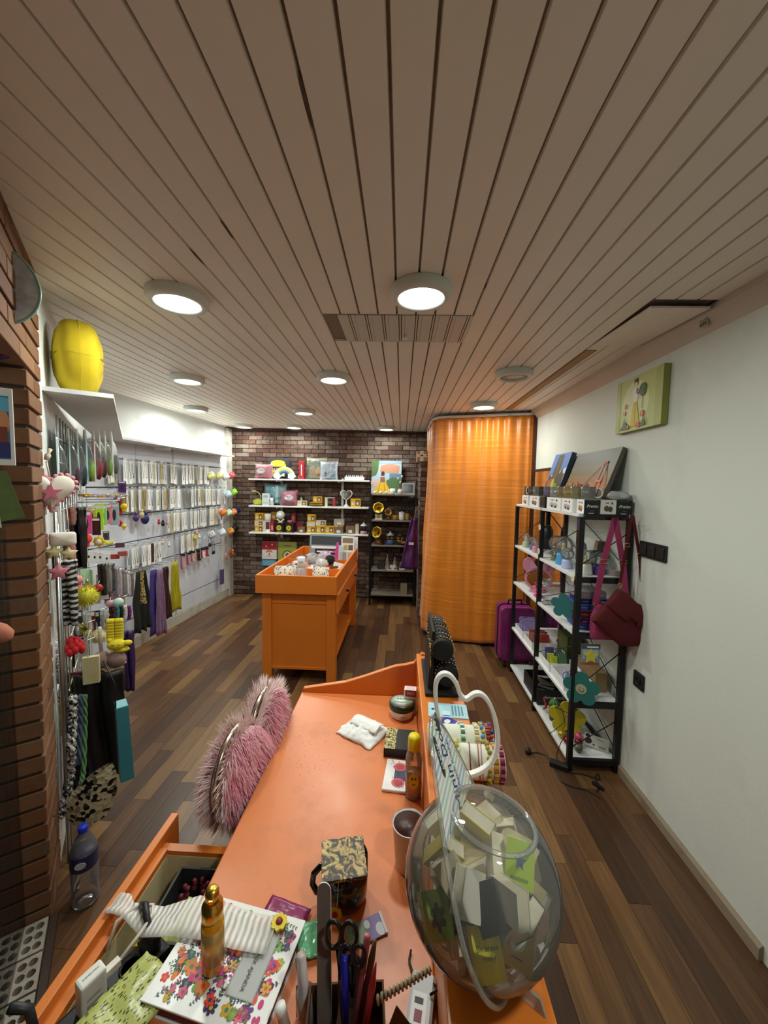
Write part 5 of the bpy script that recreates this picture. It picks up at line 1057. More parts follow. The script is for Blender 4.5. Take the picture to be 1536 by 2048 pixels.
e = carton('price_card', 'pale blue printed leaflet lying on the counter under the stand', 'card', (.155, 1.155, KZ), (.12, .075, .002), '#a9d3de', t=[('#aed6e0', R4(.01, .01, .99, .99)), ('#5d8f9c', R4(.08, .1, .3, .14)), ('#5d8f9c', R4(.6, .15, .64, .85)), ('#5d8f9c', R4(.68, .15, .72, .85)), ('#5d8f9c', R4(.76, .15, .8, .85)), ('#5d8f9c', R4(.84, .2, .88, .8)), ('#2a2d30', EL(.12, .5, .04, .05)), ('#c9e3ea', R4(.35, .1, .55, .4))], rz=-.06, bev=0)
e = carton('loyalty_card', 'violet card with white stripes lying askew on the counter', 'card', (.165, 1.075, KZ+.0002), (.09, .055, .002), '#3c3a9a', t=[('#e6e6f2', R4(.45, 0, .49, 1)), ('#e6e6f2', R4(.57, 0, .61, 1)), ('#e6e6f2', R4(.69, 0, .73, 1)), ('#e6e6f2', R4(.81, 0, .85, 1)), ('#dfe3ea', EL(.2, .6, .1, .2))], rz=-.65, bev=0)
ROLLM = mat('#dfe0cc', .85, 0, .08, 60)
def bracelet_roll(loc, ln, r, label, rz, specs):
    t = thing('bracelet_roll', label, 'jewelry stand', loc, rz, 'white bracelet rolls')
    MB().at((0, 0, r), ry=math.pi/2).lathe([(0, -ln/2), (r-.003, -ln/2), (r, -ln/2+.003), (r, ln/2-.003), (r-.003, ln/2), (0, ln/2)], 28).build('roll', ROLLM, t)
    for x_, kind, c, c2 in specs:
        b = MB().at((x_, 0, r))
        if kind == 'cord': b.tube([(.002*math.sin(a*2), (r+.0012)*math.cos(a), (r+.0012)*math.sin(a)) for a in [2*math.pi*q/28 for q in range(28)]], .0014, 6, closed=True)
        elif kind == 'weave':
            for q in range(30): a = 2*math.pi*q/30; b.mm(q % 2).bx((.0, (r+.0015)*math.cos(a), (r+.0015)*math.sin(a)), (.010, .006, .006))
        else:
            for q in range(22): a = 2*math.pi*q/22; b.mm(q % 2).sph((.002*math.sin(q*2), (r+.004)*math.cos(a), (r+.004)*math.sin(a)), .0055, 7, k=5)
        b.build('bracelet', [mat(c, .35), mat(c2, .35)], t)
    return t
bracelet_roll((.163, .967, KZ), .165, .036, 'white velvet roll of woven bracelets, the one farther from the clear ball', -.02, [(-.07, 'bead', '#c9982a', '#e0c070'), (-.05, 'weave', '#232a4a', '#8a3a3a'), (.005, 'weave', '#1f7a3a', '#e6e6e6'), (.04, 'weave', '#c9a24a', '#d8d8d0'), (.055, 'bead', '#5a8fd0', '#c9b03a'), (.068, 'weave', '#7a2a26', '#a8502a'), (.076, 'bead', '#a83a3a', '#3a3f8a')])
bracelet_roll((.178, .888, KZ), .15, .037, 'white velvet roll with thin red cords, the one nearer the clear ball', -.03, [(-.05, 'cord', '#8a2a34', '#8a2a34'), (-.035, 'bead', '#d8c02a', '#e6e0c0'), (-.005, 'cord', '#8a2a34', '#8a2a34'), (.015, 'cord', '#9a4a4a', '#9a4a4a'), (.022, 'cord', '#b58a8a', '#b58a8a'), (.038, 'bead', '#c99a3a', '#7a8a3a'), (.053, 'weave', '#a8702a', '#d0a04a'), (.067, 'weave', '#6a1f3a', '#c05a7a')])
# heart frame stand
t = thing('heart_stand', 'white heart-shaped frame stand on the counter', 'display stand', (0, 0, 0))
Yh = .80
hp = [(912, 1548), (893, 1490), (876, 1430), (871, 1390), (873, 1362), (884, 1348), (899, 1350), (912, 1366), (920, 1388), (932, 1398), (948, 1388), (962, 1388), (976, 1402), (988, 1430), (995, 1468), (993, 1500), (981, 1526), (960, 1542), (935, 1550)]
pts = [ony(x, y, Yh) for x, y in hp]
def sm_closed(ps, n=3):
    out = []
    k = len(ps)
    for i in range(k):
        p0_, p1_, p2_, p3_ = ps[i-1], ps[i], ps[(i+1) % k], ps[(i+2) % k]
        for j in range(n):
            u = j/n; out.append(.5*((2*p1_)+(-p0_+p2_)*u+(2*p0_-5*p1_+4*p2_-p3_)*u*u+(-p0_+3*p1_-3*p2_+p3_)*u**3))
    return out
ps_ = sm_closed(pts); n = len(ps_); b = MB(); vs_ = []
cen = sum(ps_, V((0, 0, 0)))/n
for i, p in enumerate(ps_):
    tg = (ps_[(i+1) % n]-ps_[i-1]).normalized(); nr = tg.cross(V((0, 1, 0)))
    for du, dv in ((-.0042, -.007), (.0042, -.007), (.0042, .007), (-.0042, .007)): vs_.append(p+nr*du+V((0, dv, 0)))
b.add(vs_, [(i*4+k, i*4+(k+1) % 4, ((i+1) % n)*4+(k+1) % 4, ((i+1) % n)*4+k) for i in range(n) for k in range(4)], None, False)
FR = mat('#efeee8', .4); b.build('heart', FR, t, bevel=.0015)
p = ony(912, 1552, Yh); MB().box(p.x-.009, p.x+.009, Yh-.007, Yh+.007, KZ+.006, p.z+.004).build('stem', FR, t, bevel=.0015); MB().box(p.x-.02, p.x+.03, Yh-.016, Yh+.016, KZ, KZ+.006).build('foot', FR, t)
# orange box behind the ball
carton('card_deck', 'orange boxed card deck standing behind the clear ball', 'box', (.172, .705, KZ), (.058, .055, .075), '#e0922e', f=[('#f0ac4a', R4(.06, .72, .94, .97)), ('#a8641e', R4(.0, .45, 1, .48)), ('#a8641e', R4(0, .25, 1, .28))], t=[('#eda33e', R4(.05, .05, .95, .95)), ('#8a5a2a', R4(.3, .4, .8, .45)), ('#8a5a2a', R4(.35, .55, .7, .6)), ('#f4e0c0', EL(.35, .2, .1, .08))], rz=-.15, bev=.004)

# clear ball of mini books
BC = V((.128, .54, KZ+.112)); BR = .112
bl_ = thing('clear_ball', 'big clear plastic ball full of mini books, with a striped header card', 'container', BC)
ax = V((-.314, .332, .891)).normalized(); vw = (BC-CAM).normalized(); nn = ax.cross(vw).normalized()*-1
nn = (nn*math.cos(.42)-vw*math.sin(.42)).normalized(); nn = (nn-ax*nn.dot(ax)).normalized(); bb = nn.cross(ax).normalized()
od = (V((.16, .05, .98))).normalized(); ox = od.orthogonal().normalized(); oy = od.cross(ox)
b = MB(); b.M = MX((ox, oy, od)).transposed().to_4x4()
a0 = math.radians(33); prf = [(BR*math.sin(a), BR*math.cos(a)) for a in [a0+(math.pi-a0)*i/22 for i in range(23)]]
prf[-1] = (1e-6, -BR)
CL = glass('#f6f7f2', .02, .085, 'ball')
b.lathe(prf[::-1], 48).build('shell', CL, bl_)
b = MB(); b.M = MX((ox, oy, od)).transposed().to_4x4(); rr_ = BR*math.sin(a0)
b.tube([(rr_*math.cos(q), rr_*math.sin(q), BR*math.cos(a0)) for q in [2*math.pi*i/48 for i in range(48)]], .0034, 8, closed=True).build('rim', glass('#f0f1ea', .05, .14), bl_)
fl = []
for i in range(72):
    q = 2*math.pi*i/72; cu_, su_ = math.cos(q), math.sin(q)
    ra, rb_ = BR*1.05, BR*1.05
    if su_ > 0: ra = BR*(1.05-.30*su_**2); rb_ = BR*(1.05+.95*su_)
    fl.append(ax*(rb_*su_)+bb*(ra*cu_))
MB().tube(fl, .0032, 8, closed=True).build('flange', glass('#eceee6', .05, .16), bl_)
# header card inside the flange, above the ball
cdp = [p for p in fl if p.dot(ax) > BR*.62]
cdp.sort(key=lambda p: math.atan2(p.dot(ax)-BR*1.3, p.dot(bb)))
cdp = [p*.0+ (ax*(BR*1.25)+ (p-ax*(BR*1.25))*.93) for p in cdp]
def stripe():
    m, N, L, b = nt('pastel_stripes'); g = N.new('ShaderNodeNewGeometry'); wv = N.new('ShaderNodeTexWave'); wv.bands_direction = 'Z'; wv.inputs['Scale'].default_value = 34; wv.inputs['Distortion'].default_value = .8; L.new(g.outputs['Position'], wv.inputs['Vector']); n_ = N.new('ShaderNodeTexWave'); n_.bands_direction = 'Z'; n_.inputs['Scale'].default_value = 5.5; L.new(g.outputs['Position'], n_.inputs['Vector'])
    c_ = ramp(N, [(0, '#8fb0c4'), (.35, '#c4b9d4'), (.65, '#d4d2a0'), (1, '#9cc4c4')]); L.new(n_.outputs['Fac'], c_.inputs[0]); x_ = N.new('ShaderNodeMix'); x_.data_type = 'RGBA'; L.new(wv.outputs['Fac'], x_.inputs[0]); L.new(c_.outputs[0], x_.inputs[6]); x_.inputs[7].default_value = (*lin('#eceee8'), 1); L.new(x_.outputs[2], b.inputs['Base Color']); b.inputs['Roughness'].default_value = .4; return m
b = MB(); k = len(cdp); b.add([p+nn*.0008 for p in cdp]+[p-nn*.0008 for p in cdp], [list(range(k)), [k+i for i in range(k)][::-1]]+[(i, i+k, (i+1) % k+k, (i+1) % k) for i in range(k)]); cd = b.build('header_card', stripe(), bl_)
sd = nn if (nn.dot(vw) < 0) else -nn
up_ = bb if True else -bb
rx_ = ax; ry_ = sd.cross(rx_)
text('Minin Dolu', .03, mat('#3a2a5a', .5), cd, ax*(BR*1.35)+sd*.0012-ry_*.006, frame(rx_, ry_, sd), depth=.0002, shear=.3)
text('Keyifli Kitaplar', .012, mat('#6a6a9a', .5), cd, ax*(BR*1.3)+sd*.0012-ry_*.028, frame(rx_, ry_, sd), depth=.0002, shear=.2)
lg_ = MB(); lg_.M = MX((rx_, ry_, sd)).transposed().to_4x4(); lg_.M.translation = ax*(BR*1.55)+sd*.001+ry_*.022
lg_.add([(x, z_, .0004) for x, z_ in [(-.03, 0), (-.024, .006), (.024, .006), (.03, 0), (.024, -.006), (-.024, -.006)]], [tuple(range(6))]).build('logo_plate', mat('#2a2a30', .5), cd)
text('AZ KİTAP', .0085, WHITE, cd, ax*(BR*1.55)+sd*.0022+ry_*.022, frame(rx_, ry_, sd), depth=.0002)
lg_ = MB(); lg_.M = MX((rx_, ry_, sd)).transposed().to_4x4(); lg_.M.translation = ax*(BR*1.9)+sd*.001-ry_*.012
lg_.add([(.016*math.cos(q), .007*math.sin(q), .0006) for q in [2*math.pi*i/16 for i in range(16)]], [tuple(range(16))]).build('logo_oval', mat('#33363a', .5), cd)
MB().at(V((.05, -.055, -.112)), rz=-.6).prism([(-.03, 0), (.03, 0), (.022, .02), (-.022, .02)], -.002, .002).build('foot', glass('#eceee6', .05, .25), bl_)
# the mini books
random.seed(52); placed = []
spec = [((-.005, -.06, -.045), '#d8cc1e', 'yellow mini book facing out at the bottom of the clear ball', 'text'), ((.048, -.042, -.035), '#d8a82a', 'amber mini book with a white cloud on its cover', 'cloud'), ((-.06, -.045, -.02), '#93b03e', 'green mini book with a dark flower at the left of the clear ball', 'flower'), ((.05, .02, .05), '#b4cf3e', 'lime mini book with a blue star near the ball opening', 'star'),
        ((.0, .03, .06), '#d8c93a', 'mini book with a yellow spine standing under the ball opening', ''), ((-.055, .0, .035), '#b3a24a', 'mustard mini book behind the header card', ''), ((.045, -.06, .01), '#2b2b2e', 'black-covered mini book on the right side of the ball', ''), ((.0, -.055, .02), '#2e2e33', 'black mini book across the middle of the ball', '')]
pc_ = mat('#cfc7ad', .7, 0, .15, 90)
def mini(c0, cover, lb, art, face=None, grp=None):
    z_ = (face if face is not None else V((random.gauss(0, 1), random.gauss(0, 1), random.gauss(0, 1)))).normalized()
    x_ = V((random.gauss(0, 1), random.gauss(0, 1), random.gauss(0, 1))).cross(z_).normalized() if art == '' else (V((0, 0, 1)).cross(z_)).normalized(); y_ = z_.cross(x_)
    t_ = thing('mini_book', lb, 'book', BC+c0, 0, grp or 'mini books in the clear ball', frame(x_, y_, z_)); w_, h_, k_ = .038, .052, .02
    MB().box(-w_/2+.001, w_/2-.001, -h_/2+.001, h_/2-.001, -k_/2+.0012, k_/2-.0012).build('pages', pc_, t_)
    cv = MB().box(-w_/2, w_/2, -h_/2, h_/2, k_/2-.0012, k_/2).box(-w_/2, w_/2, -h_/2, h_/2, -k_/2, -k_/2+.0012).box(-w_/2, -w_/2+.0012, -h_/2, h_/2, -k_/2+.0012, k_/2-.0012).build('cover', mat(cover, .4), t_)
    A = MX.Translation((0, -h_/2, k_/2)) @ MX.Rotation(-math.pi/2, 4, 'X')
    if art == 'text': text('Be brave\nreally', .0085, mat('#5a6a14', .5), t_, (0, 0, k_/2+.0003), (0, 0, 0), depth=.0001)
    if art == 'cloud': prints(t_, w_, h_, 0, [('#e9e6dc', EL(.5, .5, .22, .2)), ('#e9e6dc', EL(.36, .4, .14, .12)), ('#5a4a1a', R4(.25, .75, .75, .79)), ('#5a4a1a', R4(.3, .16, .7, .19))], M=A)
    if art == 'flower': prints(t_, w_, h_, 0, [('#3a4424', flower(.5, .45, .3, 6, .5)), ('#5a6434', EL(.5, .45, .1, .1))], M=A)
    if art == 'star': prints(t_, w_, h_, 0, [('#5a6fb0', star(.5, .55, .22)), ('#7d9a3a', R4(.2, .15, .8, .22))], M=A)
def on_ball(px, py, r):
    d_ = ray(px, py).normalized(); m_ = CAM-BC; h_ = m_.dot(d_); q_ = h_*h_-m_.length_squared+r*r
    return m_+d_*(-h_-math.sqrt(max(0, q_)))
spec = [(on_ball(*{0: (972, 1905), 1: (1040, 1885), 2: (872, 1830), 3: (1040, 1725)}[i_], .074), a_, b_, c_) if i_ < 4 else (p_, a_, b_, c_) for i_, (p_, a_, b_, c_) in enumerate(spec)]
cdir = (CAM-BC).normalized()
for c0, cv, lb, art in spec:
    c0 = V(c0); placed.append(c0); fc = (CAM-(BC+c0)).normalized() if art else None
    mini(c0, cv, lb, art, fc+V((random.uniform(-.3, .3), random.uniform(-.2, .2), random.uniform(-.2, .2))) if fc else None)
i = 0; tries = 0
while i < 40 and tries < 6000:
    tries += 1
    c0 = V((random.uniform(-.08, .08), random.uniform(-.08, .08), random.uniform(-.088, .04)))
    if c0.length > .078 or any((c0-q).length < .0255 for q in placed): continue
    if any((c0-q).dot(cdir) > -.01 and ((c0-q)-cdir*(c0-q).dot(cdir)).length < .036 for q in placed[:4]): continue
    placed.append(c0); cv = random.choice(['#c9c2a8', '#b8ae8c', '#d6d2c4', '#a89a70', '#8d8468', '#d8d4c6'])
    mini(c0, cv, 'cream mini book with a plain cover inside the clear ball', ''); i += 1
# ------------------------------------------------------------------ goods on the wall shelves at the back
BY = 5.345
def bxp(px, y=BY): return ony(px, 985, y).x
def puff(name, label, px0, px1, z, h, c, th=.09, items=None, y=BY, lean_=.12, wrap=False, cat='cushion', rz=0, txt=None):
    x0, x1 = bxp(px0, y), bxp(px1, y); w_ = x1-x0
    t = thing(name, label, cat, ((x0+x1)/2, y, z), 0, 'cushions on the wall shelves', (-lean_, 0, rz))
    def fn(s):
        def f(u, v):
            a, b_ = 2*u-1, 2*v-1; k = max(0, (1-abs(a)**3)*(1-abs(b_)**3))**.6; pin = 1-.10*(1-abs(a)**2)*abs(b_)**3-.0
            return (a*w_/2*(1-.08*(1-b_*b_)*abs(a)**3), s*th/2*k, h*(.5+.5*b_*(1-.08*(1-a*a)*abs(b_)**3)))
        return f
    MB().grid(fn(-1), 16, 16).grid(fn(1), 16, 16).build('body', mat(c, .8, 0, .15, 25), t)
    if items: prints(t, w_*.8, h*.8, -th/2-.002, items, M=MX.Translation((0, 0, h*.1)))
    if txt: text(txt, .04, WHITE, t, (0, -th/2-.006, h*.42), (math.pi/2, 0, 0))
    if wrap:
        def fw(u, v): p = V(fn(-1)(u, v)); p.y -= .012+.012*noise.noise(V((u*7, v*7, w_*50))); p.x *= 1.08; p.z = p.z*1.06; return p
        MB().grid(fw, 18, 18).build('plastic_bag', glass('#eef2f2', .12, .12), t)
    return t
z = 1.6975
puff('cushion', 'black cushion with a yellow cap print behind the rainbow', 532, 582, z, .31, '#23222a', .09, [('#d8c02a', EL(.5, .75, .36, .18)), ('#c9b02a', R4(.12, .55, .9, .68)), ('#d8d0a0', R4(.15, .0, .85, .35)), ('#b9a83a', EL(.3, .15, .15, .1))], y=5.40, txt='DA DEĞİL')
puff('cushion', 'pink cushion with a white cloud in crinkled plastic on the top shelf', 511, 545, z, .2, '#cf5a70', .1, [('#f2f2f4', EL(.35, .5, .3, .26)), ('#3a3a48', EL(.3, .55, .03, .04)), ('#3a3a48', EL(.45, .55, .03, .04))], y=5.31, wrap=True, rz=0)
puff('cushion', 'jungle-print cushion in plastic on the top shelf', 613, 652, z, .3, '#8d8f52', .09, [('#5a6a32', R4(0, .6, 1, 1)), ('#c9702a', EL(.4, .3, .2, .2)), ('#d8b84a', EL(.65, .35, .16, .25)), ('#3a4a2a', R4(.1, .75, .9, .85)), ('#b9a84a', EL(.3, .55, .15, .12)), ('#8a3a2a', EL(.7, .12, .14, .1))], y=5.39, wrap=True)
puff('cushion', 'pale blue cushion with a rose in plastic on the top shelf', 640, 675, z, .25, '#c3d0e2', .1, [('#3a2a32', EL(.3, .32, .07, .09)), ('#4a4a4a', R4(.29, .05, .31, .3)), ('#5f86a8', [(.6, 0), (1, 0), (1, .3), (.8, .2)])], y=5.31, wrap=True)
t = thing('rainbow_lamp', 'rainbow-shaped white lamp with two clouds on the top shelf', 'lamp', (bxp(571), 5.30, z), 0)
for k, c in enumerate(('#e9c9c9', '#e6e07a', '#a9cf6a', '#5a86b0', '#3a4a8a')):
    r0, r1 = .15-.018*k, .133-.018*k; ap = [(r0*math.cos(a), r0*math.sin(a)) for a in [math.pi*i/16 for i in range(17)]]+[(r1*math.cos(a), r1*math.sin(a)) for a in [math.pi-math.pi*i/16 for i in range(17)]]
    MB().prism(ap, -.012, .012).build('arc', mat(c, .4), t, loc=(0, 0, .02))
for s in (-1, 1):
    cl = [(s*.10+.05*math.cos(a)*(1+.12*math.cos(5*a)), .042+.04*math.sin(a)*(1+.12*math.cos(5*a))) for a in [2*math.pi*i/30 for i in range(30)]]; MB().prism(cl, -.02, .018).build('cloud', mat('#dfe9f0', .4), t)
carton('red_box', 'tall slim red carton standing alone on the top shelf', 'box', (bxp(605), 5.33, z), (.068, .09, .25), '#a81e2c', f=[('#e6d0d0', R4(.4, .2, .6, .8))])
t = carton('ring_tray', 'long white tray of silver trinkets at the right of the top shelf', 'tray', (bxp(709), 5.33, z), (.26, .12, .045), '#e6e8ec')
for i in range(9): MB().lathe([(.011, 0), (.013, .012), (.005, .018), (.009, .024), (0, .026)], 8, c=(-.11+.0275*i, -.02+.03*(i % 2), .045)).build('trinket', mat('#b9b4aa', .3, .7), t)
z = 1.3275
t = thing('snail_lamp', 'yellow-green desk lamp with a bent neck at the left end of the middle shelf', 'lamp', (bxp(517), 5.33, z), 0)
MB().sph((0, 0, .045), (.075, .05, .045), 16, k=10).build('base', mat('#c3cf4a', .4), t); MB().tube([(.035, 0, .08), (.04, 0, .13), (.01, 0, .17), (-.04, 0, .19)], .007, 8).build('neck', mat('#cfd68a', .4), t); MB().sph((-.06, 0, .192), (.035, .025, .014), 12, k=7).build('head', mat('#d8cf8a', .4), t)
puff('cushion', 'big turquoise cushion in plastic behind the small white carton', 528, 573, z, .30, '#6fb5c2', .1, [('#cfe3e6', R4(.55, 0, .7, 1)), ('#4f9fb4', R4(.2, 0, .3, 1))], y=5.40, wrap=True)
carton('white_box', 'small white and blue carton in front of the turquoise cushion', 'box', (bxp(536), 5.28, z), (.1, .06, .165), '#dfe6e8', f=[('#9fc3cf', EL(.5, .75, .35, .12)), ('#c9d3d6', R4(.1, .1, .9, .3))])
tag(MB().lathe([(0, 0), (.025, 0), (.03, .03), (.022, .06), (.028, .1), (0, .11)], 12).build('rabbit_toy', mat('#cfd6d8', .6, 0, .3, 40), loc=(bxp(547), 5.27, z)), 'small grey-white toy between the white carton and the pink cushion', 'toy')
puff('cushion', 'pink cushion with a smiling white cloud on the middle shelf', 561, 595, z, .215, '#d0527e', .11, [('#f0f0f4', EL(.55, .5, .32, .24)), ('#3a3a48', EL(.46, .55, .03, .04)), ('#3a3a48', EL(.62, .55, .03, .04)), ('#3a3a48', R4(.5, .4, .58, .43)), ('#5a5a7a', R4(.35, .84, .65, .88))], y=5.29, wrap=True)
def ybox(px0, px1, z, h, c, label, d_=.08, y=5.31, name='gift_box'):
    x0, x1 = bxp(px0, y), bxp(px1, y)
    it_ = [('#e6e0d0', EL(.25, .45, .14, .2)), ('#4a3a2a', EL(.25, .5, .05, .07)), ('#6a4a30', R4(.5, .15, .92, .85)), ('#d8c8b0', EL(.7, .45, .12, .2))] if c in ('#d8a81e', '#d9cdaa', '#cf9f1c') else [('#e0dcd4', R4(.3, .15, .7, .5))]
    return carton(name, label, 'box', ((x0+x1)/2, y, z), (x1-x0-.003, d_, h-.001), c, f=it_, group='gift boxes on the wall shelves')
ybox(596, 615, z, .075, '#d9cdaa', 'cream gift box with a small bottle on top')
tag(MB().lathe([(0, 0), (.018, 0), (.018, .025), (.008, .032), (.009, .045), (0, .048)], 12).build('perfume_bottle', glass('#e9e2d4', .05, .5), loc=(bxp(604), 5.31, z+.075)), 'tiny bottle standing on the cream gift box', 'bottle')
tag(MB().lathe([(0, 0), (.06, 0), (.1, .02), (.105, .03), (.1, .035), (.06, .02), (.0, .02)], 24).lathe([(.05, .02), (.105, .045), (.11, .055), (.04, .03)], 24).build('gold_plates', mat('#a8862e', .35, .6), loc=(bxp(634), 5.32, z)), 'stack of gold plates on the middle shelf', 'plate')
ybox(627, 645, z+.056, .08, '#d8a81e', 'yellow gift box standing on the gold plates')
t = thing('lantern_stand', 'cream open frame with a red lantern hanging in it', 'frame', (bxp(662), 5.32, z)); MB().box(-.075, -.04, -.03, .03, 0, .125).build('block', mat('#dcd6bc', .5), t); MB().box(-.04, .06, -.008, .008, .115, .125).build('bar', WHITE, t); MB().lathe([(0, 0), (.03, 0), (.022, .03), (.03, .1), (.012, .115), (0, .118)], 12, c=(.05, 0, 0)).build('lantern', mat('#9a2a34', .4), t)
t = thing('heart_mirror', 'white heart-shaped table mirror on the middle shelf', 'mirror', (bxp(693), 5.33, z), 0)
hh = heart(0, .15, .088); MB().prism(hh, -.008, .004).build('frame', mat('#e9ecec', .4), t); MB().prism(heart(0, .152, .074), -.010, -.008).build('glass', mat('#b9c3c6', .05, .9, 0), t); MB().lathe([(0, 0), (.045, 0), (.03, .02), (.01, .04), (.01, .08), (0, .08)], 16).build('foot', mat('#e9ecec', .4), t)
ybox(702, 722, z, .115, '#d8a81e', 'yellow gift box right of the heart-shaped mirror')
t = thing('tower_model', 'small black lattice tower model at the right end of the middle shelf', 'ornament', (bxp(728), 5.32, z))
for sx in (-1, 1):
    for sy in (-1, 1): MB().tube([(sx*.028, sy*.028, 0), (sx*.014, sy*.014, .05), (sx*.004, sy*.004, .11)], .003, 6).build('leg', BLACK, t)
MB().box(-.017, .017, -.017, .017, .038, .044).box(-.009, .009, -.009, .009, .078, .083).tube([(0, 0, .1), (0, 0, .135)], .002, 5).build('platform', BLACK, t)
z = .9525
ybox(511, 528, z, .085, '#d8a81e', 'yellow gift box at the bottom of the left stack'); ybox(510.5, 528, z+.085, .075, '#d9cdaa', 'cream gift box in the middle of the left stack'); ybox(511.5, 528, z+.16, .105, '#d8a81e', 'yellow gift box on top of the left stack')
carton('pale_box', 'pale blue and white carton carrying the printed mug', 'box', (bxp(536), 5.31, z), (.1, .07, .16), '#cfdadc', f=[('#7a2a2e', R4(.4, .1, .95, .9)), ('#e9e9e2', R4(.45, .0, .95, .25))])
def mug(loc, c, label, r=.04, h=.085, rz=0, rot=None, group=None, art=None, n=18, name='mug'):
    t = thing(name, label, 'mug', loc, rz, group, rot)
    MB().lathe([(0, 0), (r*.88, 0), (r, h*.15), (r*1.02, h), (r*.94, h), (r*.92, h*.15), (0, h*.1)], n).build('cup', mat(c, .3, 0, .04), t)
    MB().tube([(r*.98, 0, h*.8), (r*1.45, 0, h*.78), (r*1.6, 0, h*.5), (r*1.4, 0, h*.25), (r*.96, 0, h*.2)], r*.12, 7).build('handle', mat(c, .3, 0, .04), t)
    if art: MB().at((0, -r*1.02, h*.5)).prism(EL(0, 0, r*.5, r*.5), -.001, .003).build('print', mat(art, .5), t)
    return t
mug((bxp(537), 5.31, z+.1605), '#e9e4da', 'white mug with an orange print standing on the pale carton', .045, .095, 2.9, art='#c9702a')
ybox(544, 559, z+.165, .11, '#cf9f1c', 'yellow gift box at the back behind the white ball', y=5.42)
carton('plain_box', 'brown carton carrying the back row yellow box', 'box', (bxp(551.5, 5.42), 5.42, z), (.1, .08, .164), '#4a3626')
carton('red_box', 'small red carton left of the black boxes', 'box', (bxp(547.5), 5.30, z), (.055, .06, .16), '#9a2a30', f=[('#d8a8a0', R4(.3, .2, .7, .6))])
for px_, lb in ((562.5, 'black gift box with a yellow disc, left one'), (582, 'black gift box with a yellow disc, right one')):
    carton('disc_box', lb, 'box', (bxp(px_), 5.30, z), (.125, .09, .135), '#15140f', f=[('#d6bf1e', EL(.45, .48, .28, .27, 24)), ('#8a7a1a', EL(.45, .48, .12, .1)), ('#b9a41e', R4(.2, .08, .8, .12))], group='black boxes with a yellow disc')
t = thing('ball_lamp', 'round white ball lamp on a forked foot on the left black box', 'lamp', (bxp(563), 5.30, z+.1355)); MB().sph((0, 0, .105), .06, 22, k=14).build('ball', mat('#e6ebe8', .4), t); MB().tube([(-.05, 0, .05), (0, 0, .01), (.05, 0, .05)], .012, 8).box(-.03, .03, -.025, .025, 0, .012).build('foot', mat('#e6e2c8', .5), t)
mug((bxp(582), 5.30, z+.1355), '#b9646c', 'dusty pink bowl cup on the right black box', .035, .035)
carton('red_box', 'red carton standing in the back row of the lowest shelf', 'box', (bxp(588, 5.42), 5.42, z), (.07, .08, .27), '#7a262c', f=[('#a8646a', R4(.3, .6, .7, .85))])
carton('red_box', 'short red carton behind the brown window box', 'box', (bxp(601, 5.42), 5.42, z), (.1, .07, .12), '#8a2226'); ybox(597, 611, z, .085, '#7d664e', 'brown gift box with a window, left of the yellow stack')
ybox(615, 633, z, .095, '#d8a81e', 'yellow gift box at the bottom of the middle stack'); ybox(615, 632, z+.095, .06, '#cfccc4', 'white and black gift box in the middle stack'); ybox(616, 632, z+.155, .105, '#d8a81e', 'yellow gift box on top of the middle stack')
ybox(634, 652, z, .105, '#d8a81e', 'yellow gift box under the cream one'); ybox(633, 653, z+.105, .075, '#d9cdaa', 'cream gift box lying on the yellow one'); ybox(652, 669, z, .105, '#d8a81e', 'yellow gift box next to the brown window boxes')
ybox(669, 688, z, .095, '#7d664e', 'brown gift box under the thin yellow one'); ybox(669, 688, z+.095, .022, '#cf9f1c', 'thin yellow box between the brown and grey boxes'); ybox(669, 690, z+.117, .085, '#a9a69e', 'grey-white gift box on top of the brown one')
ybox(693, 711, z, .11, '#7d664e', 'lone brown gift box with a white label')
for i, px_ in enumerate((714.5, 718)): carton('small_book', ('cream book standing by the carousel, left one', 'cream book standing by the carousel, right one')[i], 'book', (bxp(px_), 5.31, z), (.021, .09, .135), ('#d9d0b4', '#cfc4a6')[i])
def carousel(loc, roof, body, base, label, s=1):
    t = thing('carousel', label, 'carousel', loc, 0, 'toy carousels')
    MB().lathe([(0, 0), (.055*s, 0), (.055*s, .04*s), (.05*s, .05*s), (0, .05*s)], 18).build('base', mat(base, .4), t); MB().lathe([(.05*s, .05*s), (.05*s, .062*s), (0, .062*s)], 18).build('deck', mat(body, .4), t)
    for i in range(6): a = i*math.pi/3; MB().tube([(.042*s*math.cos(a), .042*s*math.sin(a), .06*s), (.042*s*math.cos(a), .042*s*math.sin(a), .125*s)], .003*s, 5).sph((.042*s*math.cos(a), .042*s*math.sin(a), .09*s), (.012*s, .007*s, .01*s), 7, k=5).build('horse', mat(body, .4, .3), t)
    MB().lathe([(.056*s, .125*s), (.054*s, .135*s), (.02*s, .16*s), (.006*s, .175*s), (.006*s, .185*s), (0, .187*s)], 18).build('roof', mat(roof, .4), t)
carousel((bxp(729), 5.30, z), '#e6e6ea', '#3a2a3a', '#c99aa8', 'carousel with a white roof at the right end of the lowest wall shelf', .9)
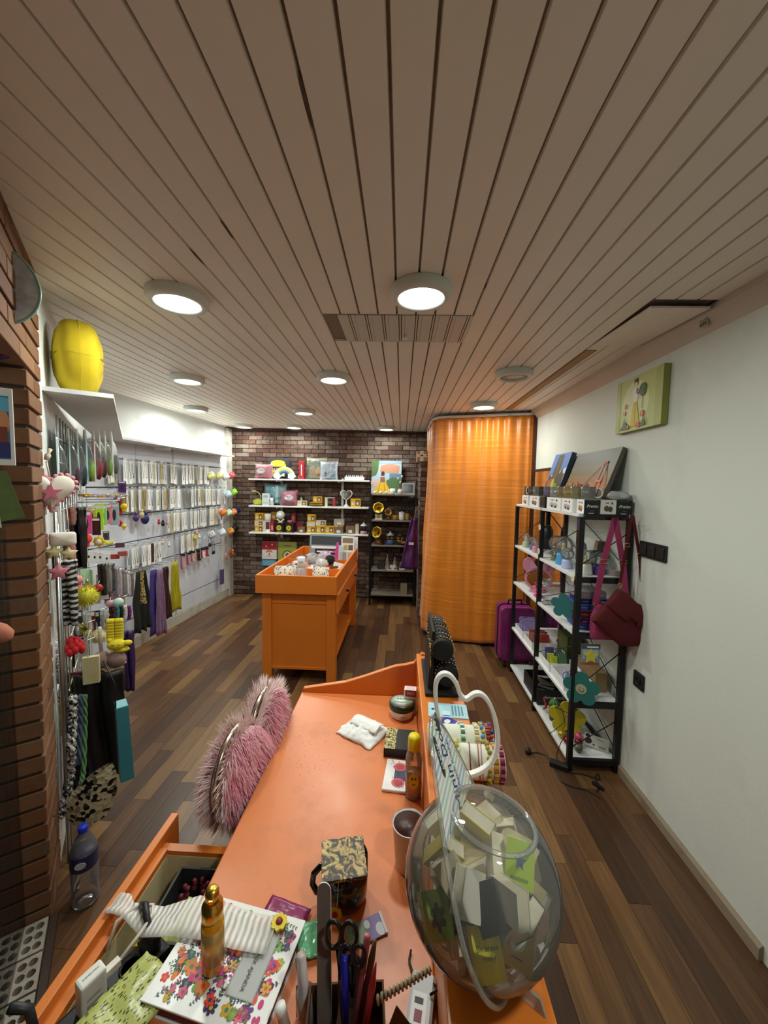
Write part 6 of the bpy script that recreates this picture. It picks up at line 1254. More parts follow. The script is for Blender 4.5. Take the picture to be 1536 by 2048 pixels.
# gift bags on the wall below the shelves
def gift_bag(px0, px1, py0, py1, y, c, items, label, hd, cat='gift bag', rz=0):
    a, c_ = ony(px0, py1, y), ony(px1, py0, y); w_, h_ = c_.x-a.x, c_.z-a.z
    t = thing('gift_bag', label, cat, ((a.x+c_.x)/2, y, a.z), rz, 'gift bags on the bricks')
    MB().prism([(-w_/2, 0), (w_/2, 0), (w_/2, h_), (-w_/2, h_)], -.02, .02).build('bag', mat(c, .45), t); prints(t, w_, h_, -.02, items)
    MB().tube([(-w_*.2, 0, h_), (-w_*.12, 0, h_+.07), (0, 0, h_+.1), (w_*.12, 0, h_+.07), (w_*.2, 0, h_)], .003, 6).build('handle', mat(hd, .6), t)
gift_bag(525, 554, 1084, 1117, 5.44, '#e6e0de', [('#b02434', R4(0, .55, 1, 1)), ('#c98a6a', EL(.5, .35, .25, .2)), ('#f0ece8', EL(.5, .3, .3, .1)), ('#7a2a2e', EL(.5, .3, .06, .05)), ('#f0f0f0', EL(.3, .75, .05, .04)), ('#f0f0f0', EL(.7, .85, .05, .04))], 'red and white gift bag with a reindeer hanging on the bricks', '#a8242e')
gift_bag(524.5, 553, 1112, 1131, 5.462-.0, '#4f94b4', [('#6fb0c9', R4(.1, .1, .9, .8))], 'blue gift bag hanging behind the reindeer one', '#3a6a8a')
gift_bag(557, 594, 1084, 1122, 5.44, '#a3a850', [('#5a5e2a', R4(.3, .78, .7, .82)), ('#5a5e2a', EL(.5, .3, .26, .28, 20)), ('#d0d0b0', EL(.5, .3, .2, .22, 20)), ('#6a6a3a', EL(.5, .32, .1, .12))], 'olive green gift bag with a round emblem', '#2a2a22')

# ------------------------------------------------------------------ black rack at the back
RY = 5.24
def rxp(px, y=RY): return ony(px, 1000, y).x
z = 1.5155
dress = [('#9fb6c8', R4(0, 0, 1, 1)), ('#4f6a3e', [(0, .5), (0, 1), (.25, 1), (.22, .7), (.15, .55)]), ('#b8836a', [(.28, .66), (.9, .6), (.95, .85), (.6, .92), (.3, .85)]), ('#8a9ab0', R4(.25, .9, 1, 1)), ('#5a7a96', [(.6, .45), (1, .42), (1, .6), (.6, .62)]), ('#4d6a42', [(.5, .1), (1, .0), (1, .45), (.7, .5), (.5, .4)]), ('#c9a8b0', EL(.1, .32, .12, .12)),
         ('#d8b02a', [(.02, .0), (.68, .0), (.5, .32), (.46, .5), (.28, .5), (.24, .32)]), ('#b98f1e', [(.2, .0), (.24, .0), (.33, .4), (.31, .4)]), ('#b98f1e', [(.45, .0), (.5, .0), (.42, .4), (.4, .4)]), ('#3a2a26', EL(.38, .6, .06, .08)), ('#c99a7a', R4(.3, .4, .44, .54)), ('#7a5a6a', [(.3, .35), (.46, .35), (.44, .5), (.3, .5)])]
canvas('canvas_painting', 'canvas of a woman in a yellow gown on the black rack', .415, .46, .02, dress, (rxp(772, 5.34), 5.335, z), (-.12, 0, 0), '#c9cbc6')
mug((rxp(785), 5.2, z), '#e0e0dc', 'white mug in front of the gown canvas', .035, .075, 3.0)
t = thing('tulip_pot', 'white round pot with a red top and cream tulips', 'plant', (rxp(800), 5.2, z)); MB().lathe([(0, 0), (.025, 0), (.038, .03), (.03, .06), (.026, .065), (0, .06)], 16).build('pot', mat('#e6e2de', .3), t); MB().sph((0, 0, .068), (.026, .026, .018), 10, k=6).build('moss', mat('#a83038', .6), t)
for dx, h in ((.02, .22), (-.03, .19), (.0, .14)): MB().tube([(0, 0, .07), (dx*.6, 0, h*.7), (dx, 0, h)], .003, 6).build('stem', mat('#4a6a3a', .6), t); MB().sph((dx, 0, h+.018), (.012, .012, .02), 8, k=6).build('tulip', mat('#dccfa8', .5), t)
t = thing('tablet', 'grey-framed tablet standing at the right of the top rack shelf', 'tablet', (rxp(816), 5.3, z), 0, None, (-.1, 0, 0)); MB().prism(rrect(.175, .155, .008, 3, 0, .0775), -.006, .006).build('frame', mat('#9a9a9c', .4), t); MB().prism(rrect(.13, .115, .003, 2, 0, .0775), -.0075, -.006).build('screen', mat('#1a1c22', .15), t)
for i in range(3): tag(MB().sph((0, 0, .018), (.022, .014, .018), 10, k=7).sph((.018, -.008, .03), .011, 8, k=6).build('lamb_figurine', mat('#dcd8d0', .5), loc=(rxp(750+i*11), 5.18, z)), 'tiny white animal figurine in front of the gown canvas, %s of three' % ('left', 'middle', 'right')[i], 'figurine', 'tiny white animals')
def gramophone(loc, box, horn, label, s=1, rz=0):
    t = thing('gramophone', label, 'gramophone', loc, rz, 'model gramophones')
    MB().prism([(-.05*s, 0), (.05*s, 0), (.05*s, .012*s), (.042*s, .018*s), (.042*s, .06*s), (.05*s, .068*s), (-.05*s, .068*s), (-.042*s, .06*s), (-.042*s, .018*s), (-.05*s, .012*s)], -.04*s, .04*s).build('box', mat(box, .4), t); MB().at((0, -.041*s, .04*s)).prism(EL(0, 0, .024*s, .014*s), -.002, .002).build('plaque', GOLD, t)
    MB().lathe([(.036*s, .068*s), (.036*s, .072*s), (0, .073*s)], 18).build('record', BLACK, t)
    MB().tube([(0, .025*s, .07*s), (0, .03*s, .11*s), (0, .01*s, .13*s), (0, -.015*s, .135*s)], [.006*s, .006*s, .009*s, .014*s], 8).build('arm', GOLD, t)
    b = MB().at((0, -.01*s, .142*s), rx=math.pi/2-.25)
    def hn(u, v): a = 2*math.pi*u; r = s*(.012+.055*v**2.2)*(1+.08*v*abs(math.cos(4*a))); return (r*math.cos(a), r*math.sin(a), .075*s*v)
    b.grid(hn, 32, 8).build('horn', mat(horn, .25, .8, .1, 30), t, solid=.002)
z = 1.1655
gramophone((rxp(758), RY-.02, z), '#d8d0c0', '#c9a83e', 'white and gold gramophone model on the second rack shelf', 1.05)
gramophone((rxp(777), RY, z), '#3a2420', '#b9964a', 'small dark gramophone model beside the white one', .68)
t = mug((rxp(791), RY-.02, z+.008), '#a87a1e', 'mustard cup on a matching saucer on the second rack shelf', .034, .06, 0); MB().lathe([(0, -.008), (.03, -.008), (.06, -.001), (.06, .001), (0, -.003)], 20).build('saucer', mat('#a87a1e', .3), t)
t = mug((rxp(804), RY-.02, z), '#e0e2de', 'tall white lidded cup on the second rack shelf', .038, .1, .3); MB().lathe([(.042, .1), (.042, .106), (.012, .11), (.01, .118), (0, .119)], 18).build('lid', mat('#e6e8e4', .3), t)
mug((rxp(815), RY-.01, z), '#a8843a', 'golden mug right of the white lidded cup', .03, .09, .2)
z = .8255
gramophone((rxp(761), RY-.02, z), '#5a3318', '#b9993a', 'brown gramophone model with a gold horn on the third rack shelf', 1.1, -.5)
carousel((rxp(782), RY-.02, z), '#b9bdc2', '#8a7a4a', '#2f62b4', 'blue and white carousel on the third rack shelf', 1.0); carousel((rxp(802), RY, z), '#3a3026', '#b9993a', '#2a221e', 'dark gold carousel on the third rack shelf', .95)
tag(MB().grid(lambda u, v: ((u-.5)*.15, (v-.5)*.08-.02, .035+.02*noise.noise(V((u*4, v*4, 1)))-.03*u*u), 12, 8).build('scarf_corner', mat('#6a3a2e', .7, 0, .8, 30), loc=(rxp(815), RY-.08, z+.01), solid=.02), 'bunched red and white cloth on the third rack shelf', 'cloth')
z = .4855
carton('glass_box', 'small smoky glass box on the fourth rack shelf', 'box', (rxp(764), RY, z), (.1, .08, .1), '#3a3a34', rough=.1)
for px_, h, c, lb in ((777, .2, '#b9bfbf', 'tall silver cone tree on the fourth rack shelf'), (792, .165, '#cfcfcc', 'shorter silver cone tree on the fourth rack shelf')): tag(MB().lathe([(0, 0), (.045, 0), (.05, .006), (.006, h*.9), (.01, h*.95), (0, h)], 14).build('cone_tree', mat(c, .25, .6, .5, 60), loc=(rxp(px_), RY, z)), lb, 'ornament')
tag(MB().prism(heart(0, .035, .04), -.012, .012).box(-.08, .06, -.02, .02, 0, .008).build('heart_ornament', mat('#d8d4cc', .4), loc=(rxp(788), RY-.07, z)), 'white heart ornament in front of the silver cone trees', 'ornament')
t = thing('glass_dome', 'small glass dome on a pale base', 'ornament', (rxp(808), RY-.03, z)); MB().lathe([(0, 0), (.05, 0), (.045, .025), (0, .028)], 18).build('base', mat('#c9c7be', .5), t); MB().lathe([(.042, .026), (.046, .07), (.03, .11), (0, .12)], 18).build('dome', glass('#e6eaea', .03, .15), t)
tag(MB().lathe([(0, 0), (.018, 0), (.012, .03), (.02, .06), (.008, .08), (0, .09)], 12).build('silver_bell', mat('#c9c9c6', .25, .7), loc=(rxp(819), RY-.04, z)), 'small silver bell at the right end of the fourth rack shelf', 'ornament')
carton('paper_box', 'cream paper box on the lowest rack shelf', 'box', (rxp(811), RY-.03, .1505), (.09, .08, .14), '#8d8468')
# carton and jersey on the brick pier
e = carton('taped_carton', 'cardboard carton bound with printed white tape on the brick pier', 'box', (.272, 4.86, 1.9305), (.19, .22, .13), '#9a8462', f=[('#d6d4cc', R4(.18, 0, .42, 1)), ('#d6d4cc', R4(0, .4, 1, .7)), ('#d6d4cc', R4(.78, 0, 1, 1)), ('#3a3a52', R4(.22, .5, .38, .62)), ('#3a3a52', R4(.6, .5, .8, .6)), ('#3a3a52', R4(.82, .2, .96, .3))])
t = thing('sports_bag', 'purple and white nylon bag hanging on the side of the brick pier', 'bag', (.155, 4.66, .62), 0)
MB().grid(lambda u, v: ((u-.5)*.2*(1.1-.75*v)-.05*(1-v), .02*math.sin(u*9)+.03*noise.noise(V((u*4, v*4, 1))), .62*v), 14, 18).build('cloth', mat('#4a1f5a', .5, 0, .35, 9), t, solid=.012)
MB().box(-.06, .0, -.045, -.04, .30, .33).build('stripe', mat('#cfc9d8', .5), t, rz=0)
MB().tube([(-.0, 0, .6), (.02, 0.02, .72), (.075, .06, .76)], .008, 7).build('cord', mat('#6a5a4a', .6), t)
t = thing('keyring_cluster', 'cluster of pale keyrings hanging high on the brick pier', 'keyring', (.19, 4.9, 1.35))
for i in range(7): MB().tube([(.012*math.cos(q), .01*math.sin(i), -.03*i+.016*math.sin(q)) for q in [2*math.pi*k/10 for k in range(10)]], .003, 5, closed=True).build('ring', mat('#a59a88', .4, .5), t)


# ------------------------------------------------------------------ goods in the display table
TZ = .7903
def pouch(x, y, w_, h_, label, rz=0):
    m, N, L, b = nt('cheetah'); tc = N.new('ShaderNodeTexCoord'); v = N.new('ShaderNodeTexVoronoi'); v.inputs['Scale'].default_value = 60; L.new(tc.outputs['Object'], v.inputs['Vector']); r = ramp(N, [(.28, '#1c1a18'), (.36, '#d9d2c0')]); L.new(v.outputs['Distance'], r.inputs[0]); L.new(r.outputs[0], b.inputs['Base Color'])
    o = MB().grid(lambda u, v_: ((u-.5)*w_, -.02*math.sin(math.pi*u)*math.sin(math.pi*v_), h_*v_), 12, 8).grid(lambda u, v_: ((u-.5)*w_, .02*math.sin(math.pi*u)*math.sin(math.pi*v_), h_*v_), 12, 8).build('cheetah_pouch', m, loc=(x, y, TZ), rot=(-.25, 0, rz)); return tag(o, label, 'pouch', 'cheetah pouches')
pouch(-.97, 3.2, .22, .14, 'wide cheetah-print pouch left of the white-capped bottle', .1); pouch(-.69, 3.24, .15, .13, 'narrow cheetah-print pouch right of the white-capped bottle', -.1)
t = thing('water_flask', 'clear flask with a white cap in the front compartment of the tray', 'bottle', (-.815, 3.1, TZ)); MB().lathe([(0, 0), (.038, 0), (.043, .01), (.044, .13), (.032, .155), (.026, .165), (0, .165)], 20).build('body', glass('#cfd8dc', .05, .5), t); MB().lathe([(.031, .16), (.033, .163), (.033, .235), (.03, .24), (0, .24)], 20).build('cap', mat('#e3e6e2', .35), t)
text('bottle', .016, mat('#3a3a3a', .5), t, (.005, -.0335, .205), (math.pi/2, 0, 0))
carton('blister_pack', 'white blister pack lying in the front right of the tray', 'packet', (-.6, 3.1, TZ), (.12, .08, .012), '#e6dfd8', t=[('#a85a5a', EL(.3, .5, .06, .1)), ('#a85a5a', EL(.6, .5, .06, .1)), ('#a85a5a', EL(.45, .2, .06, .1))])
for i in range(5): tag(MB().tube([(0, 0, 0), (.01*(i-2), .0, .09+.01*(i % 2))], .003, 6).sph((.01*(i-2), 0, .1+.01*(i % 2)), .007, 7, k=5).build('hair_pin', mat(['#c9b8a0', '#e6e0d8', '#9a8a7a', '#d8d0c8', '#b0a090'][i], .4), loc=(-.89+.012*i, 3.17, TZ+.06)), 'beige hair pin sticking up beside the wide pouch', 'hair pin', 'hair pins in the tray')
random.seed(41)
def fluff(name, label, c, r, loc, cat, group=None):
    t = thing(name, label, cat, loc, 0, group); MB().sph((0, 0, r), r*.85, 12, k=8).build('core', mat(c, .9), t); b = MB()
    for i in range(500):
        d_ = V((random.gauss(0, 1), random.gauss(0, 1), random.gauss(0, 1))).normalized(); s_ = d_.orthogonal().normalized()*r*.05; p = d_*r*.7+V((0, 0, r)); b.add([p-s_, p+s_, p+d_*r*random.uniform(.35, .5)], [(0, 1, 2)])
    o = b.build('fluff', mat(c, .9), t); o['kind'] = 'stuff'; return t
fluff('pompom', 'grey fluffy pompom in plastic in the tray', '#b9b4b2', .06, (-.84, 3.62, TZ+.05), 'pompom', 'pompoms in the display table'); fluff('pompom', 'white fluffy pompom beside the black one', '#dcdad6', .055, (-.74, 3.55, TZ+.04), 'pompom', 'pompoms in the display table'); fluff('pompom', 'black fluffy pompom in the tray', '#2a2a2c', .05, (-.68, 3.66, TZ+.06), 'pompom', 'pompoms in the display table'); fluff('pompom', 'lilac fluffy pompom at the back of the tray', '#cfc4d4', .065, (-.78, 3.9, TZ+.03), 'pompom', 'pompoms in the display table')
for i, (x, y, c, lb) in enumerate([(-1.0, 3.5, '#7a2a34', 'dark red packet at the left of the tray'), (-.98, 3.62, '#c9b8ae', 'pale wrapped packet behind the dark red one'), (-1.02, 3.9, '#6a4a44', 'brown wrapped packet in the far left compartment'), (-.95, 4.05, '#9a8f92', 'grey wrapped packet in the far left compartment'), (-.8, 3.45, '#a8949a', 'mauve packet lying low in the middle compartment')]):
    o = MB().grid(lambda u, v: ((u-.5)*.16, (v-.5)*.13, .05+.03*math.sin(math.pi*u)*math.sin(math.pi*v)+.012*noise.noise(V((u*5, v*5, i)))), 10, 10).build('wrapped_packet', mat(c, .25, 0, .5, 40), loc=(x, y, TZ+.012), rz=.4*i, solid=.03); tag(o, lb, 'packet')
carton('wooden_comb', 'brown wooden paddle lying across the tray rim', 'comb', (-.64, 3.52, TZ+.055), (.04, .2, .02), '#6a4a30', rot=(-.25, .1, .6))
carton('folded_card', 'white folded card with red and blue print leaning in the tray', 'card', (-.585, 3.5, TZ), (.1, .006, .12), '#e6e6ea', f=[('#b9424a', R4(.2, .5, .4, .7)), ('#4a62a8', R4(.5, .2, .8, .5))], rot=(-.4, .3, .5))
tag(MB().lathe([(0, 0), (.045, 0), (.05, .03), (.03, .05), (0, .055)], 16).build('black_case', mat('#1a1a1c', .3), loc=(-.57, 3.68, TZ)), 'round black case by the right rim of the tray', 'case')
puff_items = [('photo_sleeve', 'large blue-grey plastic sleeve standing at the far end of the tray', -.83, 4.33, .44, .27, '#7f979f', [('#3a4248', R4(.05, .55, .95, .92)), ('#dfe3e4', R4(.05, .4, .95, .5)), ('#1a1a1e', R4(.15, .15, .95, .38)), ('#e6e0ea', R4(.2, .24, .8, .3)), ('#c9589a', R4(.6, .22, .7, .32))]), ('photo_board', 'white board with rows of small photos at the far right of the tray', -.6, 4.28, .15, .26, '#e2e4e0', [('#8a7450', R4(.1, .7, .9, .92)), ('#b9a070', R4(.15, .4, .5, .62)), ('#6a5a48', R4(.55, .4, .9, .62)), ('#a8aab0', R4(.1, .08, .45, .3)), ('#cfc0a0', R4(.55, .08, .9, .3))]), ('white_folder', 'white folder behind the photo board', -.58, 4.40, .16, .24, '#d9dde0', [('#c9cfd4', R4(.1, .1, .9, .9))])]
for nm, lb, x, y, w_, h_, c, it_ in puff_items: carton(nm, lb, 'folder', (x, y, TZ), (w_, .012, h_), c, f=it_, rot=(-.12, 0, -.05))
tag(MB().prism([(-.03, 0), (.03, 0), (.025, .16), (.01, .2), (-.01, .2), (-.02, .12)], -.012, .012).build('pink_pouch', mat('#d0489a', .5), loc=(-.70, 4.2, TZ), rot=(-.1, 0, .2), bevel=.004), 'bright pink pointed pouch in front of the photo sleeve', 'pouch')
tag(MB().prism([(-.03, 0), (.03, 0), (.03, .17), (-.03, .17)], -.01, .01).build('mint_pouch', mat('#b9cfc8', .5), loc=(-.655, 4.17, TZ), rot=(-.1, 0, -.1), bevel=.004), 'pale mint packet right of the pink pouch', 'pouch')
for i in range(4): tag(MB().prism([(-.018, 0), (.018, 0), (.018, .12), (-.018, .12)], -.006, .006).build('nail_sachet', mat(['#a9b0b8', '#8a929c', '#c3c6c8', '#c9b48a'][i], .35), loc=(-.63+.03*i, 4.05, TZ), rot=(-.15, 0, 0)), 'slim sachet standing in the far right compartment', 'sachet', 'slim sachets in the tray')
# ------------------------------------------------------------------ slat wall goods
WN = V((wdir.y, -wdir.x, 0))
def LWP(u, n, z): return p0+wdir*u+WN*n+V((0, 0, z))
def lwu(px, n=.06):
    q = onp(px, 1000, WN, p0+WN*n); return (q-p0).dot(wdir)
random.seed(77)
CARDW = mat('#eef0ec', .5, 0, .05); 
protos_c = []
for nm, cc, jc in (('necklace_card', '#eef0ec', '#3a3a3a'), ('necklace_card', '#e6e6df', '#c9a84a'), ('necklace_card', '#b9ad8a', '#8a7a4a'), ('necklace_card', '#f2f3f1', '#b9b9bb'), ('necklace_card', '#9f8c5a', '#5a4a2a')):
    t = thing(nm, 'x', 'jewelry card', (0, 0, -50), 0)
    MB().box(-.021, .021, -.001, .001, -.205, 0).build('card', mat(cc, .5, 0, .08), t)
    MB().tube([(-.013, -.003, -.015), (-.012, -.004, -.08), (-.004, -.005, -.13), (0, -.005, -.145), (.004, -.005, -.13), (.012, -.004, -.08), (.013, -.003, -.015)], .0012, 5).sph((0, -.005, -.15), (.005, .003, .007), 7, k=5).build('chain', mat(jc, .3, .7, 0), t)
    MB().prism(rrect(.036, .03, .004, 3, 0, .012), -.0015, .0015).build('hanger', glass('#ffffff', .1, .35), t)
    protos_c.append(t)
used_c = [False]*5
kinds_c = ['white jewelry card with a dark chain', 'ivory jewelry card with a gold chain', 'beige jewelry card', 'plain white jewelry card with a silver chain', 'kraft jewelry card with a bronze chain']
rows_w = {0: 'top', 1: 'second', 2: 'third', 3: 'fourth', 4: 'lowest'}
def hang(u, z, row, kind, n=.07, rz=0):
    lb = '%s in the %s row of the slat wall' % (kinds_c[kind], rows_w[row]); loc = LWP(u, n, z); r = LANG+rz
    if not used_c[kind]:
        t = protos_c[kind]; t.location = loc; t.rotation_euler = (0, 0, r); t['label'] = lb; t['group'] = 'jewelry cards in the %s row' % rows_w[row]; used_c[kind] = True; return t
    return dup(protos_c[kind], loc, r, lb, 'jewelry cards in the %s row' % rows_w[row])
def row(row_, us, z, mix):
    for u in us: hang(u+random.uniform(-.008, .008), z-.02+random.uniform(-.01, .006), row_, random.choice(mix), random.uniform(.03, .11), random.uniform(-.25, .25))
fr = lambda a, c, st: [a+i*st for i in range(int((c-a)/st)+1)]
row(0, [u for u in fr(.18, 1.74, .038)], RAILS[0], [0, 1, 2, 3, 3, 0, 3])
row(1, [u for u in fr(.3, 2.05, .038) if not 1.12 < u < 1.28], RAILS[1], [0, 1, 3, 2, 3, 4])
row(2, [u for u in fr(.92, 2.0, .042)], RAILS[2], [1, 3, 2, 0, 3])
row(3, [u for u in fr(1.14, 1.45, .05)], RAILS[3], [3, 1, 2]); row(4, [u for u in fr(.38, .78, .032)], 1.03, [0, 3, 1, 0])
hk = MB().tube([(0, 0, 0), (0, -.14, .0), (0, -.155, .015)], .0022, 5)
h0 = hk.build('display_hook', STEEL, lw); first = True
for r_, z_ in enumerate(RAILS[:5]):
    for u in fr(.1, 2.05, .115):
        o = h0 if first else h0.copy()
        if not first: COL.objects.link(o)
        first = False; o.location = (u, -.0, z_-.012+random.uniform(-.003, .003)); o.rotation_euler = (0, 0, 0)
# mugs hanging at the far end
def hmug(px, py, c, label, n=.1, tilt_=.9):
    q = onp(px, py, WN, p0+WN*n); return mug(q-V((0, 0, .05)), c, label, .042, .085, 0, (-tilt_, -.55, LANG-math.pi/2-1.2), 'mugs hanging on the slat wall')
for px, py, c, lb in [(415, 947, '#dfdf9a', 'pale yellow mug hanging first in the top row'), (432, 947, '#dcdc96', 'pale yellow mug hanging second in the top row'), (445, 949, '#e3e6e6', 'white mug hanging next to the red one'), (457, 947, '#cf5a5e', 'red mug hanging at the end of the top row'), (450, 985, '#b9cfdc', 'pale blue mug hanging in the second row'), (462, 981, '#8fcf3a', 'lime green mug hanging in the second row'),
                      (440, 1021, '#d8742e', 'orange mug hanging first in the third row'), (451, 1022, '#bfe0c4', 'mint green mug hanging in the third row'), (461, 1021, '#d88a4e', 'apricot mug hanging in the third row'), (468, 1018, '#23285a', 'navy mug hanging at the end of the third row'), (417, 1066, '#b9bdbd', 'grey glass mug hanging in the fourth row'), (438, 1061, '#d3dfe6', 'white and blue mug hanging in the fourth row'), (455, 1059, '#d8923e', 'orange mug hanging in the fourth row'), (464, 1053, '#1d1d22', 'black mug hanging at the end of the fourth row')]:
    hmug(px, py, c, lb)
def hang_mesh(name, label, cat, loc, rz, b, m, group=None, **k): return tag(b.build(name, m, loc=loc, rz=rz, **k), label, cat, group)
# socks, masks, small hanging things
LR = LANG
for px, c, c2, lb, h in [(366, '#c98f9a', '#a87078', 'dusty pink pair of socks hanging in the lowest row', .16), (378, '#b98a90', '#9a6a72', 'mauve pair of socks hanging in the lowest row', .13), (386, '#d0a0a8', '#b08088', 'pale pink pair of socks with a small print', .11), (397, '#1a1a1c', '#c9a83a', 'black pair of socks with a yellow badge', .12), (407, '#e0dcd8', '#b02a32', 'white pair of socks with a red sole', .11), (414, '#a82a3a', '#e6e0dc', 'red and white pair of socks', .1)]:
    q = onp(px, 1095, WN, p0+WN*.09); t = thing('socks', lb, 'socks', V((q.x, q.y, .80)), LR, 'socks in the lowest row')
    for k in (0, 1): MB().prism([(-.022, 0), (.022, 0), (.02, -h*.7), (.045, -h*.9), (.04, -h), (-.012, -h*.98), (-.02, -h*.7)], -.008+.018*k, .006+.018*k).build('sock', mat(c if k == 0 else c2, .85), t, bevel=.004)
    MB().box(-.02, .02, -.012, .022, -.004, .02).build('band', BLACK, t)
for px, py, c, lb in [(427, 1105, '#141416', 'black cloth mask hanging by its loops'), (420, 1090, '#2a2a30', 'dark strap hanging beside the black mask')]:
    q = onp(px, py, WN, p0+WN*.1); t = thing('cloth_mask', lb, 'mask', q, LR); MB().sph((0, 0, 0), (.035, .015, .025), 12, k=7).build('body', mat(c, .7), t); MB().tube([(-.03, 0, .01), (-.02, 0, .12), (0, 0, .16), (.02, 0, .12), (.03, 0, .01)], .002, 5).build('loop', mat(c, .7), t)
t = thing('fish_ornament', 'orange and brown patterned ornament hanging at the wall corner', 'ornament', onp(463, 1105, WN, p0+WN*.1), LR)
MB().sph((0, 0, 0), (.055, .02, .075), 14, k=9).build('body', mat('#a8542a', .4, 0, .6, 40), t); MB().at((0, -.02, .03)).prism(EL(0, 0, .014, .014), -.004, .0).build('eye', WHITE, t); MB().at((0, -.02, -.01)).prism(star(0, 0, .022), -.005, .0).build('badge', mat('#d8c02a', .4), t); MB().tube([(0, 0, .075), (0, 0, .14)], .002, 5).build('string', mat('#6a4a3a', .6), t)
t = thing('fish_ornament', 'smaller pinkish ornament hanging left of the patterned one', 'ornament', onp(452, 1112, WN, p0+WN*.1), LR); MB().sph((0, 0, 0), (.03, .015, .05), 12, k=8).build('body', mat('#c98a7a', .4, 0, .5, 40), t); MB().tube([(0, 0, .05), (0, 0, .12)], .002, 5).build('string', mat('#6a4a3a', .6), t)
for px, py, c, s, lb in [(390, 1076, '#c9c23a', .022, 'yellow-green keyring figure in the fourth row'), (394, 1066, '#e0a8a0', .022, 'pink keyring figure in the fourth row'), (399, 1074, '#cfe0da', .018, 'pale mint keyring ball in the fourth row'), (325, 1085, '#cfcaba', .02, 'pale heart pendant pair in the fourth row, left one'), (338, 1090, '#d6d2c6', .02, 'pale heart pendant pair in the fourth row, right one'), (318, 1045, '#a8323c', .018, 'small dark red tassel in the third row'), (326, 1048, '#1d1d20', .022, 'black tassel in the third row'), (334, 1046, '#c98a8a', .018, 'pink tassel in the third row'), (290, 1038, '#23235a', .045, 'navy blue box pouch at the left of the third row'), (272, 1036, '#4a2a6a', .03, 'violet pouch at the left of the third row'), (283, 1030, '#c9b48a', .03, 'cream toy box at the left of the third row')]:
    q = onp(px, py, WN, p0+WN*.1); t = thing('keyring', lb, 'keyring', q, LR, 'keyrings on the slat wall'); MB().sph((0, 0, 0), (s, s*.7, s*1.15), 10, k=7).sph((0, 0, s*1.3), s*.6, 8, k=6).build('charm', mat(c, .5), t); MB().tube([(0, 0, s*1.8), (0, 0, s*1.8+.05)], .002, 5).build('chain', STEEL, t)
carton('brown_card', 'brown pouch card hanging below the fourth row', 'card', onp(303, 1125, WN, p0+WN*.1), (.07, .01, .19), '#4a2f24', rz=LR)
tag(MB().prism([(-.04, 0), (.04, 0), (.04, .2), (-.04, .2)], -.01, .01).build('violet_bag', mat('#5a4a72', .5), loc=onp(444, 1168, WN, p0+WN*.08), rz=LR), 'violet printed bag hanging low at the end of the slat wall', 'bag')
# scarves
def scarf(px, py0, py1, w_, c, label, n=.16, var=.3, sc=14, c2=None):
    a = onp(px, py0, WN, p0+WN*n); e = onp(px, py1, WN, p0+WN*n); h = a.z-e.z
    t = thing('scarf', label, 'scarf', V((a.x, a.y, e.z)), LR, 'scarves hanging on the slat wall')
    def fn(u, v): x = (u-.5)*w_*(1.0-.55*v**2); return (x, .022*math.sin(u*19+v*1.5)*(1-.4*v)+.02*noise.noise(V((u*3, v*3, px))), h*v+.03*(1-v)*noise.noise(V((u*6, 0, px))))
    MB().grid(fn, 36, 14).build('cloth', mat(c, .85, 0, var, sc), t, solid=.004); MB().tube([(0, 0, h-.005), (0, .02, h+.02), (0, n-.03, h+.03)], .002, 5).build('hook', STEEL, t)
    if c2: MB().grid(lambda u, v: (fn(.25+.4*u, .45+.55*v)[0], fn(.25+.4*u, .45+.55*v)[1]-.012, fn(.25+.4*u, .45+.55*v)[2]), 14, 10).build('patterned_end', leopard('gold_print', 45, '#b9a56a') if c2 == 'leo' else mat(c2, .8), t)
scarf(283, 1142, 1262, .2, '#1d1f1a', 'black scarf with a gold patterned end, nearest on the slat wall', .3, c2='leo'); scarf(308, 1140, 1268, .13, '#4a3a82', 'violet scarf next to the black one', .25); scarf(320, 1140, 1270, .1, '#8a6a8a', 'lilac lace scarf beside the violet one', .32, .5, 60); scarf(331, 1134, 1238, .12, '#43201e', 'dark maroon scarf between the lilac and the yellow one', .2); scarf(350, 1124, 1222, .13, '#b3a81e', 'mustard yellow scarf, last of the row', .2)

# ------------------------------------------------------------------ slanted wall: grid rack and hanging goods
gp = thing('grid_rack', 'chrome wire grid with prongs on the slanted wall beside the brick pier', 'grid rack', SW(.12, .035, 0), SANG)
for i in range(13): MB().tube([(.1*i, 0, .25), (.1*i, 0, 1.9)], .0035, 6).build('upright_wire', STEEL, gp)
for i in range(16): MB().tube([(0, -.005, .3+.1*i), (1.2, -.005, .3+.1*i)], .003, 6).build('cross_wire', STEEL, gp)
MB().tube([(-.115, .005, .0), (-.115, .005, 1.5)], .007, 8).build('post', STEEL, gp)
MB().tube([(-.085, .0, .0), (-.085, .0, 1.45)], .005, 8).build('post', mat('#8a8f92', .3, .9), gp)
SR = SANG   # things face the room: local -y looks out from the slanted wall
def nz(px, py, Y): return ony(px, py, Y)
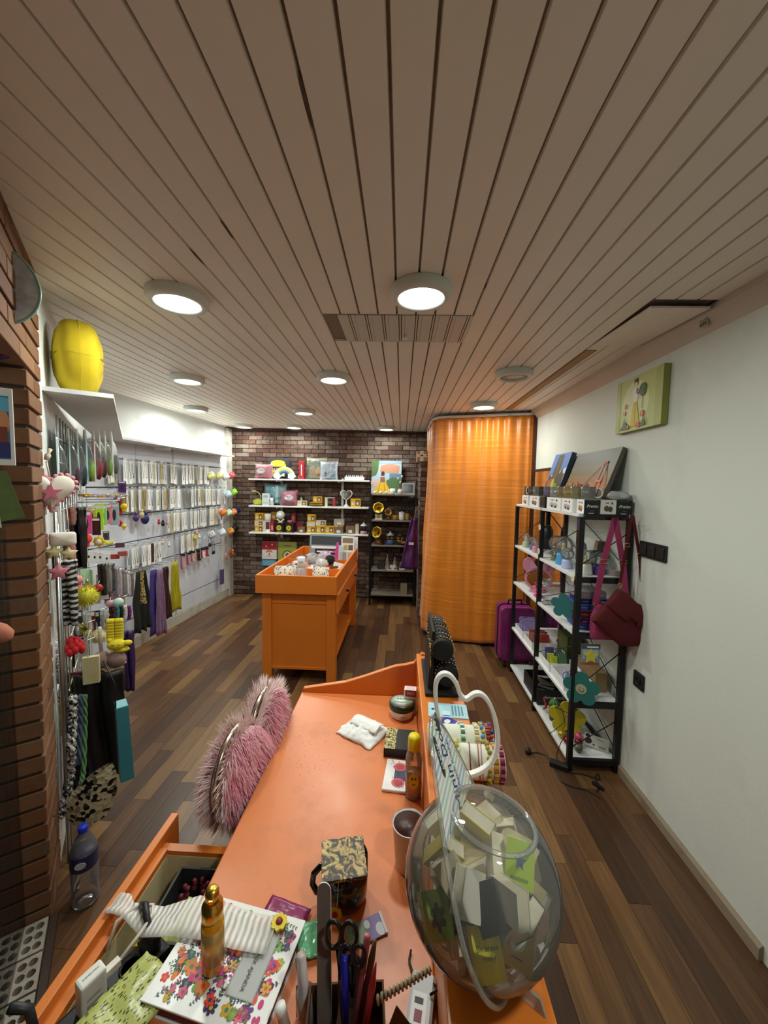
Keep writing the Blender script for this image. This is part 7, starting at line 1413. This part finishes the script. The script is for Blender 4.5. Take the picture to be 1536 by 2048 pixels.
# flat packets seen edge-on, hanging high
for i, (px, Y, c, ec, lb) in enumerate([(113, 1.62, '#b9d0ca', '#2a1f2a', 'mint-edged hair accessory pack nearest the brick pier'), (137, 1.72, '#bfd6d0', '#3a2030', 'mint-edged pack with dark purple hair, second from the pier'), (153, 1.8, '#c3d8d2', '#23303a', 'mint-edged pack with blue-black hair, third from the pier'), (169, 1.88, '#a9cbd0', '#6a9a2a', 'slanted pale blue pack with a lime puff'), (186, 1.98, '#d0b8b4', '#8a1f2a', 'pack with a red strip in the upper row'), (197, 2.08, '#cfd3c6', '#4a2a26', 'pack with brown hair in the upper row'), (209, 2.2, '#c9d0bc', '#7a9a3a', 'green-backed pack with a doll charm in the upper row'), (222, 2.32, '#dfe3e3', '#6a6a6a', 'clear pack farthest from the pier in the upper row')]):
    q = nz(px, 880, Y); t = thing('accessory_pack', lb, 'packet', q, SR+random.uniform(-.05, .05)+.12, 'packs hanging in the upper row'); h = .22+.02*(i < 3)
    MB().box(-.075, .06, -.003, .003, -h, 0).build('card', mat(c, .35), t); MB().prism([(-.075, 0), (.06, 0), (.02, .05), (-.035, .05)], -.003, .003).build('header', mat('#e3eae6', .35), t)
    MB().sph((0, -.02, -h*.68), (.045, .018, .06), 12, k=8).build('contents', mat(ec, .8, 0, .5, 50), t)
    def bag_(u, v): return ((u-.5)*.13, -.004-.03*math.sin(math.pi*u)*math.sin(math.pi*v)**.6, -h*(1-v)*.98)
    MB().grid(bag_, 10, 10).build('plastic', glass('#eef2f2', .1, .08), t)
for px, py, Y, ln in [(190, 880, 1.9, .16), (205, 900, 2.1, .16), (225, 903, 2.3, .14), (232, 912, 2.45, .14), (250, 995, 2.3, .2), (240, 1000, 2.2, .2), (190, 1010, 1.9, .22), (235, 1085, 2.3, .15), (245, 1090, 2.4, .15), (195, 1130, 1.9, .2), (190, 1240, 1.8, .22), (195, 1265, 1.85, .2), (190, 1275, 1.75, .2), (200, 1370, 1.72, .18), (215, 1215, 2.0, .2), (255, 1190, 2.4, .2), (258, 1215, 2.4, .2)]:
    q = nz(px, py, Y); ln = max(.02, min(ln, (q-CC).dot(ND)-.035)); o = MB().tube([q, q-ND*min(.04, ln*.5)+V((0, 0, -.01)), q-ND*ln+V((0, 0, -.012))], .0028, 6).build('prong', STEEL); o.parent = gp; o.matrix_parent_inverse = (MX.Translation(gp.location) @ MX.Rotation(SANG, 4, 'Z')).inverted()
# heart pouch mobile on the pier corner
t = thing('hanging_mobile', 'pink and white stuffed heart mobile with little stars on strings', 'ornament', nz(102, 985, 1.44), .75); t.scale = (1.0, 1.0, 1.0)
def pf(poly, th, k=10):
    b = MB(); n = len(poly); cx = sum(p[0] for p in poly)/n; cz = sum(p[1] for p in poly)/n
    for s in (-1, 1): b.grid(lambda u, v: (cx+(poly[int(u*n) % n][0]-cx)*math.sin(v*math.pi/2), s*th*math.cos(v*math.pi/2)**.8, cz+(poly[int(u*n) % n][1]-cz)*math.sin(v*math.pi/2)), n, k)
    return b
hm = pf(heart(0, 0, .075, 40), .026).build('heart', mat('#e3ddd0', .9, 0, .12, 40), t)
for i in range(30): pq = heart(0, 0, .078, 30)[i]; MB().sph((pq[0], 0, pq[1]), .009, 7, k=5).build('frill', mat('#d8949e', .9), hm)
MB().at((0, -.029, .0)).prism(star(0, 0, .04, .35), -.003, .003).build('star_patch', mat('#cf6f86', .8), hm)
MB().tube([(0, 0, .05), (-.01, 0, .12)], .003, 5).at((-.01, 0, .125), ry=.3).lathe([(.008, 0), (.01, .02), (.004, .03), (.008, .045), (0, .048)], 8).build('knob', mat('#d9cfb4', .7), t)
for i, x in enumerate((-.045, -.02, .02, .045)): MB().tube([(x, 0, -.06), (x*1.1, 0, -.16)], .0016, 5).build('string', mat('#e0d8c8', .7), t)
pf([(.03+a, -.185+b_) for a, b_ in rrect(.085, .055, .012, 4)], .016, 5).build('lace_cushion', mat('#e3dccf', .9, 0, .15, 60), t)
for x, z_, c, s in ((-.05, -.19, '#a8508f', .042), (.0, -.235, '#cfc48a', .034), (.045, -.245, '#d6cc9a', .034)): pf([(x+a, z_+b_) for a, b_ in star(0, 0, s, .5)], .012, 5).build('star', mat(c, .85), t)
MB().tube([(.01, 0, -.21), (.01, 0, -.29)], .0015, 5).build('string', WHITE, t); pf([(.012+a, -.315+b_) for a, b_ in star(0, 0, .04, .5)], .012, 5).build('star', mat('#d0808c', .85), t)
# long dangling goods
def drape(name, label, cat, px, py0, py1, Y, w_, m, rz=0, th=.012, fold=.01, taper=0, group=None):
    a, e = nz(px, py0, Y), nz(px, py1, Y); h = a.z-e.z
    o = MB().grid(lambda u, v: ((u-.5)*w_*(1-taper*v), fold*math.sin(u*12+v*3)+fold*.6*noise.noise(V((u*3, v*5, px))), h*v), 14, 18).build(name, m, loc=V((a.x, a.y, e.z)), rz=rz, solid=th); return tag(o, label, cat, group)
def zebra():
    m, N, L, b = nt('zebra'); tc = N.new('ShaderNodeTexCoord'); wv = N.new('ShaderNodeTexWave'); wv.bands_direction = 'Z'; wv.inputs['Scale'].default_value = 13; wv.inputs['Distortion'].default_value = 5; wv.inputs['Detail'].default_value = 2; wv.inputs['Detail Scale'].default_value = 1.6; L.new(tc.outputs['Object'], wv.inputs['Vector']); r = ramp(N, [(.52, '#121214'), (.62, '#b9b7b0')]); L.new(wv.outputs['Fac'], r.inputs[0]); L.new(r.outputs[0], b.inputs['Base Color']); b.inputs['Roughness'].default_value = .8; return m
def knit(c1, c2, s=95):
    m, N, L, b = nt('knit'); tc = N.new('ShaderNodeTexCoord'); v = N.new('ShaderNodeTexVoronoi'); v.inputs['Scale'].default_value = s; L.new(tc.outputs['Object'], v.inputs['Vector']); r = ramp(N, [(.3, c1), (.5, c2)]); L.new(v.outputs['Color'], r.inputs[0]); L.new(r.outputs[0], b.inputs['Base Color']); b.inputs['Roughness'].default_value = .9
    bp = N.new('ShaderNodeBump'); bp.inputs['Strength'].default_value = .8; bp.inputs['Distance'].default_value = .004; L.new(v.outputs['Distance'], bp.inputs['Height']); L.new(bp.outputs[0], b.inputs['Normal']); return m
drape('zebra_scarf', 'zebra-striped scarf hanging next to the heart mobile', 'scarf', 131, 1120, 1250, 1.53, .068, zebra(), .3)
drape('hair_bundle', 'black wig bundle hanging behind the pink star', 'wig', 116, 1070, 1145, 1.58, .06, mat('#0e0d0e', .6, 0, .3, 60), .3)
drape('leather_bag', 'black wrinkled leather pouch hanging in the second row', 'pouch', 153, 1015, 1135, 1.75, .06, mat('#141314', .35, 0, .3, 30), .5, fold=.016)
drape('pink_strap', 'long dusty pink strap with dark dots', 'strap', 139, 1070, 1160, 1.66, .028, mat('#a86a66', .8, 0, .3, 50), .4)
drape('brown_wig', 'reddish brown curly hairpiece hanging in the second row', 'wig', 141, 1015, 1050, 1.7, .03, mat('#8a5a50', .8, 0, .4, 80), .3)
for px, py0, py1, Y, w_, c, lb in [(172, 1022, 1068, 1.95, .05, '#d8588a', 'hot pink hair clip card in the second row'), (163, 1025, 1065, 1.9, .04, '#b98ac0', 'lilac hair clip card left of the hot pink one'), (182, 1015, 1045, 2.05, .05, '#b5bf3a', 'olive green card behind the hot pink one'), (197, 1008, 1060, 2.1, .045, '#b8e03a', 'neon green card in the second row'), (205, 1010, 1050, 2.15, .04, '#8fd08a', 'soft green card next to the neon one'), (215, 1008, 1048, 2.2, .045, '#e08aa4', 'pink card with white dots in the second row'), (228, 1005, 1050, 2.3, .05, '#9fb8c0', 'pale blue card with a panda in the second row'), (238, 990, 1030, 2.4, .03, '#b02a2a', 'red narrow card at the end of the second row'), (232, 985, 1000, 2.4, .03, '#5a9ad0', 'small blue card above the red one'), (192, 1035, 1070, 2.0, .04, '#3a2018', 'dark brown hair clip in the second row'), (244, 962, 985, 2.45, .045, '#5a2a7a', 'violet bell-shaped charm card'), (212, 1062, 1080, 2.1, .03, '#4a4a4c', 'black and steel clippers pack')]:
    a, e = nz(px, py0, Y), nz(px, py1, Y); carton('clip_card', lb, 'packet', V((a.x, a.y, e.z)), (w_, .006, a.z-e.z), c, f=[('#e6e4e0', R4(.1, .82, .9, .95)), ('#3a3030', EL(.5, .45, .2, .25))], rz=.35, group='small cards in the second row')
def plush(px, py, Y, s, c, c2, label, kind='ball'):
    q = nz(px, py, Y); t = thing('plush_keyring', label, 'plush toy', q, .35, 'plush keyrings')
    if kind == 'daisy': pf(flower(0, 0, s, 8, .25), s*.35, 5).build('petals', mat(c, .9), t); MB().sph((0, -s*.3, 0), (s*.5, s*.3, s*.5), 12, k=7).build('face', mat(c2, .9), t)
    elif kind == 'banana': MB().tube([(-s, 0, s*.3), (-s*.5, 0, -s*.25), (0, 0, -s*.4), (s*.5, 0, -s*.25), (s, 0, s*.3)], [s*.12, s*.34, s*.4, s*.34, s*.12], 10).build('body', mat(c, .8), t)
    else: MB().sph((0, 0, 0), s, 14, k=9).sph((0, 0, -s*1.15), (s*.6, s*.5, s*.6), 10, k=7).build('body', mat(c, .9), t); MB().sph((0, -s*.7, -.1*s), s*.35, 8, k=6).build('face', mat(c2, .9), t)
    MB().tube([(0, 0, s*.9), (0, 0, s*1.6)], .002, 5).build('chain', STEEL, t)
plush(173, 1078, 1.95, .025, '#e0402e', '#e86a50', 'red plush keyring on the third prong row'); plush(198, 1083, 2.05, .03, '#d8b41e', '#e6e0c8', 'yellow daisy plush keyring with a white face', 'daisy'); plush(218, 1084, 2.2, .024, '#dccf1e', '', 'yellow banana plush keyring', 'banana'); plush(248, 1013, 2.4, .02, '#e0c41e', '#d8a81e', 'yellow chick keyring at the right end'); plush(229, 1040, 2.35, .018, '#c9743a', '#e0a070', 'orange-brown bear keyring hanging beside the panda card'); plush(240, 1045, 2.4, .015, '#b0242e', '#e6e0e0', 'red and white mushroom keyring'); plush(248, 1052, 2.45, .015, '#d8c23a', '#e6dca0', 'small yellow keyring below the mushroom one')
for i, (px, py, Y, lb) in enumerate([(178, 1112, 2.0, 'white price-tagged card, first in the third row'), (190, 1113, 2.05, 'white price-tagged card, second in the third row'), (201, 1113, 2.1, 'white price-tagged card, third in the third row'), (214, 1115, 2.15, 'white price-tagged card, fourth in the third row')]):
    carton('earring_card', lb, 'jewelry card', nz(px, py+12, Y), (.035, .005, .06), '#e3e5e2', f=[('#2a2a2c', EL(.5, .5, .15, .12))], rz=.5, group='earring cards in the third row')
for px, py, c, lb in [(230, 1118, '#a83a34', 'dark red foil card in the third row'), (245, 1112, '#b04a44', 'red foil card right of the dark red one'), (240, 1095, '#5a3a4a', 'plum card at the end of the third row')]: carton('foil_card', lb, 'packet', nz(px, py, 2.35), (.05, .006, .03), c, rz=.5)
for px, py, rz_, c, lb in [(170, 1150, .7, '#b9e0b4', 'mint green tag folded open, left half'), (183, 1150, -.5, '#a5d8a0', 'mint green tag folded open, right half')]: carton('green_tag', lb, 'tag', nz(px, py+18, 1.85), (.035, .003, .075), c, rz=rz_)
for i in range(4): drape('dark_bag', 'dark glossy strip hanging in the middle of the grid, %s of four' % ('first', 'second', 'third', 'last')[i], 'strip', 203+6*i, 1128, 1190-3*i, 2.05+.06*i, .03, mat(['#2a2423', '#6a6a66', '#8a8a86', '#4a4644'][i], .3, .2, .2), .5, group='glossy strips on the grid')
for i, px in enumerate((232, 238, 244, 250, 256, 262)): drape('clear_strip', 'clear sequin strip hanging at the right of the grid', 'strip', px, 1135+i*2, 1192, 2.3+.05*i, .02, mat(['#a9a4a8', '#c3c3c4', '#8a7f86'][i % 3], .2, .3, .5, 90), .5, group='clear strips on the grid')
t = fluff('pompom_keyring', 'lemon yellow fluffy pompom keyring', '#cfc83e', .046, nz(174, 1212, 1.62), 'pompom'); MB().tube([(.0, 0, .095), (.005, 0, .12)], .006, 7).build('chain', STEEL, t)
for px, py, s, c, lb in [(196, 1176, .022, '#a8242a', 'red glossy keyring oval above the pompom'), (155, 1178, .028, '#c9287a', 'magenta puff beside the pompom'), (146, 1198, .03, '#e0643a', 'coral orange puff below the magenta one'), (152, 1160, .03, '#d8938c', 'salmon pink bow above the pompom'), (220, 1207, .022, '#c99aa4', 'pink pearl bauble right of the pompom'), (237, 1204, .026, '#bfe0dc', 'pale aqua bow right of the pompom')]:
    q = nz(px, py, 1.72 if px < 210 else 2.0); t = thing('hair_charm', lb, 'hair accessory', q, .4, 'hair charms on the grid'); MB().sph((0, 0, 0), (s, s*.6, s*.85), 12, k=8).build('charm', mat(c, .35), t); MB().tube([(0, 0, s*.7), (0, .02, s*1.4)], .0018, 5).build('loop', STEEL, t)
for i, (px, c, lb) in enumerate([(224, '#3a1a20', 'dark red hair band on the lower prong'), (232, '#2a6a6a', 'teal hair band on the lower prong'), (240, '#0f0f10', 'black hair band on the lower prong'), (248, '#c3bcc0', 'pale grey hair band on the lower prong'), (256, '#5a1f5a', 'plum hair band on the lower prong')]): drape('hair_band', lb, 'hair band', px, 1212, 1238, 2.1+.05*i, .022, mat(c, .6), .4, group='hair bands on the lower prong')
t = thing('tinsel_burst', 'green-gold tinsel burst on the lower grid', 'ornament', nz(170, 1258, 1.72)); b = MB(); random.seed(3)
for i in range(70):
    d_ = V((random.gauss(0, 1), random.gauss(0, .6), random.gauss(0, 1))).normalized(); b.tube([(0, 0, 0), d_*.035], [.0012, .0004], 4)
b.build('spikes', mat('#a8a01e', .25, .7), t)['kind'] = 'stuff'
t = thing('flower_pen', 'red feathery flower on a black stem', 'flower', nz(146, 1290, 1.6)); b = MB()
for i in range(26):
    a = i*2.4; r = .012+.028*(i/26)**.5; b.sph((r*math.cos(a), r*math.sin(a)*.7, .02-.05*(i/26)), (.016, .012, .02), 7, k=5)
b.build('petals', mat('#c21f28', .8, 0, .25, 50), t); MB().tube([(0, 0, -.02), (.0, 0, -.1)], .005, 6).build('stem', BLACK, t)
t = thing('silver_tinsel', 'silver tinsel garland hanging along the grid post', 'garland', nz(113, 1390, 1.55)); b = MB()
for i in range(420):
    zt = random.uniform(-.03, .25); d_ = V((random.gauss(0, 1), random.gauss(0, 1), random.gauss(0, .6))).normalized(); p = V((.012*math.sin(zt*20), 0, zt)); s_ = d_.orthogonal().normalized()*.0018; b.add([p-s_, p+s_, p+d_*.035], [(0, 1, 2)])
b.build('strands', mat('#b9bec2', .2, .9, .3, 60), t)['kind'] = 'stuff'
tag(MB().tube([nz(108+6*math.cos(a)*1.6+6, 1375+28*math.sin(a), 1.56) for a in [2*math.pi*i/24 for i in range(24)]], .0035, 6, closed=True).build('bead_ring', mat('#8a1a1e', .3, 0, .4, 80)), 'red beaded ring hanging at the foot of the silver tinsel', 'bracelet')
# yellow corduroy slipper with bear, taupe bag, cream tag
t = thing('plush_slippers', 'yellow plush slipper pair with a bear face', 'slippers', nz(236, 1280, 1.75), .35); YM = mat('#d8c82e', .95, 0, .15, 50)
for k in (0, 1):
    s_ = MB()
    for j in range(7): s_.at((-.028+.034*k, 0, .01+.014*j), ry=math.pi/2).lathe([(0, -.016), (.012, -.016), (.014, -.01), (.014, .01), (.012, .016), (0, .016)], 10)
    s_.build('leg', YM, t)
hd = MB().sph((.0, -.02, -.015), (.04, .03, .026), 14, k=9).build('head', YM, t); MB().sph((-.028, -.02, .008), .012, 9, k=6).build('ear', YM, hd); MB().sph((.045, -.02, -.01), (.022, .016, .013), 9, k=6).build('paw', YM, hd); MB().sph((.02, -.02, -.04), (.036, .02, .014), 9, k=6).build('paw', YM, hd)
MB().at((0, -.05, -.012)).tube([(-.015, 0, .008), (-.008, 0, .004), (0, 0, .006)], .0014, 5).tube([(.012, 0, .008), (.02, 0, .004), (.026, 0, .006)], .0014, 5).build('face', mat('#4a3a12', .6), hd)
t = thing('fluffy_bag', 'taupe fluffy heart-shaped bag hanging below the yellow slippers', 'bag', nz(218, 1318, 1.72), .3); TM = mat('#9a7d74', .95, 0, .3, 60)
MB().sph((-.03, 0, 0), (.04, .025, .042), 14, k=9).sph((.03, 0, -.005), (.045, .025, .04), 14, k=9).build('body', TM, t); MB().tube([(-.03, 0, .035), (-.035, 0, .12), (-.03, -.01, .16)], .008, 8).build('handle', mat('#cfc6b4', .7), t); MB().tube([(-.02, 0, -.04), (.03, 0, -.045), (.07, 0, -.02)], .006, 6).build('trim', mat('#d8ccc4', .6), t)
fluff('cream_puff', 'cream fluffy puff behind the taupe bag', '#cfc89a', .035, nz(198, 1275, 1.8)+V((0, 0, -.03)), 'pompom')
t = thing('cream_bag_tag', 'cream paper bag with a cord handle hanging on the grid', 'gift bag', nz(184, 1365, 1.6), .5); MB().prism([(-.03, 0), (.03, 0), (.03, .12), (-.03, .12)], -.012, .012).build('bag', mat('#c3b98e', .6), t); MB().tube([(-.01, 0, .12), (-.012, 0, .2), (0, 0, .24)], .003, 6).build('cord', mat('#d8d0b0', .7), t)
carton('maroon_wallet', 'maroon flat wallet hanging behind the cream bag', 'wallet', nz(150, 1365, 1.7), (.1, .012, .05), '#5a1f22', rz=.3)
drape('black_garment', 'long black clothes hanging in a dense bunch at the bottom of the grid', 'garment', 198, 1345, 1545, 1.66, .17, mat('#08080a', .5, 0, .3, 20), .35, .02, .018, -.1)
drape('black_garment', 'black garment bunch hanging farther back on the grid', 'garment', 165, 1345, 1590, 1.72, .12, mat('#0b0b0d', .6), .4, .02, .018)
drape('purple_drape', 'dark violet cloth hanging behind the yellow slippers', 'garment', 262, 1255, 1300, 2.0, .07, mat('#38175a', .6), .3, taper=-.6) if False else drape('purple_drape', 'dark violet cloth hanging behind the yellow slippers', 'garment', 256, 1262, 1380, 1.9, .045, mat('#30164a', .6), .3)
t = thing('teal_gift_bag', 'tall teal paper gift bag hanging at the end of the grid', 'gift bag', nz(252, 1552, 1.5), .75); TB = mat('#3f8a96', .5, 0, .08)
MB().prism([(-.022, .0), (.026, .0), (.012, .32), (-.03, .32)], -.035, .035).build('bag', TB, t); MB().tube([(-.03, -.02, .32), (-.03, -.01, .42), (-.06, .05, .5)], .003, 6).build('cord', BLACK, t); MB().box(-.028, .010, -.033, .033, .318, .323).build('inside', mat('#7fb6bc', .5), t)
tag(MB().tube([nz(120, 1370, 1.6), nz(122, 1420, 1.6), nz(120, 1455, 1.6), nz(113, 1480, 1.58)], [.03, .028, .022, .012], 10).build('yellow_sock', mat('#a89a1e', .8, 0, .2, 30)), 'mustard yellow stocking hanging by the grid post', 'stocking')
def braid(px, pts_, r, m, label):
    q = [nz(*p) for p in pts_]; t = thing('braided_strap', label, 'strap', (0, 0, 0), 0, 'braided straps')
    for k in range(3):
        out = []
        for i in range(len(q)-1):
            for j in range(8): u = i*8+j; out.append(q[i].lerp(q[i+1], j/8)+V((math.cos(u*.9+k*2.09)*r, math.sin(u*.9+k*2.09)*r*.7, 0)))
        MB().tube(out, r*.75, 6).build('strand', m, t)
braid(0, [(146, 1392, 1.52), (145, 1440, 1.52), (143, 1500, 1.5), (141, 1545, 1.5), (133, 1590, 1.48), (122, 1640, 1.46)], .012, knit('#16181f', '#cfcdc6', 120), 'black and white braided strap hanging lowest by the grid')
braid(0, [(161, 1390, 1.56), (160, 1450, 1.56), (157, 1540, 1.54)], .007, mat('#4a5a72', .8, 0, .3, 60), 'slate blue braided strap'); braid(0, [(169, 1390, 1.58), (170, 1450, 1.58), (167, 1545, 1.55), (160, 1580, 1.52)], .007, mat('#5f8a5a', .8, 0, .3, 60), 'green braided strap with a knotted end')
t = thing('crochet_bag', 'black and cream crochet bag hanging at the bottom of the grid', 'bag', nz(178, 1640, 1.5), .4)
MB().grid(lambda u, v: ((u-.5)*.17*(.55+.6*math.sin(math.pi*(.1+.75*v)))+.02*v, -.03*math.sin(math.pi*u), .2*v*(.75+.45*u)), 20, 16).grid(lambda u, v: ((u-.5)*.17*(.55+.6*math.sin(math.pi*(.1+.75*v)))+.02*v, .03*math.sin(math.pi*u), .2*v*(.75+.45*u)), 20, 16).build('body', knit('#0d0d0e', '#d6d0aa', 60), t)
# water bottle on the floor
t = thing('water_bottle', 'clear plastic water bottle with a blue cap and navy label on the floor', 'bottle', (-1.195, 1.335, 0)); 
MB().lathe([(0, .012), (.02, .003), (.036, 0), (.043, .008), (.045, .02), (.042, .06), (.044, .1), (.044, .215), (.043, .225), (.024, .27), (.0135, .285), (.0135, .30), (0, .30)], 28).build('bottle', glass('#e6e8ea', .02, .12), t)
MB().lathe([(.0452, .155), (.0455, .16), (.0455, .21), (.0452, .215)], 28).build('label', mat('#2b2a4e', .4, 0, .3, 60), t); MB().at((.02, -.041, .185), rz=.45).prism(EL(0, 0, .018, .013), -.001, .001).build('logo', mat('#c3c6d0', .4), t); MB().lathe([(.0155, .288), (.016, .29), (.016, .308), (.014, .31), (0, .31)], 18).build('cap', mat('#1f36c4', .35), t)
# yellow cushion on the ledge
t = thing('yellow_cushion', 'round yellow cushion sitting on the ledge above the hanging goods', 'cushion', SW(.24, .105, 2.17), 0, None, (.0, .06, -.80))
def pill(s):
    def f(u, v): a = 2*math.pi*u; k = math.sin(v*math.pi/2); return (.155*k*math.cos(a), s*.09*math.cos(v*math.pi/2)**.6*(1+.09*noise.noise(V((a*3, v*5, s)))), .165*k*math.sin(a)+.004*noise.noise(V((a*4, v*4, 2))))
    return f
MB().grid(pill(-1), 40, 12).grid(pill(1), 40, 12).build('body', mat('#c4ab1a', .9, 0, .2, 14, bump=.8), t); MB().tube([(.151*math.cos(a), 0, .166*math.sin(a)) for a in [2*math.pi*i/40 for i in range(40)]], .003, 6, closed=True).build('seam', mat('#b8a518', .8), t)
# things stuck on the window jamb
def jp(px, py, o_): return onp(px, py, ND, CC-ND*o_)
JR = AN+math.pi
t = thing('ceramic_plate', 'mottled ceramic plate with a green rim hanging beside the window', 'plate', nz(-14, 568, 1.12), .75); MB().at(rx=math.pi/2).lathe([(0, 0), (.06, 0), (.1, .012), (.104, .016), (.1, .018), (.06, .006), (0, .006)], 30, sy=1.1).build('plate', mat('#b9bdc0', .3, 0, .6, 40), t); MB().at(rx=math.pi/2).tube([(.104*math.cos(a), .114*math.sin(a), .016) for a in [2*math.pi*i/36 for i in range(36)]], .004, 6, closed=True).build('rim', mat('#7fae9a', .3), t)
t = thing('evil_eye_bead', 'dark blue glass eye bead hanging below the plate', 'ornament', nz(-6, 684, 1.15), .75); MB().sph((0, 0, 0), (.045, .018, .052), 22, k=12).build('bead', mat('#10124a', .05, 0, 0, coat=.5), t); MB().at((0, -.017, 0)).prism(EL(0, 0, .024, .028, 18), -.003, .0).build('white_ring', mat('#c3cfe6', .15), t); MB().at((0, -.02, 0)).prism(EL(0, 0, .01, .012, 12), -.003, 0).build('pupil', BLACK, t)
e = carton('picture_print', 'white-bordered picture of people in blue hanging beside the window', 'picture', nz(-12, 930, 1.15), (.1, .006, .24), '#dcdcd6', f=[('#2f6a9a', R4(.08, .08, .9, .9)), ('#c98a62', EL(.7, .55, .2, .2)), ('#7a3a2a', R4(.55, .3, .85, .5)), ('#2a2f6a', R4(.1, .1, .9, .3)), ('#5fb0cf', R4(.1, .7, .9, .88))], rz=.7)
t = thing('cloth_pennant', 'white and green cloth pennants hanging under the picture', 'pennant', nz(8, 1055, 1.16), .75)
MB().prism([(-.06, .01), (-.005, .0), (-.02, .18), (-.05, .18)], -.004, .0).build('white_panel', mat('#c9c8ba', .8), t); MB().prism([(-.04, .012), (.05, .03), (.012, .18), (-.03, .18)], .001, .004).build('green_panel', mat('#5a6e3a', .8, 0, .4, 30), t)
# ------------------------------------------------------------------ fuller grid rack
random.seed(90)
for i in range(16):
    px = 122+i*8.5; Y = 1.62+.055*i; cl = ['#c9b8c0', '#a8b4b0', '#d8d4cc', '#8a5a62', '#6a7a8a', '#c98a9a', '#b9a86a', '#e0dcd8'][i % 8]
    a, e = nz(px, 1150, Y), nz(px, 1188+10*(i % 3), Y)
    n_ = (a-CC).dot(ND)
    if n_ < .05: continue
    t = carton('hair_tie_card', '%s hair tie card in the crowded middle of the grid' % ['pale pink', 'grey-green', 'ivory', 'dusty red', 'steel blue', 'rose', 'sand', 'white'][i % 8], 'packet', V((a.x, a.y, e.z)), (.045, .005, a.z-e.z), cl, f=[('#3a3236', EL(.5, .4, .25, .2)), ('#efefec', R4(.1, .8, .9, .95)), ('#8a7a80', EL(.5, .62, .2, .08))], rz=.4+.2*math.sin(i), group='hair tie cards on the grid')
for i in range(12):
    px = 128+i*9; Y = 1.66+.06*i; a, e = nz(px, 1222, Y), nz(px, 1262+6*(i % 4), Y)
    if (a-CC).dot(ND) < .05: continue
    carton('bead_pack', '%s bead pack hanging low on the grid' % ['silver', 'pearl', 'garnet', 'black'][i % 4], 'packet', V((a.x, a.y, e.z)), (.04, .006, a.z-e.z), ['#a9adb0', '#cfc8bc', '#5a2028', '#232325'][i % 4], f=[('#e6e6e2', R4(.1, .82, .9, .96)), ('#8a8a8c', EL(.5, .4, .28, .25)), ('#d8d8d6', EL(.5, .4, .12, .1))], rz=.45, group='bead packs on the grid')
for i in range(9):
    px = 170+i*9.5; Y = 1.95+.06*i; q = nz(px, 992+2*(i % 2), Y); t = thing('bangle_set', 'thin %s bangle set lying on the prongs' % ['gold', 'silver', 'lilac'][i % 3], 'bangles', q, .5, 'bangle sets on the prongs')
    for k in range(3): MB().at((0, 0, .004*k)).tube([(.03*math.cos(a), .03*math.sin(a), 0) for a in [2*math.pi*j/18 for j in range(18)]], .002, 5, closed=True).build('bangle', [GOLD, STEEL, mat('#b9aecf', .3, .5)][i % 3], t)
tag(MB().tube([nz(-26, 1262, 1.0), nz(-2, 1266, 1.0), nz(14, 1272, 1.0), nz(22, 1277, 1.0)], [.03, .027, .02, .006], 14).build('plush_tip', mat('#b5705a', .9, 0, .25, 60)), 'tan rounded plush tip poking in at the window', 'ornament')
# ceiling stains
for px, py, s in ((612, 205, 1.0), (455, 465, .7), (400, 520, .8), (985, 570, .4)):
    q = onz(px, py, CEIL(0)-.001); b = MB(); random.seed(int(px))
    pts = [(.004*s*(1+.5*noise.noise(V((math.cos(a)*2, math.sin(a)*2, px))))*math.cos(a), .06*s*(1+.6*noise.noise(V((math.cos(a)*2, math.sin(a)*2, px+3))))*math.sin(a)) for a in [2*math.pi*i/22 for i in range(22)]]
    o = b.add([(x, y, 0) for x, y in pts]+[(x, y, -.0008) for x, y in pts], [list(range(22)), [22+i for i in range(22)][::-1]]+[(i, i+22, (i+1) % 22+22, (i+1) % 22) for i in range(22)]).build('mould_stain', mat('#5d5245', .95, 0, .6, 90), ceiling); xg = round((q.x-G0)/PITCH)*PITCH+G0; o.location = (xg, q.y, CEIL(xg)-.0002)
